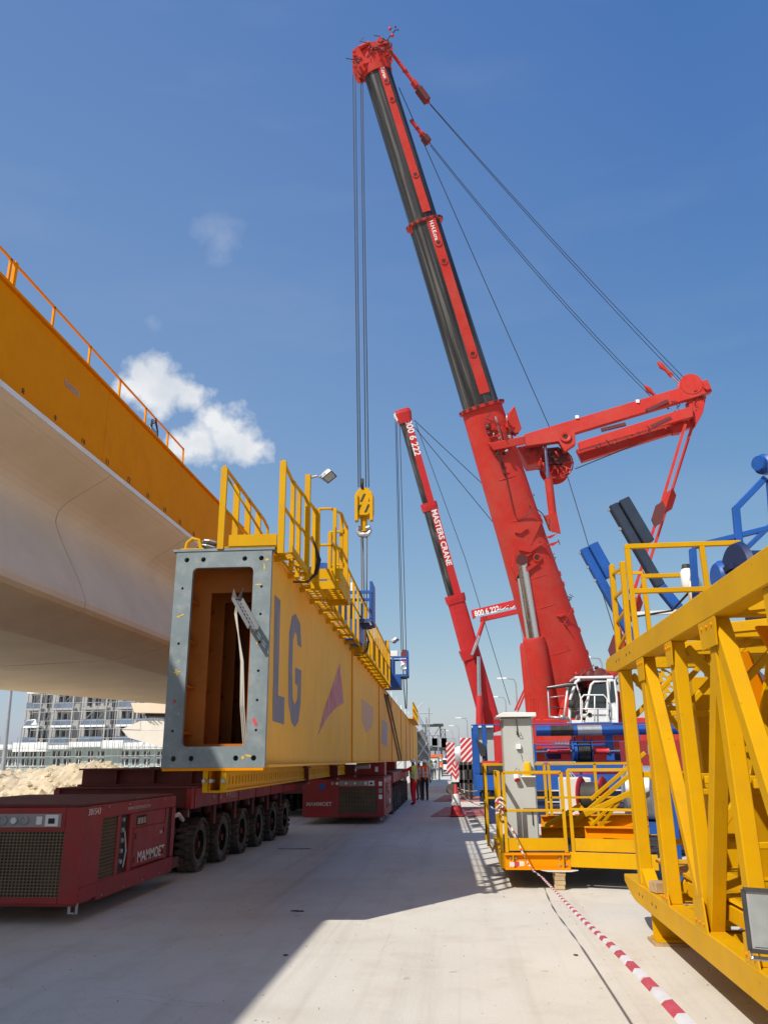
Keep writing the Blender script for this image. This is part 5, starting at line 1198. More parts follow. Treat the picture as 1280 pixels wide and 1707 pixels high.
# guy lines between the mast tip and the boom head, with rope clamps
TIP = mp(1150, 628, 0.0)
ends = [((712, 172), (1148, 632)), ((716, 178), (1143, 636)), ((715, 226), (1118, 655)), ((718, 233), (1112, 656))]
for k, (pa, pb) in enumerate(ends):
    a = hpt(*pa, 0.2 if k < 2 else -0.4); e = mp(*pb, -0.2 if k < 2 else -1.2)
    rope(sag(a, e, 0.45 if k > 1 else 0.2, 10), 0.014, 'guy rope from boom head to guying mast tip, %s of four' % ('highest', 'second', 'third', 'lowest')[k], grp='guy ropes')
for (pa, pb, f, lab) in (((655, 95), (714, 176), 0.2, 'red guy rod with clamp block below the boom head, upper one'), ((685, 190), (716, 230), -0.4, 'red guy rod with clamp block beside the third boom section')):
    g_ = root('guy_rod', hpt(*pa, f), 0, lab, 'guy rod')
    a, e = hpt(*pa, f), hpt(*pb, f); d_ = (e-a).normalized()
    b = MB(); b.bar(a, e, 0.09, 0.12); b.build('rod', RED, g_)
    for (t0, t1, w_, mt_) in ((0.55, 0.68, 0.26, RED), (0.70, 0.97, 0.34, MDK), (0.3, 0.36, 0.2, RED)):
        b = MB(); b.bar(lerp(a, e, t0), lerp(a, e, t1), w_, w_*0.7); b.build('clamp', mt_, g_, 0.03)
for (px, py) in ((1108, 610), (1095, 632)):
    g_ = root('rope_socket', mp(px, py), 0, 'red rope socket at the mast end of the %s guy ropes' % ('upper' if px > 1100 else 'lower'), 'rope socket')
    dy = -0.2 if px > 1100 else -1.2
    b = MB(); b.tube([mp(px-10, py-11, dy), mp(px-3, py-3, dy), mp(px+4, py+3, dy), mp(px+14, py+13, dy)], [0.05, 0.13, 0.07, 0.11], 8); b.build('socket', RED, g_)
    b = MB(); b.rod(mp(px+14, py+13, dy), mp(px+32, py+30, dy), 0.05, 6); b.build('link_rod', STL, g_)
rope([hpt(665, 140, -0.2), mp(918, 702, -0.6)], 0.018, 'long thin rope from boom head down to the guying winch')
rope([mp(945, 795, 0.1), at_y(972, 880, 30), at_y(1003, 985, 29.5), at_y(1034, 1085, 29)], 0.018, 'thin rope from the guying winch down to the superstructure')
rope([mp(958, 783, 0.1), mp(1075, 730, -0.4)], 0.022, 'thin rope under the guying mast arms')

# clutter of hydraulic fittings, brackets and hoses where the crane carries them
def clutter(par, fn, pts, n, s0, s1, seed, mats_):
    rr = random.Random(seed)
    xs_ = [p[0] for p in pts]; ys_ = [p[1] for p in pts]
    def inside(x, y):
        c = False; m_ = len(pts)
        for i in range(m_):
            (xa, ya), (xb, yb) = pts[i], pts[i-1]
            if (ya > y) != (yb > y) and x < (xb-xa)*(y-ya)/(yb-ya)+xa: c = not c
        return c
    k = 0
    while k < n:
        x, y = rr.uniform(min(xs_), max(xs_)), rr.uniform(min(ys_), max(ys_))
        if not inside(x, y): continue
        k += 1; c = fn(x, y, rr.uniform(0.0, 0.25)); mt_ = rr.choice(mats_); s = rr.uniform(s0, s1); b = MB(); kind = rr.random()
        R3 = Matrix((BS, BF, BD)).transposed() @ Matrix.Rotation(rr.uniform(-0.5, 0.5), 3, 'Y')
        if kind < 0.4: b.box(c, (s, s*0.8, s*rr.uniform(0.5, 2.0)), R=R3); b.build('bracket', mt_, par, 0.01)
        elif kind < 0.7: b.rod(c-R3 @ V((s*0.2, 0, s)), c+R3 @ V((s*0.2, 0, s)), s*0.28, 8); b.build('valve', mt_, par)
        else:
            q = [c+R3 @ V((rr.uniform(-2, 2)*s, rr.uniform(0, 0.8)*s, (j-1.5)*1.3*s)) for j in range(4)]; b.tube(q, 0.018, 6); b.build('hose', rr.choice((MDK, DRK)), par)
clutter(base_sec, lambda x, y, f: bpt(x, y, 0.60+f), [(806, 690), (842, 682), (876, 745), (840, 760), (826, 760)], 26, 0.05, 0.13, 3, (RED, RED, MDK, MDK, GAL))
clutter(wn_, lambda x, y, f: mp(x, y, -0.25+f), [(880, 745), (930, 742), (952, 760), (945, 785), (905, 775)], 30, 0.05, 0.14, 4, (RED, MDK, MDK, RED))
clutter(head, lambda x, y, f: hpt(x, y, 0.42+f), [(590, 95), (615, 82), (650, 80), (655, 100), (620, 112), (600, 128), (588, 118)], 34, 0.05, 0.12, 5, (RED, RED, MDK, MDK))
clutter(arm2, lambda x, y, f: mp(x, y, 0.05+f), [(1118, 665), (1165, 655), (1178, 672), (1160, 705), (1125, 705)], 22, 0.05, 0.12, 6, (RED, MDK, RED))
clutter(arm2, lambda x, y, f: mp(x, y, 0.3+f*0.3), [(975, 752), (1110, 712), (1112, 718), (977, 758)], 12, 0.05, 0.09, 7, (RED, MDK))
clutter(base_sec, lambda x, y, f: bpt(x, y, 0.60+f*0.5), [(850, 760), (880, 755), (930, 900), (975, 1080), (940, 1080), (900, 920)], 14, 0.03, 0.07, 8, (RED, MDK))
clutter(cr, lambda x, y, f: at_y(x, y, 30.5-f), [(955, 1125), (1000, 1110), (1030, 1140), (1020, 1160), (960, 1150)], 26, 0.06, 0.16, 9, (RED, MDK, MDK))
# welded plate seams and edge beads on the base section
for py in (1085, 1010, 962, 868, 800):
    t = on(py); hh = hw(47-(1225-py)*0.036, py); p_ = sect(t, hh*1.004, 0.623); q_ = [v for v in p_ if (v-ax(t)).dot(BF) > -0.1]
    q_.sort(key=lambda v: (v-ax(t)).dot(BS)); b = MB(); b.tube(q_, 0.012, 5); b.build('weld_seam', RED, base_sec)

# ------------------------------------------------------------------ second crane, further off
c2 = root('mobile_crane', (1.6, 52, 0), 0, 'smaller red telescopic crane behind, lettered boom with phone number', 'crane')
Y2b, Y2h = 52.0, 48.0
Q0, Q1 = at_y(820, 1215, Y2b), at_y(672, 690, Y2h)
D2 = (Q1-Q0).normalized(); S2 = (CR-D2*CR.dot(D2)).normalized(); F2 = D2.cross(S2)
if F2.dot(CP-Q0) < 0: F2 = -F2
def on2(py):
    lo, hi = -0.1, 1.1
    for _ in range(40):
        mid = (lo+hi)/2; p = Q0+(Q1-Q0)*mid; d = p-CP; y = CY-F*d.dot(CU)/d.dot(CW)
        if y > py: lo = mid
        else: hi = mid
    return lo
def ax2(py, s=0.0, f=0.0):
    p = Q0+(Q1-Q0)*on2(py); k = (p-CP).dot(CW)/F; return p+S2*s*k+F2*f
def sec2(py, half, dep): return [ax2(py, half*(abs(math.cos(a))**0.5)*(1 if math.cos(a) > 0 else -1), dep*(abs(math.sin(a))**0.5)*(1 if math.sin(a) > 0 else -1)) for a in (k*math.pi/10 for k in range(20))]
b = MB(); b.loft([sec2(1220, 17, 0.5), sec2(1000, 14.5, 0.48)]); ba2 = b.build('base_section', REB, c2)
b = MB(); b.loft([sec2(1010, 11.5, 0.4), sec2(840, 11, 0.4)]); q2 = b.build('boom_section', BLK, c2)
b = MB(); b.loft([sec2(850, 9.8, 0.34), sec2(695, 9.5, 0.34)]); q3 = b.build('boom_section', BLK, c2)
def stripe2(par, py0, py1, s0, s1, dep):
    b = MB(); b.loft([[ax2(py, s0, dep-0.05), ax2(py, s1, dep-0.05), ax2(py, s1, dep+0.02), ax2(py, s0, dep+0.02)] for py in (py0, py1)], False); b.build('red_side', REB, par)
stripe2(q2, 1000, 850, -1, 11, 0.4); stripe2(q3, 840, 698, -1.5, 9.5, 0.34)
for py, h, dp in ((998, 16, 0.52), (845, 13, 0.44)):
    b = MB(); b.loft([[q-D2*0.3 for q in sec2(py, h, dp)], sec2(py, h*1.06, dp*1.06), [q+D2*0.25 for q in sec2(py, h*1.06, dp*1.06)]], False); b.build('collar', REB, c2)
b = MB(); b.loft([sec2(706, 11, 0.42), sec2(690, 14, 0.5), sec2(684, 12, 0.45)], False); h2 = b.build('boom_head', REB, c2)
b = MB(); b.prism([ax2(688, -16, 0.3), ax2(684, -5, 0.3), ax2(697, -5, 0.3), ax2(700, -14, 0.3)], -F2*0.6); b.build('head_plate', WHT, h2)
def text2(par, s, size, off, py, dep, spacing=1.0):
    text('lettering', s, size, frame(ax2(py, off, dep+0.025), -D2, S2), LTR, par, offset=0.012, spacing=spacing)
text2(q3, '800 6 222', 0.62, -1.0, 703, 0.34, 1.0); text2(q2, 'MASTERS CRANE', 0.50, 0.5, 852, 0.4, 1.0)
# stub mast with lettering
def p2(px, py, dy=0.0): return at_y(px, py, 50.4+dy)
b = MB(); b.prism([p2(785, 1019), p2(872, 998), p2(872, 1010), p2(800, 1024), p2(788, 1033)], V((0, -0.35, 0))); m2 = b.build('guying_arm', REB, c2, 0.02)
b = MB(); b.prism([p2(800, 1030, 1.2), p2(872, 1014, 1.2), p2(872, 1022, 1.2), p2(800, 1038, 1.2)], V((0, -0.35, 0))); b.build('guying_arm', REB, c2, 0.02)
text('lettering', '800 6 222', 0.50, frame(p2(792, 1028, -0.36), p2(860, 1012)-p2(792, 1028), (0, 0, 1)), LTR, m2, offset=0.012, sx=0.8)
# short Arabic inscription drawn as pen strokes
def pen(pts): 
    b = MB(); b.tube([p2(x, y, -0.38) for x, y in pts], 0.035, 6); b.build('inscription_stroke', LTR, m2)
pen([(828, 1018), (831, 1016.5), (834, 1015.5), (836, 1017)]); pen([(836, 1016.5), (840, 1015), (843, 1012), (842, 1015.5), (847, 1014)]); pen([(850, 1013), (853, 1014.5), (856, 1012), (858, 1010.5)]); pen([(846, 1010), (847, 1009.6)]); pen([(829, 1013.5), (830, 1013.1)]); pen([(834, 1012.4), (835, 1012.1)])
b = MB(); b.rod(p2(806, 1035), p2(788, 1090), 0.14, 10); rm2 = b.build('mast_ram', REB, c2)
b = MB(); b.rod(p2(798, 1060, -0.1), p2(786, 1092, -0.1), 0.10, 10); b.build('ram_rod', STL, rm2)
b = MB(); b.prism([ax2(1082, -18, 0.55), ax2(1078, 12, 0.55), ax2(1096, 10, 0.55), ax2(1098, -16, 0.55)], -F2*1.1); b.build('cylinder_bracket', REB, c2)
b = MB(); b.lathe(at_y(799, 1215, 50.6), at_y(799, 1170, 50.6)-at_y(799, 1215, 50.6), [(0, 0), (0.22, 0), (0.22, 1.9), (0.2, 2.0), (0, 2.0)], 18); l2 = b.build('luffing_cylinder', REB, c2)
b = MB(); b.rod(at_y(799, 1225, 50.6), at_y(799, 1165, 50.6), 0.21, 16); b.build('cylinder_sleeve', REB, l2)
b = MB(); b.rod(at_y(799, 1168, 50.6), at_y(797, 1095, 50.6), 0.13, 14); b.build('piston_rod', STL, l2)
b = MB(); b.bb(1.0, 5.2, 50.9, 54, 1.0, 3.2); b.build('superstructure', REB, c2, 0.05)
b = MB(); b.bb(0.6, 9.0, 51.0, 54, 0.7, 1.0); b.build('carrier_deck', REB, c2)
for k in range(4):
    b = MB(); b.lathe((1.2+k*2.0, 51.0, 0.6), (0, 1, 0), [(0, 0), (0.55, 0.0), (0.6, 0.08), (0.6, 0.4), (0, 0.48)], 20); b.build('road_wheel', TYR, c2)
H2Y = 48.0
for k, (pa, pb) in enumerate((((659, 697), (669, 1085)), ((661, 697), (672, 1085)), ((666, 699), (677, 1085)))):
    a = ax2(698, (pa[0]-678), 0.0); rope([at_y(pa[0], pa[1], H2Y), at_y(pb[0], pb[1], H2Y)], 0.026, 'hoist rope of the second crane, %s of three' % ('left', 'middle', 'right')[k])
hk = root('hook_block', at_y(673, 1095, H2Y), 0, 'small hook block with red and white stripes under the second crane', 'hook block')
def h2q(px, py, f=0.0): return at_y(px, py, H2Y-f)
b = MB(); b.prism([h2q(668, 1098), h2q(668, 1088), h2q(671, 1083), h2q(676, 1083), h2q(679, 1088), h2q(679, 1098)], V((0, 0.4, 0))); b.build('sheave_housing', MDK, hk, 0.02)
b = MB(); b.prism([h2q(667, 1097, 0.02), h2q(680, 1095, 0.02), h2q(680, 1102, 0.02), h2q(676, 1107, 0.02), h2q(670, 1107, 0.02), h2q(667, 1103, 0.02)], V((0, 0.45, 0))); bw = b.build('striped_plate', WHT, hk)
for k in range(3):
    b = MB(); b.prism([h2q(669+k*3.5, 1098, 0.03), h2q(671+k*3.5, 1098, 0.03), h2q(674+k*2.2, 1105, 0.03), h2q(672+k*2.2, 1105, 0.03)], V((0, -0.01, 0))); b.build('red_stripe', PINK, bw)
b = MB(); b.tube([h2q(674, 1107), h2q(669, 1110), h2q(669, 1114), h2q(674, 1116), h2q(679, 1114), h2q(679, 1110), h2q(674, 1107)], 0.09, 8); b.build('hook', GAL, hk)
for k, (pa, pb) in enumerate((((672, 1115), (676, 1182)), ((677, 1115), (677.5, 1182)))):
    b = MB(); b.tube([at_y(*pa, H2Y), at_y(pa[0]+1, 1145, H2Y), at_y(*pb, H2Y)], 0.035, 6); b.build('wire_sling', ROPE, None, label='thin sling under the striped hook of the second crane, %s one' % ('left', 'right')[k], cat='sling', group='slings of the second crane')
rope([at_y(690, 700, 48.2), p2(872, 870, 2)], 0.024, 'upper guy rope of the second crane behind the big boom')
rope([at_y(691, 712, 48.2), p2(872, 932, 2)], 0.024, 'lower guy rope of the second crane behind the big boom')
rope([at_y(693, 706, 48.2), at_y(775, 930, 50), at_y(850, 1175, 52)], 0.022, 'winch rope of the second crane running down to its base')
for k, dx in enumerate((0, 5)):
    b = MB(); b.bar(p2(858+dx, 1185, 1), p2(892+dx*0.6, 1110, 1), 0.10, 0.12); b.build('tie_bar', REB, c2)

# ------------------------------------------------------------------ yellow truss in the right foreground
TX, TX2 = 1.78, 3.55
tr = root('truss_frame', (TX, 7.0, 0.3), 0, 'large bright yellow steel truss standing on short blocks, right foreground', 'truss')
def tbar(nm, p, q, w, h, up=(0, 0, 1), par=None, mt=None, bev=0.006):
    b = MB(); b.bar(p, q, w, h, up); return b.build(nm, mt or YEL, par or tr, bev)
CH = 0.16
YE, YN = 10.1, 1.2
for x in (TX, TX2):
    b = MB(); b.prism([(x, YN, 0.31), (x, 9.55, 0.31), (x, 9.75, 0.34), (x, YE, 0.44), (x, YE, 0.52), (x, YN, 0.52)], (CH, 0, 0)); bc = b.build('bottom_chord', YEL, tr, 0.008)
    b = MB(); b.prism([(x, YN, 2.75), (x, 9.4, 2.75), (x, 10.02, 2.82), (x, 10.02, 2.91), (x, 9.9, 2.96), (x, YN, 2.96)], (CH, 0, 0)); tc_ = b.build('top_chord', YEL, tr, 0.008)
    for y in (9.15, 9.32, 8.72, 8.55):
        for (z, ch_) in ((0.42, bc), (2.86, tc_)):
            b = MB(); b.lathe((x-0.0005, y, z), (-1, 0, 0), [(0, 0), (0.016, 0), (0.016, 0.002)], 10, False); b.build('bolt_hole', DRK, ch_)
nodes = [9.3, 8.15, 7.0, 5.86, 4.72, 3.55, 2.4]
zb, zt = 0.52, 2.75
for x in (TX+0.015, TX2+0.015):
    xc = x+0.065
    tbar('post', (xc, 9.3, zb), (xc, 9.3, zt), 0.13, 0.16, (0, 1, 0)); tbar('post', (xc, 8.15, zb), (xc, 8.15, zt), 0.13, 0.16, (0, 1, 0))
    for y in (7.0, 5.86, 4.72, 3.55, 2.4): tbar('post', (xc, y, zb), (xc, y, zt), 0.11, 0.13, (0, 1, 0))
    tbar('diagonal', (xc, 8.10, zt-0.05), (xc, 7.06, zb+0.12), 0.10, 0.11, (1, 0, 0))
    tbar('diagonal', (xc+0.02, 5.82, zt-0.02), (xc+0.02, 6.94, zb+0.02), 0.12, 0.11, (1, 0, 0))
    tbar('diagonal', (xc, 5.80, zt-0.02), (xc, 4.76, zb+0.05), 0.12, 0.11, (1, 0, 0))
    tbar('diagonal', (xc, 3.6, zt-0.02), (xc, 4.68, zb+0.05), 0.12, 0.11, (1, 0, 0)); tbar('diagonal', (xc, 3.5, zt-0.02), (xc, 2.44, zb+0.05), 0.12, 0.11, (1, 0, 0))
    for (y, z0, z1, w0) in ((7.0, zb, zb+0.24, 0.34), (5.86, zt-0.2, zt, 0.4), (5.86, zb, zb+0.22, 0.26), (8.15, zt-0.22, zt, 0.3), (7.0, zt-0.2, zt, 0.22), (4.72, zb, zb+0.22, 0.4), (8.15, zb-0.0, zb+0.1, 0.3)):
        b = MB()
        if z0 == zb: b.prism([(x-0.012, y-w0/2, z0), (x-0.012, y+w0/2, z0), (x-0.012, y+w0/2-0.02, z1-0.05), (x-0.012, y-w0/2+0.05, z1)], (0.012, 0, 0))
        else: b.prism([(x-0.012, y-w0/2, z1), (x-0.012, y+w0/2, z1), (x-0.012, y+w0/2-0.03, z0), (x-0.012, y-w0/2+0.03, z0)], (0.012, 0, 0))
        gs_ = b.build('gusset', YEL, tr)
        for q in (-0.3, 0.0, 0.3):
            b = MB(); b.lathe((x-0.012, y+q*w0, z0+0.05 if z0 == zb else z1-0.05), (-1, 0, 0), [(0.013, 0), (0.013, 0.01), (0, 0.01)], 6, False); b.build('bolt', ORA, gs_)
# end knee plate at the foot of the end post, and slanted end web
b = MB(); b.prism([(TX+0.03, 9.22, zb+0.16), (TX+0.03, 8.98, zb+0.001), (TX+0.03, 9.22, zb+0.001)], (0.13, 0, 0)); b.build('knee_plate', YEL, tr)
# cross members
for y in nodes:
    tbar('cross_beam', (TX+CH, y, 2.84), (TX2, y, 2.84), 0.12, 0.14)
    tbar('cross_beam', (TX+CH, y, 0.42), (TX2, y, 0.42), 0.12, 0.16)
for y0, y1 in ((8.15, 7.0), (7.0, 5.86), (5.86, 4.72), (4.72, 3.55)):
    tbar('lacing', (TX+CH, y0-0.08, 2.82), (TX2, y1+0.08, 2.82), 0.09, 0.09)
    tbar('lacing', (TX2, y0-0.08, 0.40), (TX+CH, y1+0.08, 0.40), 0.09, 0.09)
for k, y in enumerate(nodes[:6]):
    p_, q_ = ((TX+CH, y, 0.62), (TX2, y, 2.70)) if k % 2 else ((TX2, y, 0.62), (TX+CH, y, 2.70))
    tbar('sway_brace', p_, q_, 0.07, 0.07, (0, 1, 0)); tbar('sway_tie', (TX+CH, y-0.03, 1.62), (TX2, y-0.03, 1.62), 0.05, 0.06)
    tbar('sway_knee', (TX+CH, y+0.04, 2.25), (TX+CH+0.55, y+0.04, 2.77), 0.05, 0.06, (0, 1, 0))
# inner frames: wide slanting plates and raised grating floor
for (y, xa, xb_) in ((7.9, 2.35, 3.1), (6.4, 2.2, 3.3), (5.2, 2.3, 3.2)):
    b = MB(); b.prism([(xa, y, 0.62), (xa+0.42, y, 0.62), (xb_+0.02, y-0.5, 2.73), (xb_-0.32, y-0.5, 2.73)], (0, 0.06, 0)); b.build('slant_plate', YEL, tr, 0.006)
    b = MB(); b.prism([(xb_, y+0.15, 0.62), (xb_+0.4, y+0.15, 0.62), (xa+0.3, y-0.35, 2.73), (xa, y-0.35, 2.73)], (0, 0.05, 0)); b.build('slant_plate', ORA, tr, 0.006)
for z, y in ((1.15, 6.7), (1.85, 6.7), (1.5, 7.7), (2.2, 8.0), (1.0, 8.6), (1.6, 9.0), (2.3, 8.9)):
    tbar('step_rail', (TX+CH, y, z), (TX2, y, z), 0.05, 0.05)
b = MB(); b.bb(TX+CH+0.02, TX2-0.02, 6.45, 8.0, 0.60, 0.72); b.build('floor_beam', YEL, tr, 0.006)
lp = [[(TX+CH+0.02, 6.42), (TX2-0.02, 6.42), (TX2-0.02, 9.2), (TX+CH+0.02, 9.2)]]
for k in range(40):
    for q in range(4): lp.append([(TX+CH+0.06+q*0.4, 6.46+k*0.068), (TX+CH+0.42+q*0.4, 6.46+k*0.068), (TX+CH+0.42+q*0.4, 6.49+k*0.068), (TX+CH+0.06+q*0.4, 6.49+k*0.068)])
plate('floor_grating', lp, 0.025, Matrix.Translation((0, 0, 0.76)), YEL, tr)
b = MB(); b.bb(TX+CH+0.02, TX2-0.02, 6.36, 6.40, 0.53, 0.80); b.build('floor_edge', YEL, tr)
# back mass: winch frame behind the truss, orange in shade
for (x0_, x1_, y0_, y1_, z0_, z1_) in ((2.4, 2.9, 8.6, 8.7, 0.62, 2.6), (3.0, 3.4, 7.3, 7.4, 0.8, 2.6), (2.2, 2.35, 5.5, 5.6, 0.6, 2.4)):
    b = MB(); b.bb(x0_, x1_, y0_, y1_, z0_, z1_); b.build('inner_plate', YEL, tr, 0.006)
# expanded-metal stair behind
lp = [[(0, 0), (1.5, 0), (1.5, 0.55), (0, 0.55)]]
for k in range(14):
    for q in range(5): 
        cx, cy = 0.08+k*0.103, 0.06+q*0.108; lp.append([(cx-0.045, cy), (cx, cy-0.045), (cx+0.045, cy), (cx, cy+0.045)])
plate('mesh_panel', lp, 0.01, frame((2.05, 9.7, 2.62), (0.62, 0, -0.42), (0.35, 0.5, 0.5)), YEL, tr)
# standing blocks
def block(x, y, label):
    o = root('support_block', (x, y, 0), 0, label, 'support block', 'blocks under the truss')
    b = MB(); b.ibeam((x-0.02, y, 0.17), (x+0.75, y, 0.17), 0.26, 0.28, 0.02); b.build('beam_stub', YEL, o)
    b = MB(); b.bb(x-0.05, x+0.8, y-0.17, y+0.17, 0.0, 0.028); b.build('timber_pad', WOOD, o)
block(1.86, 9.1, 'short yellow beam block under the far end of the truss'); block(1.86, 3.2, 'short yellow beam block under the near part of the truss')
bw = root('wood_block', (1.85, 8.75, 0.52), 0, 'pale wooden block resting on the bottom chord of the truss', 'wood block')
b = MB(); b.box((1.86, 8.72, 0.575), (0.13, 0.16, 0.10), 0.2); b.build('wood_body', WOOD, bw, 0.006)

# guard rail across the top of the truss, second rail and ladder behind
def guard(y, px_posts, ztop, zmid, base, label, r=0.026):
    xs_ = [at_y(px, 960, y).x for px in px_posts]
    o = root('guard_rail', (xs_[0], y, base), 0, label, 'guard rail', 'guard rails on the truss')
    for x in xs_:
        b = MB(); b.bb(x-r, x+r, y-r, y+r, base, ztop-r); b.build('post', YEL, o, 0.004)
    for z in [ztop] + zmid:
        b = MB(); b.bb(xs_[0]-r, xs_[-1]+r, y-r*0.9, y+r*0.9, z-r, z+r); b.build('rail', YEL, o, 0.004)
    return o
guard(8.35, (1050, 1176, 1238), 3.97, [3.48], 2.96, 'yellow guard rail across the top of the truss, larger front one')
guard(9.9, (1072, 1158), 3.98, [3.0], 2.9, 'yellow guard rail behind the larger one on the truss')
ld = root('ladder', (2.0, 10.0, 2.9), 0, 'short yellow ladder standing at the far end of the truss top', 'ladder')
la, lb = at_y(1019, 942, 10.15), at_y(1037, 937, 9.55)
la0, lb0 = V((la.x-0.02, 10.15, 2.7)), V((lb.x-0.02, 9.55, 2.9))
tbar('stringer', la0, la, 0.06, 0.09, (0, 1, 0), ld); tbar('stringer', lb0, lb, 0.06, 0.09, (0, 1, 0), ld)
for k in range(5):
    t = 0.06+k*0.215; tbar('rung', lerp(la0, la, t), lerp(lb0, lb, t+0.02), 0.03, 0.03, (0, 0, 1), ld, bev=0)
tbar('tie', at_y(1020, 955, 10.15), at_y(1072, 955, 9.9), 0.035, 0.035, (0, 0, 1), ld, bev=0)
# signal lamps
for (px, py, y, lab) in ((1146, 965, 9.2, 'small white lamp with dark cap behind the guard rail'), (1160, 985, 9.0, 'small white round lamp low behind the guard rail')):
    o = root('signal_lamp', at_y(px, py, y), 0, lab, 'lamp'); c = at_y(px, py, y)
    b = MB(); b.lathe(c, (0, 0, 1), [(0, -0.12), (0.06, -0.12), (0.075, -0.08), (0.075, 0.08), (0.05, 0.12), (0, 0.12)], 14); b.build('lamp_body', WHT, o)
    b = MB(); b.rod(c-V((0, 0, 0.12)), V((c.x, c.y, 2.9)), 0.015, 6); b.build('stem', YEL, o)
    b = MB(); b.lathe(c+V((0, 0, 0.12)), (0, 0, 1), [(0.055, 0), (0.045, 0.05), (0, 0.06)], 12); b.build('lamp_cap', DRK if py < 970 else GAL, o)
# blue swing arms with boxes
NAVY = mat('dark_slate_blue_paint', (0.018, 0.03, 0.055), 0.5, var=0.15)
def blue_arm(pts, y, box, mt, label):
    o = root('swing_arm', at_y(*pts[0], y), 0, label, 'arm', 'blue swing arms')
    P_ = [at_y(px, py, y) for px, py in pts]
    for i in range(len(P_)-1):
        b = MB(); b.bar(P_[i], P_[i+1], 0.135, 0.14, (0, 1, 0)); b.build('arm_beam', BLU if i == 0 else mt, o, 0.012)
    e_ = P_[0]+(P_[0]-P_[1])*1.2; b = MB(); b.bar(P_[0], e_, 0.135, 0.14, (0, 1, 0)); b.bar(e_, (e_.x, e_.y, 0.0), 0.16, 0.16, (0, 1, 0)); b.bb(e_.x-0.2, e_.x+0.2, e_.y-0.2, e_.y+0.2, 0.0, 0.04); b.build('arm_post', BLU, o)
    d = (P_[-1]-P_[-2]).normalized(); s = d.cross(V((0, 1, 0))); s = s if s.x > 0 else -s
    b = MB(); b.bar(P_[-1]+s*0.16-V((0, 0.03, 0)), P_[-1]+s*0.16-d*box-V((0, 0.03, 0)), 0.16, 0.16, (0, 1, 0)); b.build('arm_box', mt, o, 0.012)
    for t in (0.05, 0.5, 0.9):
        b = MB(); b.box(P_[-1]-d*box*t-s*0.08, (0.03, 0.04, 0.04)); b.build('clip', GAL, o)
blue_arm([(1136, 1022), (1100, 978), (1021, 842)], 11.0, 0.72, NAVY, 'dark blue angled arm with box at its tip, leaning over the truss rail')
blue_arm([(1060, 1075), (1035, 1030), (972, 915)], 12.5, 0.60, BLU, 'bright blue angled arm with box at its tip, behind the ladder')
# blue frame, roller and winch drums at the top right
bf = root('roller_support', (2.9, 7.5, 2.9), 0, 'blue tubular frame with roller rising over the truss, at the picture edge', 'frame')
def bpx(px, py, y=8.75): return at_y(px, py, y)
for (a, c, w_) in (((1160, 1000), (1154, 915), 0.07), ((1234, 930), (1226, 845), 0.075), ((1226, 848), (1275, 797), 0.07), ((1154, 912), (1300, 876), 0.06), ((1240, 918), (1300, 860), 0.055), ((1284, 800), (1290, 880), 0.08)):
    b = MB(); b.bar(bpx(*a), bpx(*c), w_, w_, (0, 1, 0)); b.build('tube', BLU, bf, 0.008)
b = MB(); b.lathe(bpx(1283, 776), (-1, -0.6, 0.0), [(0, 0), (0.10, 0), (0.12, 0.05), (0.12, 0.12), (0.085, 0.14), (0.085, 0.2), (0, 0.2)], 20); b.lathe(bpx(1283, 776), (1, 0.6, 0), [(0.09, 0), (0.09, 0.8), (0, 0.8)], 20); b.build('roller', BLU, bf)
bd_ = root('blue_winch', (3.2, 6.8, 3.0), 0, 'blue winch motor and drum on the truss top, partly behind the top chord', 'winch')
b = MB(); b.lathe(at_y(1192, 962, 7.2), (1, 0.1, 0), [(0, 0), (0.12, 0), (0.15, 0.04), (0.15, 0.28), (0.10, 0.32), (0.10, 0.7), (0, 0.7)], 20); b.build('motor', BLU, bd_)
b = MB(); b.lathe(at_y(1225, 960, 6.9), (1, 0.1, 0), [(0, 0), (0.28, 0), (0.30, 0.05), (0.22, 0.08), (0.22, 0.8), (0, 0.8)], 24); b.build('drum', DBL, bd_)
b = MB(); b.bb(2.6, 3.7, 6.7, 7.4, 2.92, 3.02); b.build('winch_base', BLU, bd_, 0.01)
b = MB(); b.bar(at_y(1210, 948, 7.0), at_y(1245, 940, 7.0), 0.05, 0.18, (0, 1, 0)); b.build('guard_strip', DBL, bd_)
# dark blue slanting brace inside the truss
db = root('dark_brace', (3.0, 8.2, 0.8), 0, 'wide dark navy brace slanting down inside the yellow truss', 'brace')
b = MB(); b.bar(at_y(1215, 1065, 9.4), at_y(1222, 1110, 9.4), 0.30, 0.12, (0, 1, 0)); b.bar(at_y(1222, 1108, 9.4), at_y(1330, 1225, 8.8), 0.32, 0.12, (0, 1, 0)); b.build('brace_beam', DBL, db, 0.01)
# flat dark cable and white bar behind the truss top
cbx = root('slack_cable', (2.3, 9.5, 3.3), 0, 'slack dark cable and pale bar stretched behind the truss guard rail', 'cable')
b = MB(); b.tube([at_y(1045, 1030, 10.4), at_y(1085, 1024, 10.2), at_y(1120, 1018, 10), at_y(1160, 975, 9.2)], 0.014, 6); b.build('cable_strand', DRK, cbx)
b = MB(); b.bar(at_y(1038, 1025, 10.6), at_y(1130, 1020, 10.6), 0.07, 0.05); b.build('pale_bar', WHT, cbx)
# foreground floodlight clamped on the truss chord
fl_ = floodlight((1.60, 4.55, 1.00), (-0.42, -0.90, 0.10), 0.40, 'weathered grey floodlight standing on the truss chord at the picture edge', [V((1.80, 4.7, 0.75)), V((1.84, 4.75, 0.52))], GAL)
b = MB(); b.box((1.75, 4.68, 0.76), (0.2, 0.16, 0.16), 0.5); b.build('gear_box', GAL, fl_, 0.01)

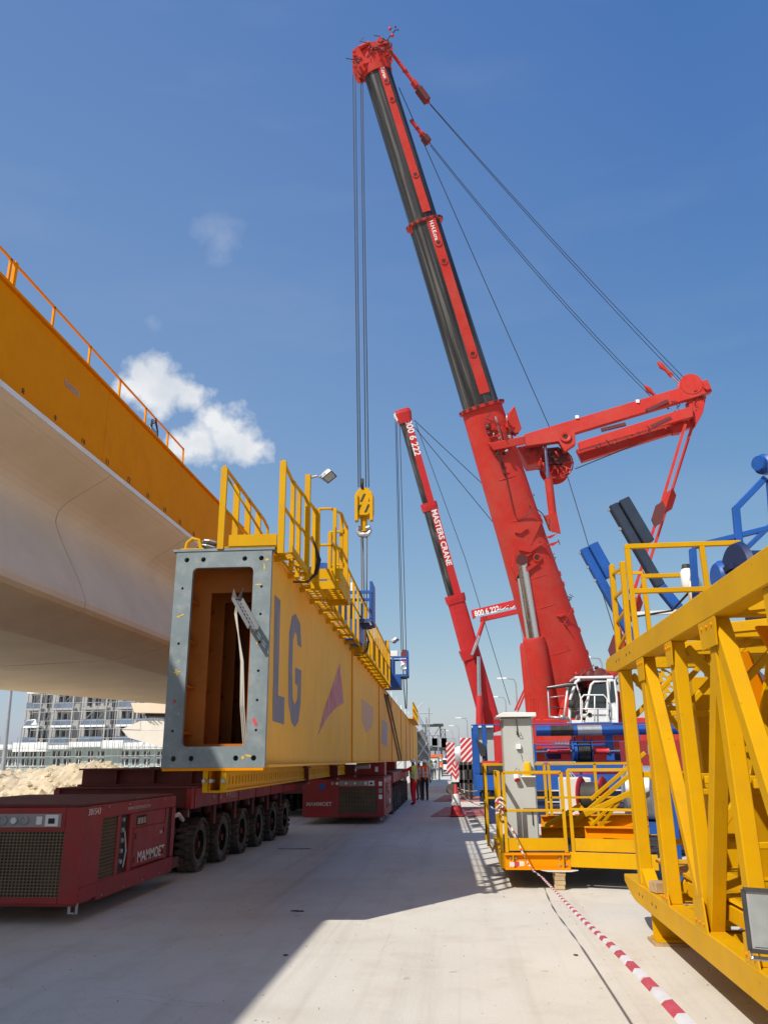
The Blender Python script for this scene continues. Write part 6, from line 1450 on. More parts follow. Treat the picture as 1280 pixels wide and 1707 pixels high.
# ------------------------------------------------------------------ yellow railed platform with control cabinet
pf = root('railed_platform', (1.2, 13.5, 0), 0, 'low yellow railed platform on stacked blocks carrying the grey cabinet', 'platform')
PX0, PX1, PY0, PY1 = 0.52, 1.46, 12.5, 15.4
ang = [(PX1, PY0), (2.62, PY0-0.35)]
b = MB(); b.bb(PX0, PX1-0.003, PY0, PY0+0.02, 0.29, 0.46); b.bb(PX0, PX1-0.003, PY0-0.05, PY0+0.08, 0.265, 0.289); b.bb(PX0, PX1-0.003, PY0-0.05, PY0+0.08, 0.461, 0.485); b.build('front_beam', ORA, pf)
for x in (0.60, 0.68, 1.31, 1.40):
    for z in (0.33, 0.42):
        b = MB(); b.lathe((x, PY0-0.002, z), (0, -1, 0), [(0, 0), (0.016, 0), (0.016, 0.014), (0, 0.014)], 6, False); b.build('bolt', GAL, pf)
for x in (0.64, 1.355): b = MB(); b.bb(x-0.008, x+0.008, PY0-0.05, PY0-0.001, 0.29, 0.46); b.build('web_stiffener', YEL, pf)
b = MB(); b.prism([(PX1, PY0-0.02, 0.30), (2.62, PY0-0.37, 0.30), (2.62, PY0-0.37, 0.50), (PX1, PY0-0.02, 0.50)], (0, 0.04, 0)); b.build('angled_beam', YEL, pf, 0.004)
b = MB(); b.bb(PX0+0.001, 3.4, PY0+0.09, PY1, 0.44, 0.475); b.build('deck', DRK, pf)
b = MB(); b.bb(PX0-0.06, PX0-0.001, PY0, PY1, 0.28, 0.485); b.build('side_beam', YEL, pf)
b = MB(); b.bb(PX0, 3.4, PY1, PY1+0.06, 0.28, 0.485); b.build('rear_beam', YEL, pf)
def panel_rail(pts, z0, z1, toe, name='rail_panel', r=0.024, midz=None, midposts=0):
    """one framed rail panel between two points: posts, top, mid and toe plate as parts"""
    a, c = V(pts[0]), V(pts[1])
    for p in [a, c] + [lerp(a, c, (k+1)/(midposts+1)) for k in range(midposts)]:
        b = MB(); b.bar((p.x, p.y, z0), (p.x, p.y, z1), 2*r, 2*r, (0, 1, 0)); b.build('post', YEL, pf, 0.003)
    for z in (z1, midz or (z0+z1)/2+0.02):
        b = MB(); b.bar((a.x, a.y, z), (c.x, c.y, z), 2*r, 2*r*(0.9 if z == z1 else 0.75)); b.build('rail', YEL, pf, 0.003)
    if toe:
        b = MB(); b.bar((a.x, a.y, z0+0.11), (c.x, c.y, z0+0.11), 0.012, 0.17); b.build('toe_board', YEL, pf)
panel_rail([(0.56, PY0+0.03), (1.42, PY0+0.03)], 0.49, 1.60, True)
panel_rail([(1.52, PY0+0.02), (2.42, PY0-0.26)], 0.49, 1.63, True)
panel_rail([(PX0-0.03, PY0+0.05), (PX0-0.03, 13.9)], 0.30, 1.60, True, midposts=0)
panel_rail([(0.34, 14.3), (0.34, 15.4)], 0.40, 1.70, False, midposts=0)
panel_rail([(0.34, 15.4), (1.45, 15.4)], 0.49, 1.70, False); panel_rail([(1.53, 15.4), (3.2, 15.4)], 0.49, 1.70, False, midposts=1)
b = MB(); b.tube([(0.36, 14.28, 0.42), (0.40, 14.2, 0.34), (0.44, 14.1, 0.45)], 0.018, 6); b.build('chain_hook', YEL, pf)
# lattice brace and inner beams on the platform
def pb(px, py, y): return at_y(px, py, y)
for (a, c, w_) in (((958, 1370, 14.6), (1062, 1282, 14.2), 0.07), ((975, 1358, 14.0), (1065, 1315, 13.7), 0.08), ((968, 1345, 14.0), (995, 1378, 14.0), 0.05), ((985, 1378, 14.0), (1030, 1330, 13.8), 0.05), ((1000, 1378, 14.0), (1035, 1332, 13.8), 0.05), ((905, 1380, 14.6), (968, 1342, 14.6), 0.07), ((985, 1333, 14.6), (1075, 1255, 14.3), 0.06)):
    b = MB(); b.bar(pb(*a), pb(*c), w_, w_, (0, 1, 0)); b.build('lattice_bar', YEL, pf, 0.004)
b = MB(); b.ibeam(pb(975, 1388, 13.5), pb(1080, 1390, 13.3), 0.16, 0.17, 0.016); b.build('deck_beam', ORA, pf)
b = MB(); b.ibeam(pb(902, 1370, 15.0), pb(1080, 1368, 15.0), 0.16, 0.2, 0.016); b.build('deck_beam', ORA, pf)
b = MB(); b.ibeam(pb(902, 1388, 14.4), pb(985, 1386, 14.4), 0.16, 0.16, 0.016); b.build('deck_beam', ORA, pf)
# stacked blocks
for k in range(4):
    o = MB(); o.box((1.285+0.006*(k % 2), 12.55, 0.035+0.060*k), (0.145, 0.22, 0.056), 0.05*(k-1)); o.build('packing_block', BRK, None, 0.004, label='tan packing block under the platform, %s of four in the stack' % ('lowest', 'second', 'third', 'topmost')[k], cat='block', group='packing blocks')
o = MB(); o.prism([(1.02, 12.42, 0.262), (1.13, 12.42, 0.243), (1.45, 12.42, 0.243), (1.56, 12.42, 0.262)], (0, 0.28, 0)); o.build('timber_pad', CONW, None, 0, label='pale flat pad between the packing blocks and the platform', cat='pad')
# control cabinet
cbn = root('control_cabinet', (0.86, 13.2, 0.475), 0, 'tall light grey control cabinet with sloping roof on the platform', 'cabinet')
cx0, cx1, cy0, cy1, cz0, cz1 = 0.615, 1.085, 13.0, 13.55, 0.476, 2.42
cx0t, cx1t = 0.60, 1.10
b = MB(); b.bb(cx0, cx1, cy0+0.012, cy1, cz0, cz1); b.build('carcass', CABN, cbn, 0.004)
b = MB(); b.bb(cx0+0.018, cx1-0.018, cy0-0.008, cy0+0.011, cz0+0.04, cz1-0.01); dr_ = b.build('door', CABN, cbn, 0.004)
b = MB(); b.bb(cx0-0.006, cx0-0.001, cy0+0.06, cy1-0.04, cz0+0.05, cz1-0.03); b.build('side_panel', CABN, cbn, 0.002)
b = MB(); b.prism([(cx0-0.10, cy0-0.12, cz1+0.01), (cx1+0.06, cy0-0.12, cz1+0.01), (cx1+0.06, cy0-0.12, cz1+0.075), (cx0+0.02, cy0-0.12, cz1+0.085), (cx0-0.10, cy0-0.12, cz1+0.03)], (0, 0.75, 0)); b.build('roof', WHT, cbn, 0.006)
b = MB(); b.box((0.845, cy0-0.035, 1.98), (0.075, 0.05, 0.075)); b.build('junction_box', WHT, cbn, 0.004)
b = MB(); b.tube([(0.84, cy0-0.02, 2.40), (0.84, cy0-0.03, 2.22), (0.86, cy0-0.04, 2.14), (0.90, cy0-0.05, 2.15), (0.885, cy0-0.05, 2.19)], 0.006, 6); b.build('cable', DRK, cbn)
b = MB(); b.rod((0.84, cy0-0.02, 2.22), (0.84, cy0-0.03, 2.16), 0.014, 8); b.build('plug', DRK, cbn)
b = MB(); b.tube([(0.85, cy0-0.03, 1.94), (0.88, cy0-0.02, 1.86), (0.90, cy0-0.01, 1.76)], 0.006, 6); b.build('cable', GAL, cbn)
b = MB(); b.box((0.965, cy0-0.06, 1.535), (0.22, 0.14, 0.02)); b.build('beacon_shelf', WHT, cbn, 0.003)
AMB = mat('amber_beacon', (0.75, 0.42, 0.005), 0.15, var=0.1, spec=0.7)
b = MB(); b.lathe((0.965, cy0-0.065, 1.546), (0, 0, 1), [(0, 0), (0.062, 0), (0.060, 0.15), (0.050, 0.19), (0.02, 0.21), (0, 0.21)], 18); b.build('beacon', AMB, cbn)
b = MB(); b.lathe((0.785, cy0-0.06, 1.52), (0.1, -0.35, -0.5), [(0, -0.10), (0.022, -0.10), (0.04, -0.03), (0.04, 0.03), (0, 0.03)], 14); b.build('socket_body', WHT, cbn)
b = MB(); b.lathe((0.785, cy0-0.06, 1.52), (0.1, -0.35, -0.5), [(0.04, 0.031), (0.043, 0.05), (0.03, 0.055), (0, 0.055)], 14); b.build('socket_ring', PINK, cbn)
b = MB(); b.tube([(0.765, cy0-0.04, 1.60), (0.79, cy0-0.06, 1.66), (0.83, cy0-0.06, 1.64), (0.85, cy0-0.05, 1.56), (0.90, cy0-0.05, 1.53)], 0.008, 6); b.build('cable', GAL, cbn)
b = MB(); b.bb(0.99, 1.005, cy0-0.03, cy0-0.009, 0.83, 1.02); b.build('handle', DRK, dr_, 0.003)
# hose reel, grey drum, and other machines behind the platform
hr = root('hose_reel', pb(970, 1325, 16.5), 0, 'red hose reel behind the platform lattice', 'hose reel')
c_ = pb(968, 1328, 16.5)
for dx in (0, 0.42):
    b = MB(); b.lathe(c_+V((dx, -0.0, 0)), (1, -0.45, 0), [(0.05, 0), (0.36, 0), (0.38, 0.025), (0.34, 0.05), (0.05, 0.05)], 26); b.build('reel_flange', PINK, hr)
b = MB(); b.lathe(c_, (1, -0.45, 0), [(0.26, 0.04), (0.27, 0.2), (0.26, 0.42)], 22); b.build('hose_wraps', DRK, hr)
b = MB(); b.bb(c_.x-0.1, c_.x+0.6, c_.y-0.4, c_.y+0.3, 0.45, c_.z-0.34); b.build('reel_base', MRED, hr)
gd = root('cable_drum', pb(1052, 1330, 16.5), 0, 'large pale grey cable drum between the platform and the truss', 'cable drum')
c_ = pb(1050, 1322, 16.5)
b = MB(); b.lathe(c_, (1, -0.5, 0), [(0, 0), (0.58, 0), (0.60, 0.04), (0.5, 0.06), (0.5, 0.5), (0.60, 0.54), (0, 0.58)], 28); b.build('drum_body', GAL, gd)
b = MB(); b.bb(c_.x-0.05, c_.x+0.6, c_.y-0.4, c_.y+0.3, 0.3, c_.z-0.5); b.build('drum_stand', BLU, gd)
gp = root('generator_box', pb(1080, 1340, 17.5), 0, 'maroon generator box with warning stickers seen through the truss', 'generator')
c_ = pb(1085, 1340, 17.5); b = MB(); b.bb(c_.x-0.3, c_.x+1.6, c_.y, c_.y+1.2, 0.1, 2.15); b.build('box_body', MRED, gp, 0.02)
for k in range(4):
    b = MB(); b.bb(c_.x+0.05, c_.x+0.38, c_.y-0.006, c_.y-0.001, 1.85-0.27*k, 2.05-0.27*k); b.build('sticker', (GAL, PINK, WHT, GAL)[k], gp)
# white concrete blocks and tarpaulin behind
wb = root('concrete_block', pb(960, 1310, 19), 0, 'pale concrete block behind the platform rail', 'concrete block')
a = pb(941, 1340, 19); c_ = pb(985, 1297, 19); b = MB(); b.bb(a.x, c_.x, 19, 20, 0, c_.z); b.build('block_body', CONW, wb, 0.02)
tpn = root('tarpaulin', pb(925, 1372, 15.2), 0, 'crumpled pale sheet lying behind the cabinet', 'sheet')
b = MB(); vs_ = []; 
for j_ in range(5):
    for i in range(9):
        vs_.append((1.15+0.1*i, 15.55+0.12*j_, 0.50+0.07*abs(math.sin(i*1.7+j_*2.1))))
b._add(vs_, [(j_*9+i, j_*9+i+1, (j_+1)*9+i+1, (j_+1)*9+i) for j_ in range(4) for i in range(8)], False); b.build('sheet_cloth', CABW, tpn)

# ------------------------------------------------------------------ blue winch trolley behind the platform
bt = root('winch_trolley', (2.8, 25, 0), 0, 'long blue winch trolley with tube beam and rope drum, in front of the big crane', 'trolley')
def T(px, py, y=24.5): return at_y(px, py, y)
def tb_(nm, mt, px0, px1, py0, py1, y0=24.5, dy=0.3, bev=0.01, par=None):
    a, c = T(px0, py1, y0), T(px1, py0, y0); b = MB(); b.bb(a.x, c.x, y0, y0+dy, a.z, c.z); return b.build(nm, mt, par or bt, bev)
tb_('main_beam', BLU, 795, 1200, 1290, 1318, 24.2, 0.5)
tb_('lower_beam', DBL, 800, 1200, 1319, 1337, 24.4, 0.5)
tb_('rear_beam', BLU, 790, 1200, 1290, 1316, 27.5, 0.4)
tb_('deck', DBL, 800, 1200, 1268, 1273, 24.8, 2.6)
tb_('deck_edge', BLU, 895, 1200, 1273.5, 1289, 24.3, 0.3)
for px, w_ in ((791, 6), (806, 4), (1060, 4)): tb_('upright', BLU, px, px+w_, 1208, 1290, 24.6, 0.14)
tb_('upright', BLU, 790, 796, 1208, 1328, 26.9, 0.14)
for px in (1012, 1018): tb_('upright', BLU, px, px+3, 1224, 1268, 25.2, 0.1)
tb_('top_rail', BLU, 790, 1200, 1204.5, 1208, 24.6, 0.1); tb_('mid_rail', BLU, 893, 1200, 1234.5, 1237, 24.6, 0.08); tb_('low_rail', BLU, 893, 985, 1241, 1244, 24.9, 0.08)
# tube beam with worn grey wraps
c0, c1 = T(893, 1219, 25.0), T(1200, 1219, 25.0)
b = MB(); b.rod(c0, V((c1.x, c0.y, c0.z)), 0.15, 18); tbm = b.build('tube_beam', BLU, bt)
for pa, pb_ in ((917, 955), (962, 1002)):
    xa, xb2 = T(pa, 1219, 25.0).x, T(pb_, 1219, 25.0).x; b = MB(); b.rod((xa, 25.0, c0.z), (xb2, 25.0, c0.z), 0.154, 18); b.build('worn_wrap', GAL if pa > 930 else DRK, tbm)
# rope drum on a red shaft
z_ = T(950, 1253, 25.2).z
b = MB(); b.rod((T(893, 1253, 25.2).x, 25.2, z_), (T(1050, 1253, 25.2).x, 25.2, z_), 0.05, 10); b.build('shaft', STL, bt)
for pa, pb_ in ((912, 950), (987, 1015)):
    b = MB(); xa, xb2 = T(pa, 1253, 25.2).x, T(pb_, 1253, 25.2).x; b.lathe((xa, 25.2, z_), (1, 0, 0), [(0, 0), (0.075, 0), (0.095, 0.05), (0.075, 0.1), (0.075, xb2-xa-0.1), (0.1, xb2-xa), (0, xb2-xa)], 14); b.build('red_sleeve', PINK, bt)
xa = T(952, 1253, 25.2).x
dm = MB(); dm.lathe((xa, 25.2, z_), (1, 0, 0), [(0, 0), (0.36, 0), (0.36, 0.04), (0.30, 0.06), (0.30, 0.16), (0.24, 0.18)], 26); dmo = dm.build('rope_drum', BLU, bt)
b = MB(); b.lathe((xa+0.19, 25.2, z_), (1, 0, 0), [(0.2, 0)]+[(0.30+0.012*(k % 2), 0.01+k*0.025) for k in range(14)]+[(0.2, 0.36)], 24); b.build('rope_wraps', DRK, dmo)
b = MB(); b.lathe((xa+0.56, 25.2, z_), (1, 0, 0), [(0.24, 0), (0.36, 0.01), (0.36, 0.05), (0.1, 0.10), (0, 0.10)], 26); b.build('drum_flange', DBL, dmo)
for px in (957, 973): tb_('drum_horn', BLU, px, px+2, 1228, 1240, 25.2, 0.06)
b = MB()
pts = []
for k in range(60):
    t = k/59; x = T(924+t*24, 1242, 24.9).x; pts.append((x, 24.9+0.08*math.cos(k*1.05), T(940, 1241, 24.9).z+0.08*math.sin(k*1.05)))
b.tube(pts, 0.012, 5); b.build('coil_spring', GAL, bt)
tb_('channel', GAL, 893, 960, 1269.5, 1273, 24.4, 0.1)
for (px0, px1, py0, py1, mt_) in ((906, 950, 1246, 1250, BLU), (910, 935, 1256, 1266, DBL), (985, 1010, 1240, 1244, BLU), (1015, 1045, 1256, 1268, DBL), (880, 893, 1240, 1290, BLU)): tb_('fitting', mt_, px0, px1, py0, py1, 25.6, 0.3)
b = MB(); b.tube([T(946, 1283, 24.1), T(956, 1300, 23.9), T(975, 1310, 23.9), T(1000, 1308, 24.0)], 0.02, 6); b.tube([T(948, 1283, 24.1), T(960, 1297, 23.8), T(978, 1306, 23.8), T(1004, 1303, 24.0)], 0.02, 6); b.build('hose', GAL, bt)
b = MB(); b.lathe(T(806, 1325, 24.5), (1, -0.3, 0), [(0, 0), (0.22, 0), (0.25, 0.04), (0.2, 0.06), (0.2, 0.2), (0.25, 0.24), (0, 0.26)], 20); b.build('trolley_wheel', DRK, bt)
b = MB(); b.lathe(T(1000, 1330, 24.5), (1, -0.3, 0), [(0, 0), (0.22, 0), (0.25, 0.04), (0.2, 0.06), (0.2, 0.2), (0.25, 0.24), (0, 0.26)], 20); b.build('trolley_wheel', DRK, bt)
# feet carrying the trolley on the ground
for px in (820, 900, 1000, 1090):
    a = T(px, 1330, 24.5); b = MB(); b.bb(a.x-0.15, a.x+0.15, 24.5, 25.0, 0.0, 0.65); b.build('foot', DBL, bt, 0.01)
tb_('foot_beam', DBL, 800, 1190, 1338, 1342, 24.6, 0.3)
# grey electrical box and blue box at the left end of the trolley
eb = root('electric_box', T(810, 1240, 26), 0, 'small grey electric box with white roof at the left end of the blue trolley', 'box')
tb_('box_body', GAL, 796, 812, 1216, 1262, 26.0, 0.6, par=eb) if False else None
a, c_ = T(795, 1262, 26), T(822, 1214, 26); b = MB(); b.bb(a.x, c_.x, 26, 26.8, a.z-0.2, c_.z); b.build('box_body', CABN, eb, 0.01)
a, c_ = T(786, 1214, 25.8), T(822, 1210, 25.8); b = MB(); b.bb(a.x, c_.x, 25.7, 26.9, a.z, c_.z); b.build('box_roof', WHT, eb, 0.01)
b = MB(); b.box(T(807, 1232, 25.95), (0.08, 0.06, 0.10)); b.build('box_lamp', WHT, eb)
wf = root('work_floodlight', T(800, 1248, 24.3), 0, 'dark tilted floodlight on the left end of the blue trolley', 'floodlight')
b = MB(); b.prism([T(793, 1231, 24.2), T(811, 1246, 24.2), T(809, 1262, 24.2), T(801, 1261, 24.2)], V((0, 0.3, 0))); b.build('lamp_head', DRK, wf, 0.01)
b = MB(); b.rod(T(806, 1260, 24.3), T(808, 1276, 24.3), 0.05, 8); b.build('lamp_stand', DRK, wf)
b = MB(); a = T(809, 1276, 24.3); b.bb(a.x-0.1, a.x+0.4, 24.2, 24.6, a.z-0.02, a.z+0.12); b.build('lamp_base', PINK, wf)

# ------------------------------------------------------------------ people
def cloth(name, col, rough=0.85): return mat(name, col, rough, var=0.12, scale=6, spec=0.2)
C_RED = cloth('red_coverall', (0.62, 0.02, 0.03)); C_ORV = cloth('orange_vest', (0.85, 0.13, 0.02)); C_YLV = cloth('lime_vest', (0.62, 0.72, 0.08)); C_DRK = cloth('dark_trousers', (0.03, 0.028, 0.03)); C_GRY = cloth('grey_shirt', (0.35, 0.37, 0.40)); C_BLU = cloth('blue_coverall', (0.03, 0.08, 0.28)); C_BOOT = cloth('black_boots', (0.02, 0.018, 0.016)); C_SIL = cloth('reflective_tape', (0.6, 0.6, 0.55), 0.4); C_BRN = cloth('brown_trousers', (0.16, 0.15, 0.14)); C_WSH = cloth('pale_shirt', (0.55, 0.55, 0.55))
HELM = mat('white_helmet', (0.8, 0.8, 0.78), 0.35, var=0.03); HELY = mat('yellow_helmet', (0.75, 0.5, 0.02), 0.35, var=0.03)
def person(loc, rz, label, top, legs, vest=None, helm=HELM, armL=None, armR=None, stride=0.0, height=1.72, turn=0.0, group='workers on the yard', seated=False):
    """one continuous skinned body in a pose; facing +y before the turn rz"""
    J = {'pel': (0, 0, .95), 'spi': (0, .0, 1.14), 'che': (0, -.005, 1.36), 'nek': (0, .0, 1.50), 'hed': (0, .015, 1.60), 'top': (0, .005, 1.69), 'fac': (math.sin(turn)*.05, .05, 1.585)}
    R_ = {'pel': (.145, .115), 'spi': (.135, .105), 'che': (.165, .115), 'nek': (.055, .058), 'hed': (.078, .092), 'top': (.068, .082), 'fac': (.045, .05)}
    E_ = [('pel', 'spi'), ('spi', 'che'), ('che', 'nek'), ('nek', 'hed'), ('hed', 'top'), ('hed', 'fac')]
    reg = {('pel', 'spi'): 't', ('spi', 'che'): 't', ('che', 'nek'): 't', ('nek', 'hed'): 's', ('hed', 'top'): 's', ('hed', 'fac'): 's'}
    for s, n_, arm in ((-1, 'l', armL), (1, 'r', armR)):
        sh = V((s*.185, 0, 1.41)); el, wr = arm or ((s*.25, -.02, 1.14), (s*.26, .06, .90))
        el, wr = V(el), V(wr); d = (wr-el).normalized()
        hip = V((s*.09, 0, .90)); st = stride*s
        if seated: kn, an, to = V((s*.12, .42, .92)), V((s*.12, .46, .50)), V((s*.12, .60, .45))
        else: kn, an, to = V((s*.10, .03+st*.5, .50)), V((s*.105, -.02+st, .09)), V((s*.12, .13+st, .045))
        hand = wr+d*.09
        for k, p, r in (('sh', sh, .068), ('el', el, .050), ('wr', wr, .034), ('hd', hand, .036), ('hip', hip, .098), ('kn', kn, .066), ('an', an, .050), ('to', to, .042)):
            J[k+n_] = tuple(p); R_[k+n_] = (r, r) if k != 'hd' else (.042, .024)
        for a, c, g_ in (('che', 'sh'+n_, 't'), ('sh'+n_, 'el'+n_, 'a'), ('el'+n_, 'wr'+n_, 'a'), ('wr'+n_, 'hd'+n_, 's'), ('pel', 'hip'+n_, 'l'), ('hip'+n_, 'kn'+n_, 'l'), ('kn'+n_, 'an'+n_, 'l'), ('an'+n_, 'to'+n_, 'b')):
            E_.append((a, c)); reg[(a, c)] = g_
        sd_ = d.cross(V((0, 1, 0.2))).normalized(); fw = sd_.cross(d)
        for q, (off, ln) in enumerate(((-.03, .070), (-.010, .082), (.010, .078), (.03, .062))):
            a = hand+sd_*off+d*.02; b_ = a+d*ln*.55+fw*.008; c_ = a+d*ln*.9+fw*.03
            J['f%d%s' % (q, n_)] = tuple(b_); J['g%d%s' % (q, n_)] = tuple(c_); R_['f%d%s' % (q, n_)] = (.010, .010); R_['g%d%s' % (q, n_)] = (.008, .008)
            for e in (('hd'+n_, 'f%d%s' % (q, n_)), ('f%d%s' % (q, n_), 'g%d%s' % (q, n_))): E_.append(e); reg[e] = 's'
        J['th'+n_] = tuple(wr+d*.04+fw*.05); R_['th'+n_] = (.011, .011); E_.append(('wr'+n_, 'th'+n_)); reg[('wr'+n_, 'th'+n_)] = 's'
    keys = list(J); ix = {k: i for i, k in enumerate(keys)}
    me = bpy.data.meshes.new('p'); me.from_pydata([J[k] for k in keys], [(ix[a], ix[c]) for a, c in E_], [])
    ob = bpy.data.objects.new('p', me); COL.objects.link(ob)
    sk = ob.modifiers.new('s', 'SKIN'); sk.use_smooth_shade = True
    for i, k in enumerate(keys):
        sv = me.skin_vertices[0].data[i]; sv.radius = R_[k]; sv.use_root = (k == 'pel')
    sub = ob.modifiers.new('u', 'SUBSURF'); sub.levels = 1; sub.render_levels = 1
    dg = bpy.context.evaluated_depsgraph_get(); dg.update()
    bm_ = bpy.data.meshes.new_from_object(ob.evaluated_get(dg)); bpy.data.objects.remove(ob)
    segs = [(V(J[a]), V(J[c]), reg[(a, c)]) for a, c in E_]
    def region(p):
        best = None
        for a, c, g_ in segs:
            ab = c-a; t = max(0, min(1, (p-a).dot(ab)/max(1e-9, ab.dot(ab)))); dd = (p-a-ab*t).length
            if best is None or dd < best[0]: best = (dd, g_)
        return best[1]
    mats = {'s': 0, 't': 1, 'a': 1, 'l': 2, 'b': 3}
    tors = []
    for f in bm_.polygons:
        g_ = region(f.center); 
        if f.center.z < .94 and g_ == 't': g_ = 'l'
        f.material_index = mats[g_]
        if g_ == 't' and f.center.z > .97 and abs(f.center.x) < .17: tors.append(f.index)
    k = height/1.72
    o = link('person', bm_, None, None)
    for x_ in (SKIN, top, legs, C_BOOT): bm_.materials.append(x_)
    o.location = loc; o.rotation_euler = (0, 0, rz); o.scale = (k, k, k)
    tag(o, label, 'person', group)
    def child(nm, vs, fs, mt, smooth=True):
        m2 = bpy.data.meshes.new(nm); m2.from_pydata(vs, [], fs); m2.update()
        for p in m2.polygons: p.use_smooth = smooth
        return link(nm, m2, mt, None), m2
    if vest:
        used = sorted({v for fi in tors for v in bm_.polygons[fi].vertices}); mp_ = {v: i for i, v in enumerate(used)}
        vs_ = [bm_.vertices[v].co + bm_.vertices[v].normal*.016 for v in used]
        vo, _ = child('vest', vs_, [[mp_[v] for v in bm_.polygons[fi].vertices] for fi in tors], vest); vo.parent = o
        b = MB()
        for z in (1.04, 1.17): 
            b.lathe((0, 0, z), (0, 0, 1), [(1.0, 0), (1.0, .045)], 20)
            for i in range(len(b.v)-40, len(b.v)): 
                v = b.v[i]; b.v[i] = V((v.x*.178, v.y*.142, v.z))
        for s in (-1, 1): b.bar((s*.09, -.145, 1.0), (s*.085, -.125, 1.44), .045, .006, (0, 1, 0))
        m2 = b.mesh(); to_ = link('reflective_tape', m2, C_SIL, None); to_.parent = vo
    if helm:
        b = MB(); c = V((0, .005, 1.655)); b.lathe(c, (0, 0, 1), [(.125, -.012), (.112, .0), (.108, .04), (.09, .085), (.055, .112), (0, .12)], 18)
        b.prism([c+V(p) for p in ((-.085, .08, -.005), (-.05, .155, -.012), (.05, .155, -.012), (.085, .08, -.005))], (0, 0, -.008))
        m2 = b.mesh(); ho = link('helmet', m2, helm, None); ho.parent = o
    return o
def gp_(px, py): p = at_z(px, py, 0); return (p.x, p.y, 0)
person(gp_(690, 1343), 0.95, 'worker in red coverall and lime vest reaching towards the girder', C_RED, C_RED, C_YLV, armL=((-.40, .16, 1.30), (-.50, .42, 1.27)), armR=((.24, -.03, 1.14), (.25, .05, .90)), stride=.06, height=1.78)
person(gp_(709, 1336), 0.25, 'worker in orange vest and dark trousers with white helmet, behind the red coverall', C_WSH, C_DRK, C_ORV, stride=.05, height=1.76)
person(gp_(699.5, 1335), 0.6, 'worker in orange vest and brown trousers half hidden behind the red coverall', C_RED, C_BRN, C_ORV, stride=.04, height=1.72)
person(gp_(718, 1302), 0.2, 'distant worker in lime vest and yellow helmet beyond the girder', C_GRY, C_DRK, C_YLV, HELY)
person(gp_(724, 1300), -0.3, 'distant worker in dark clothes and white helmet beside the lime vest', C_GRY, C_DRK, None)
person(gp_(735, 1296), 3.0, 'distant worker in bright orange vest walking on the road', C_ORV, C_DRK, C_ORV, stride=.12)
person(gp_(754, 1300), 0.4, 'distant worker in blue coverall and white helmet left of the chevron board', C_BLU, C_BLU, None)
person(gp_(783, 1301), 0.1, 'distant worker in orange vest right of the chevron boards', C_ORV, C_BLU, C_ORV, helm=None)
person(gp_(788, 1302), -0.4, 'distant worker in orange jacket half behind the blue trolley', C_ORV, C_DRK, None)
cs = at_y(984, 1203, 29.9); 
person((cs.x-0.05, 29.75, cs.z-0.72), 1.35, 'crane operator in pale trousers and orange vest sitting in the white cab', C_GRY, C_WSH, C_ORV, None, armL=((-.24, .2, 1.2), (-.2, .42, 1.12)), armR=((.24, .2, 1.2), (.2, .42, 1.12)), group='crane operator', seated=True)

# ------------------------------------------------------------------ barrier tape, cone and steel mats
TW = mat('white_tape', (0.74, 0.71, 0.68), 0.4, var=0.05); TR = mat('red_tape', (0.52, 0.06, 0.085), 0.4, var=0.15, scale=8)
tp = root('barrier_tape', (1.0, 8, 0), 0, 'red and white barrier tape stretched from the platform towards the camera', 'barrier tape')
CTRL = [at_y(836, 1340, 12.45), at_y(850, 1375, 12.40), at_y(880, 1440, 10.6), at_y(905, 1465, 8.2), at_y(960, 1522, 4.3), at_y(1030, 1588, 2.35), at_y(1145, 1707, 1.40), at_y(1260, 1840, 0.95)]
def spline(P_, u):
    n_ = len(P_)-1; i = min(n_-1, int(u)); f = u-i
    p0, p1, p2, p3 = P_[max(0, i-1)], P_[i], P_[i+1], P_[min(n_, i+2)]
    return 0.5*((2*p1)+(p2-p0)*f+(2*p0-5*p1+4*p2-p3)*f*f+(3*p1-p0-3*p2+p3)*f**3)
SP = [spline(CTRL, k*(len(CTRL)-1)/600) for k in range(601)]
CUM = [0.0]
for k in range(600): CUM.append(CUM[-1]+(SP[k+1]-SP[k]).length)
def tape_at(t):
    d = max(0, min(1, t))*CUM[-1]; lo = 0
    import bisect
    i = min(599, max(0, bisect.bisect_right(CUM, d)-1)); f = (d-CUM[i])/max(1e-6, CUM[i+1]-CUM[i]); return lerp(SP[i], SP[i+1], f)
NB = 92
for k in range(NB):
    t0, t1 = k/NB, (k+1)/NB; vs_ = []; n_ = 5
    for i in range(n_+1):
        t = t0+(t1-t0)*i/n_; p = tape_at(t); d = (tape_at(t+0.004)-tape_at(t-0.004)).normalized()
        s = d.cross(V((0, 0, 1))).normalized(); u = s.cross(d)
        sw = (SUN_TRAVEL-d*SUN_TRAVEL.dot(d)).normalized(); n0 = d.cross(sw)
        a = 1.35+0.15*math.sin(t*9)+(max(0, 0.40-t)*46)
        w_ = 0.0108; w = sw*math.cos(a)+n0*math.sin(a); nrm = n0*math.cos(a)-sw*math.sin(a)
        vs_ += [p-w*w_, p-w*w_*0.15+nrm*(0.004+0.002*math.sin(i*2.3+k)), p+w*w_]
    fs_ = []
    for i in range(n_):
        for q in range(2): fs_.append((i*3+q, i*3+q+1, (i+1)*3+q+1, (i+1)*3+q))
    b = MB(); b._add(vs_, fs_, True); b.build('tape_band', TR if k % 2 else TW, tp)
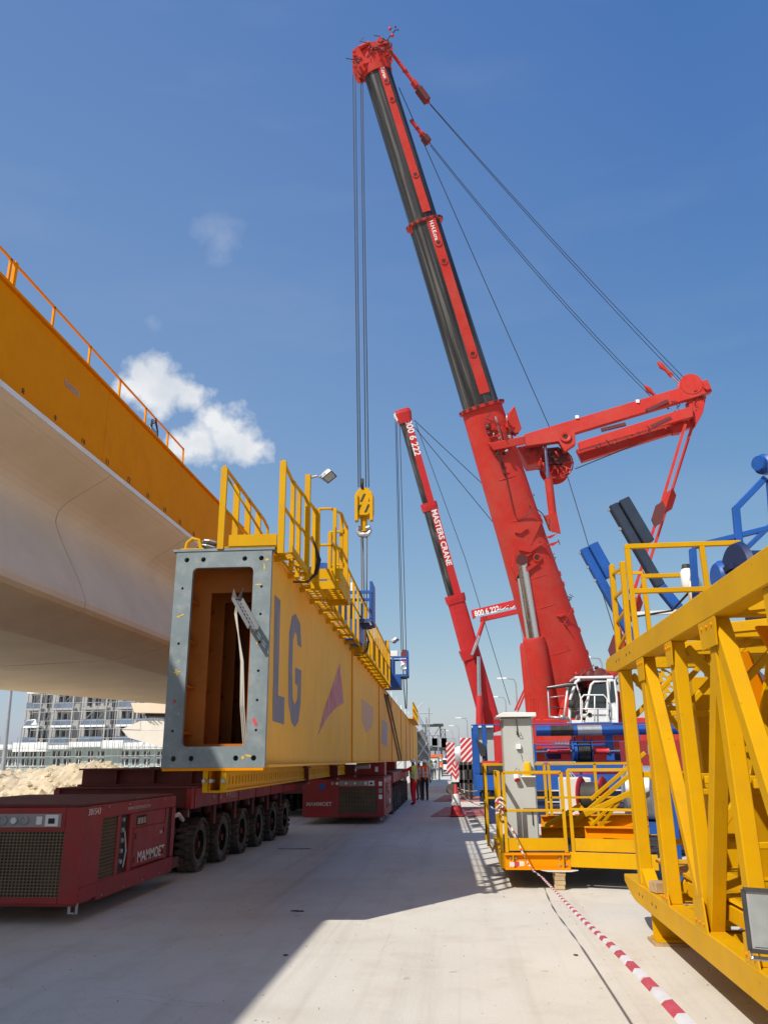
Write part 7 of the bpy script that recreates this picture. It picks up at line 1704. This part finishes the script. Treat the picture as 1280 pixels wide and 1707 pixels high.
# torn end and knots on the platform corner
for (c, lab) in ((at_y(876, 1437, 12.35), 'short torn end of barrier tape fluttering on the platform beam'),):
    o = root('tape_end', c, 0, lab, 'tape')
    for k in range(3):
        b = MB(); x = c+V((-0.07*k-0.02, 0, -0.005*k)); b._add([x, x+V((-0.07, -0.01, 0.01)), x+V((-0.07, 0.0, -0.06)), x+V((0, 0.01, -0.055))], [(0, 1, 2, 3)]); b.build('tape_band', TR if k % 2 else TW, o)
kn = root('tape_knot', at_y(833, 1342, 12.45), 0, 'knotted tape and rope on the corner post of the platform', 'tape')
for k in range(7):
    a = k*1.3; c = at_y(833, 1342, 12.45); b = MB(); b.tube([c+V((math.cos(a+q)*0.06, math.sin(a+q)*0.06, 0.05*math.sin(a*2+q)+0.03*k-0.1)) for q in range(4)], 0.013, 5); b.build('knot_loop', (TR, TW, CABW)[k % 3], kn)
rp_ = root('rope_line', at_y(775, 1318, 20), 0, 'thin pale rope from the traffic cone to the platform rail', 'rope')
b = MB(); b.tube(sag(at_y(763, 1318, 27.5), at_y(818, 1345, 14.5), 0.12)+sag(at_y(818, 1345, 14.5), at_y(834, 1342, 12.45), 0.05, 4)[1:], 0.014, 5); b.build('rope_strand', CABW, rp_)
rp_ = root('rope_line', at_y(775, 1318, 20), 0, 'second thin rope from the traffic cone to the blue trolley', 'rope')
b = MB(); b.tube(sag(at_y(763, 1314, 27.5), at_y(800, 1318, 24.3), 0.06), 0.012, 5); b.build('rope_strand', CABW, rp_)
# traffic cone
CONR = mat('cone_red', (0.50, 0.035, 0.045), 0.5, var=0.12)
cc = at_z(761, 1362, 0); tcn = root('traffic_cone', cc, 0, 'red and white traffic cone standing on the red steel mat', 'traffic cone')
s_ = 1.0
b = MB(); b.lathe(cc+V((0, 0, .05)), (0, 0, 1), [(.20, 0), (.165, .25), (.160, .30)], 20); b.build('lower_cone', CONR, tcn)
b = MB(); b.lathe(cc+V((0, 0, .05)), (0, 0, 1), [(.160, .301), (.098, .66)], 20); b.build('white_band', WHT, tcn)
b = MB(); b.lathe(cc+V((0, 0, .05)), (0, 0, 1), [(.098, .661), (.055, .92), (.045, .96), (0, .96)], 20); b.build('upper_cone', CONR, tcn)
b = MB(); b.bb(cc.x-.24, cc.x+.24, cc.y-.24, cc.y+.24, 0.026, 0.06); b.build('cone_base', CONR, tcn, 0.01)
MATR = mat('red_steel_mat', (0.40, 0.10, 0.085), 0.7, var=0.15, scale=1, dirt=DUST, dirt_amt=0.7)
for k, (q, lab) in enumerate(((((718, 1362), (830, 1362), (830, 1347), (742, 1347)), 'dusty red steel road mat nearest the camera, under the traffic cone'), (((722, 1337), (830, 1337), (830, 1326), (742, 1326)), 'dusty red steel road mat behind the traffic cone'))):
    b = MB(); p = [at_z(x, y, 0) for x, y in q]; b.prism([V((v.x, v.y, 0.004)) for v in p], (0, 0, 0.02)); b.build('road_mat', MATR, None, label=lab, cat='mat', group='red road mats')
# litter on the ground
for (px, py, l, a, lab) in ((497, 1520, .13, .2, 'small dark scrap lying at the edge of the shade'), (962, 1594, .06, .9, 'dry dark twig beside the ground joint'), (492, 1416, .5, .1, 'thin dark strip on the shaded ground'), (478, 1594, .05, -.2, 'tiny dark scrap at the slanting shadow edge')):
    c = at_z(px, py, 0.0); o = MB()
    for k in range(4): o.box(c+V((random.uniform(-l/2, l/2), random.uniform(-.2, .2)*min(.1, l), 0.006)), (l*random.uniform(.3, .7), min(.03, l*.25), .008), a+random.uniform(-.4, .4))
    ob_ = o.build('scrap', DRK, None, label=lab, cat='scrap')
# crumbs of grit scattered on the slab
from mathutils import noise as _nz
b = MB()
for k in range(520):
    y = 3.2+random.random()**1.6*16; x = random.uniform(-4, 3.5)*min(1.0, y/5)
    r = random.uniform(.003, .011)*(0.6+y*0.05); c = V((x, y, r*0.4))
    b._add([c+V((r, 0, -r*.4)), c+V((-r*.5, r*.8, -r*.4)), c+V((-r*.5, -r*.8, -r*.4)), c+V((random.uniform(-r, r)*.3, 0, r*.7))], [(0, 1, 3), (1, 2, 3), (2, 0, 3)])
b.build('grit', mat('grit', (0.30, 0.26, 0.21), 0.9, var=0.4, scale=20), None, kind='stuff', label='loose grit scattered over the concrete')

# ------------------------------------------------------------------ far things down the road
def chevron(name, y, poly, label, n, slope, par=None, cat='sign board', thick=0.1):
    """white board with red diagonal bands; poly = pixel rectangle (x0,y0,x1,y1)"""
    x0, y0, x1, y1 = poly
    o = root(name, at_y(x0, y1, y), 0, label, cat)
    a, c = at_y(x0, y1, y), at_y(x1, y0, y)
    b = MB(); b.bb(a.x, c.x, y, y+thick, a.z, c.z); b.build('board', WHT, o)
    w, h = c.x-a.x, c.z-a.z; st = h/n
    for k in range(-2, n+2):
        z0 = a.z+k*st; pts = [(a.x, z0), (c.x, z0+w*slope), (c.x, z0+w*slope+st*.5), (a.x, z0+st*.5)]
        pts = clip(pts, a.z, c.z)
        if len(pts) > 2:
            b = MB(); b.prism([(x, y-0.004, z) for x, z in pts], (0, -0.012, 0)); b.build('red_band', PINK, o)
    return o
def clip(poly, lo, hi):
    def half(p, f):
        out = []
        for i in range(len(p)):
            a, c = p[i], p[(i+1) % len(p)]; fa, fc = f(a), f(c)
            if fa >= 0: out.append(a)
            if (fa >= 0) != (fc >= 0): t = fa/(fa-fc); out.append((a[0]+(c[0]-a[0])*t, a[1]+(c[1]-a[1])*t))
        return out
    p = half(poly, lambda q: q[1]-lo)
    return half(p, lambda q: hi-q[1]) if p else []
chevron('chevron_board', 41, (745, 1238, 757.5, 1292), 'narrow white board with red diagonal stripes, left of the parked truck', 6, 1.0)
chevron('chevron_board', 42, (768, 1230, 800, 1271), 'large white panel with broad red diagonal stripes on the parked truck', 4, 1.0)
cw = root('chevron_marker', at_y(760, 1290, 38), 0, 'small white marker with red V stripes on the forklift mast', 'sign board')
a, c = at_y(754, 1304, 38), at_y(764, 1274, 38)
b = MB(); b.bb(a.x, c.x, 38, 38.06, a.z, c.z); b.build('board', WHT, cw)
for k in range(3):
    z = a.z+0.1+k*(c.z-a.z)*.3; xm = (a.x+c.x)/2
    b = MB(); b.prism([(a.x, 37.99, z+.22), (xm, 37.99, z), (c.x, 37.99, z+.22), (c.x, 37.99, z+.36), (xm, 37.99, z+.14), (a.x, 37.99, z+.36)], (0, -0.012, 0)); b.build('red_band', PINK, cw)
fk = root('forklift_mast', at_y(775, 1335, 38.2), 0, 'dark forklift with upright mast rails standing behind the traffic cone', 'forklift')
def fx(nm, mt, x0, x1, y0, y1, y=38.2, dy=0.3):
    a, c = at_y(x0, y1, y), at_y(x1, y0, y); b = MB(); b.bb(a.x, c.x, y, y+dy, max(0.01, a.z), c.z); b.build(nm, mt, fk, 0.01)
for x in (768, 775, 783): fx('mast_rail', DRK, x, x+3, 1270, 1332)
fx('carriage', DRK, 764, 790, 1275, 1284); fx('carriage', DRK, 764, 790, 1300, 1306); fx('body', DRK, 752, 766, 1305, 1316, 38.3, 1.2); fx('base', DRK, 750, 770, 1316, 1322, 38.3, 1.4)
b = MB(); b.lathe(at_y(752, 1316, 38.2), (0, 1, 0), [(0, 0), (.22, 0), (.24, .05), (.24, .3), (0, .35)], 16); b.build('wheel', TYR, fk)
b = MB(); b.lathe(at_y(786, 1318, 38.2), (0, 1, 0), [(0, 0), (.3, 0), (.32, .05), (.32, .3), (0, .35)], 16); b.build('wheel', TYR, fk)
gc = root('covered_load', at_y(762, 1290, 43), 0, 'grey rounded tank end between the two chevron boards', 'tank')
a = at_y(763, 1268, 43); b = MB(); b.lathe((a.x+0.2, 43, a.z+0.1), (0, 1, 0), [(0, 0), (0.5, .02), (.62, .1), (.66, .4), (.66, 3)], 20); b.build('tank_body', GAL, gc)
a0, a1 = at_y(758, 1292, 43), at_y(775, 1270, 43); b = MB(); b.bb(a0.x, a1.x, 43.1, 46, 0.3, a1.z); b.build('tank_cradle', GAL, gc)
# parked truck carrying the big panel
tk = root('parked_truck', at_y(780, 1300, 44), 0, 'parked truck end with black bumper behind the striped panel', 'truck')
a, c = at_y(766, 1290, 43.5), at_y(800, 1272, 43.5); b = MB(); b.bb(a.x, c.x+1.5, 43.5, 50, 0.75, a.z+0.5); b.build('truck_bed', DRK, tk)
for k in range(2): b = MB(); b.lathe((a.x+0.4, 44.3+k*1.4, .5), (1, 0, 0), [(0, 0), (.45, 0), (.5, .08), (.5, .35), (0, .4)], 18); b.build('wheel', TYR, tk)
# white van and pickup
def van(px, py, w_, h_, y, label, mt):
    c = at_y(px, py, y); o = root('parked_van', (c.x, y, 0), 0, label, 'van')
    b = MB(); b.prism([(c.x-w_/2, y, .35), (c.x+w_/2, y, .35), (c.x+w_/2, y, h_*.62), (c.x+w_/2-.18, y, h_), (c.x-w_/2+.18, y, h_), (c.x-w_/2, y, h_*.62)], (0, 4.2, 0)); b.build('body', mt, o, .06)
    b = MB(); b.prism([(c.x-w_/2+.12, y-.01, h_*.63), (c.x+w_/2-.12, y-.01, h_*.63), (c.x+w_/2-.28, y-.01, h_*.92), (c.x-w_/2+.28, y-.01, h_*.92)], (0, .008, 0)); b.build('windscreen', GLS, o)
    for s in (-1, 1):
        b = MB(); b.lathe((c.x+s*(w_/2-.2), y+.7, .34), (s, 0, 0), [(0, -.1), (.3, -.1), (.33, -.05), (.33, .12), (0, .14)], 16); b.build('wheel', TYR, o)
        b = MB(); b.box((c.x+s*(w_/2-.25), y-.012, .75), (.3, .02, .16)); b.build('headlight', LENS, o)
    b = MB(); b.bb(c.x-w_/2, c.x+w_/2, y-.06, y, .36, .55); b.build('bumper', DRK, o)
van(737, 1290, 1.9, 1.9, 105, 'white pickup parked far down the road beyond the workers', WHT)
van(729, 1285, 2.3, 2.5, 120, 'white van parked furthest down the road', WHT)
ct_ = root('site_container', at_y(722, 1270, 92), 0, 'beige site container with orange top edge far down the road', 'container')
a, c = at_y(712, 1290, 92), at_y(735, 1258, 92); b = MB(); b.bb(a.x, c.x, 92, 98, 0, c.z-.3); b.build('box', CABN, ct_)
b = MB(); b.bb(a.x-.1, c.x+.1, 91.9, 98.1, c.z-.3, c.z); b.build('roof_edge', C_ORV, ct_)
for k in range(3): b = MB(); b.bb(a.x+.3+k*.5, a.x+.6+k*.5, 91.95, 91.99, 1.0, 1.7); b.build('window', WIN, ct_)
# street lamps
def street_lamp(px, pt, y, label, side=-1):
    b0 = at_y(px, 1268, y); t = at_y(px, pt, y); o = root('street_lamp', (t.x, y, 0), 0, label, 'street lamp', 'street lamps')
    b = MB(); b.tube([(t.x, y, 0), (t.x, y, t.z-.5), (t.x+side*.15, y, t.z-.1), (t.x+side*.9, y, t.z)], [.10, .07, .06, .05], 8); b.build('pole', GAL, o)
    b = MB(); b.box((t.x+side*1.25, y, t.z), (.9, .34, .14)); b.build('lamp_head', WHT, o, .03)
for px, pt, y, lab in ((859, 1131, 75, 'tallest street lamp in the gap left of the big boom'), (842, 1162, 92, 'second street lamp left of the big boom'), (778, 1197, 120, 'street lamp above the striped truck panel'), (764, 1210, 150, 'small far street lamp above the chevron boards'), (754, 1218, 185, 'tiny furthest street lamp near the horizon'), (1002, 1096, 62, 'street lamp between the big boom and the truss')):
    street_lamp(px, pt, y, lab)
lp_ = root('street_lamp', at_y(48, 1290, 55), 0, 'street lamp with bell shade in front of the scaffolded buildings', 'street lamp', 'street lamps')
a = at_y(38, 1203, 55); b = MB(); b.tube([(a.x, 55, 0), (a.x, 55, a.z-.4), (a.x+.3, 55, a.z+.05), (a.x+.9, 55, a.z+.1)], .05, 8); b.build('pole', GAL, lp_)
b = MB(); b.lathe((a.x+.95, 55, a.z-.25), (0, 0, 1), [(.28, 0), (.1, .2), (.03, .38)], 14); b.build('shade', WHT, lp_)
po = root('lamp_mast', at_y(6, 1290, 40), 0, 'plain grey pole at the left edge under the viaduct', 'pole')
a = at_y(6, 1290, 40); b = MB(); b.tube([(a.x, 40, 0), (a.x-.35, 40, 9)], [.12, .08], 10); b.build('pole', GAL, po)
# lattice tower and small cranes on the horizon
def lattice(px, pt, y, w_, label, cat, head=True):
    t = at_y(px, pt, y); o = root('lattice_tower', (t.x, y, 0), 0, label, cat)
    b = MB()
    for s in (-1, 1):
        for q in (0, w_): b.bar((t.x+s*w_/2, y+q, 0), (t.x+s*w_/2, y+q, t.z), .12, .12)
    b.build('legs', DRK, o)
    n = int(t.z/(w_*1.1))
    for k in range(n):
        z0, z1 = t.z*k/n, t.z*(k+1)/n
        b = MB(); b.bar((t.x-w_/2, y, z0), (t.x+w_/2, y, z1), .08, .08); b.bar((t.x+w_/2, y, z0), (t.x-w_/2, y, z1), .08, .08); b.bar((t.x-w_/2, y, z1), (t.x+w_/2, y, z1), .08, .08); b.build('bracing', DRK, o)
    if head: b = MB(); b.bb(t.x-w_*.7, t.x+w_*.7, y-.2, y+w_+.2, t.z, t.z+.35); b.build('head', DRK, o)
lattice(721, 1211, 120, 2.2, 'dark lattice tower at the far end of the road', 'tower'); lattice(738, 1216, 160, .9, 'thin far lattice mast beside the dark tower', 'mast', False)
fc = root('far_gantry', at_y(712, 1255, 110), 0, 'dark low gantry platform on the horizon beyond the workers', 'gantry')
a, c = at_y(694, 1252, 110), at_y(746, 1246, 110); b = MB(); b.bb(a.x, c.x, 110, 114, a.z, c.z); b.build('deck', DRK, fc)
for k in range(6): x = a.x+(c.x-a.x)*k/5; b = MB(); b.bb(x-.1, x+.1, 110, 110.3, 0, a.z); b.build('leg', DRK, fc)
for k in range(3):
    x = a.x+(c.x-a.x)*(.2+.3*k); b = MB(); b.bb(x, x+2, 110.5, 112, c.z, c.z+1.2); b.build('machine', GAL, fc)
# scaffold stair tower near the far girder end
ss = root('scaffold_tower', at_y(700, 1270, 72), 0, 'tall scaffold tower of grey tubes behind the far girder end', 'scaffolding')
a = at_y(693, 1270, 72); 
for k in range(5):
    for q in range(2):
        x = a.x+k*1.0-2.0; h_ = at_y(693, (1190, 1186, 1205, 1196, 1225)[k], 72).z; b = MB(); b.rod((x, 72+q*1.6, 0), (x, 72+q*1.6, h_), .05, 5); b.build('standard', GAL, ss)
for k in range(6):
    z = 1.0+k*.95; b = MB(); b.rod((a.x-2.2, 72, z), (a.x+2.2-(.6 if k > 3 else 0), 72, z), .045, 5); b.build('ledger', GAL, ss)
    b = MB(); b.rod((a.x-2+.9*(k % 3), 71.9, z), (a.x-1+.9*(k % 3), 71.9, z+.95), .04, 5); b.build('brace', GAL, ss)
for (pa, pb) in (((690, 1180), (708, 1212)), ((693, 1192), (706, 1215)), ((715, 1180), (715.5, 1290)), ((697, 1235), (716, 1262)), ((697, 1262), (712, 1238))):
    b = MB(); b.rod(at_y(*pa, 68), at_y(*pb, 68), .05, 5); b.build('tube', GAL, ss)
b = MB(); b.prism([at_y(694, 1222, 70), at_y(704, 1216, 70), at_y(717, 1250, 70), at_y(716, 1268, 70), at_y(694, 1270, 70)], V((0, 1.5, 0))); b.build('mesh_sheet', mat('grey_debris_net', (0.16, 0.165, 0.17), 0.9, var=0.3, scale=1.5), ss)
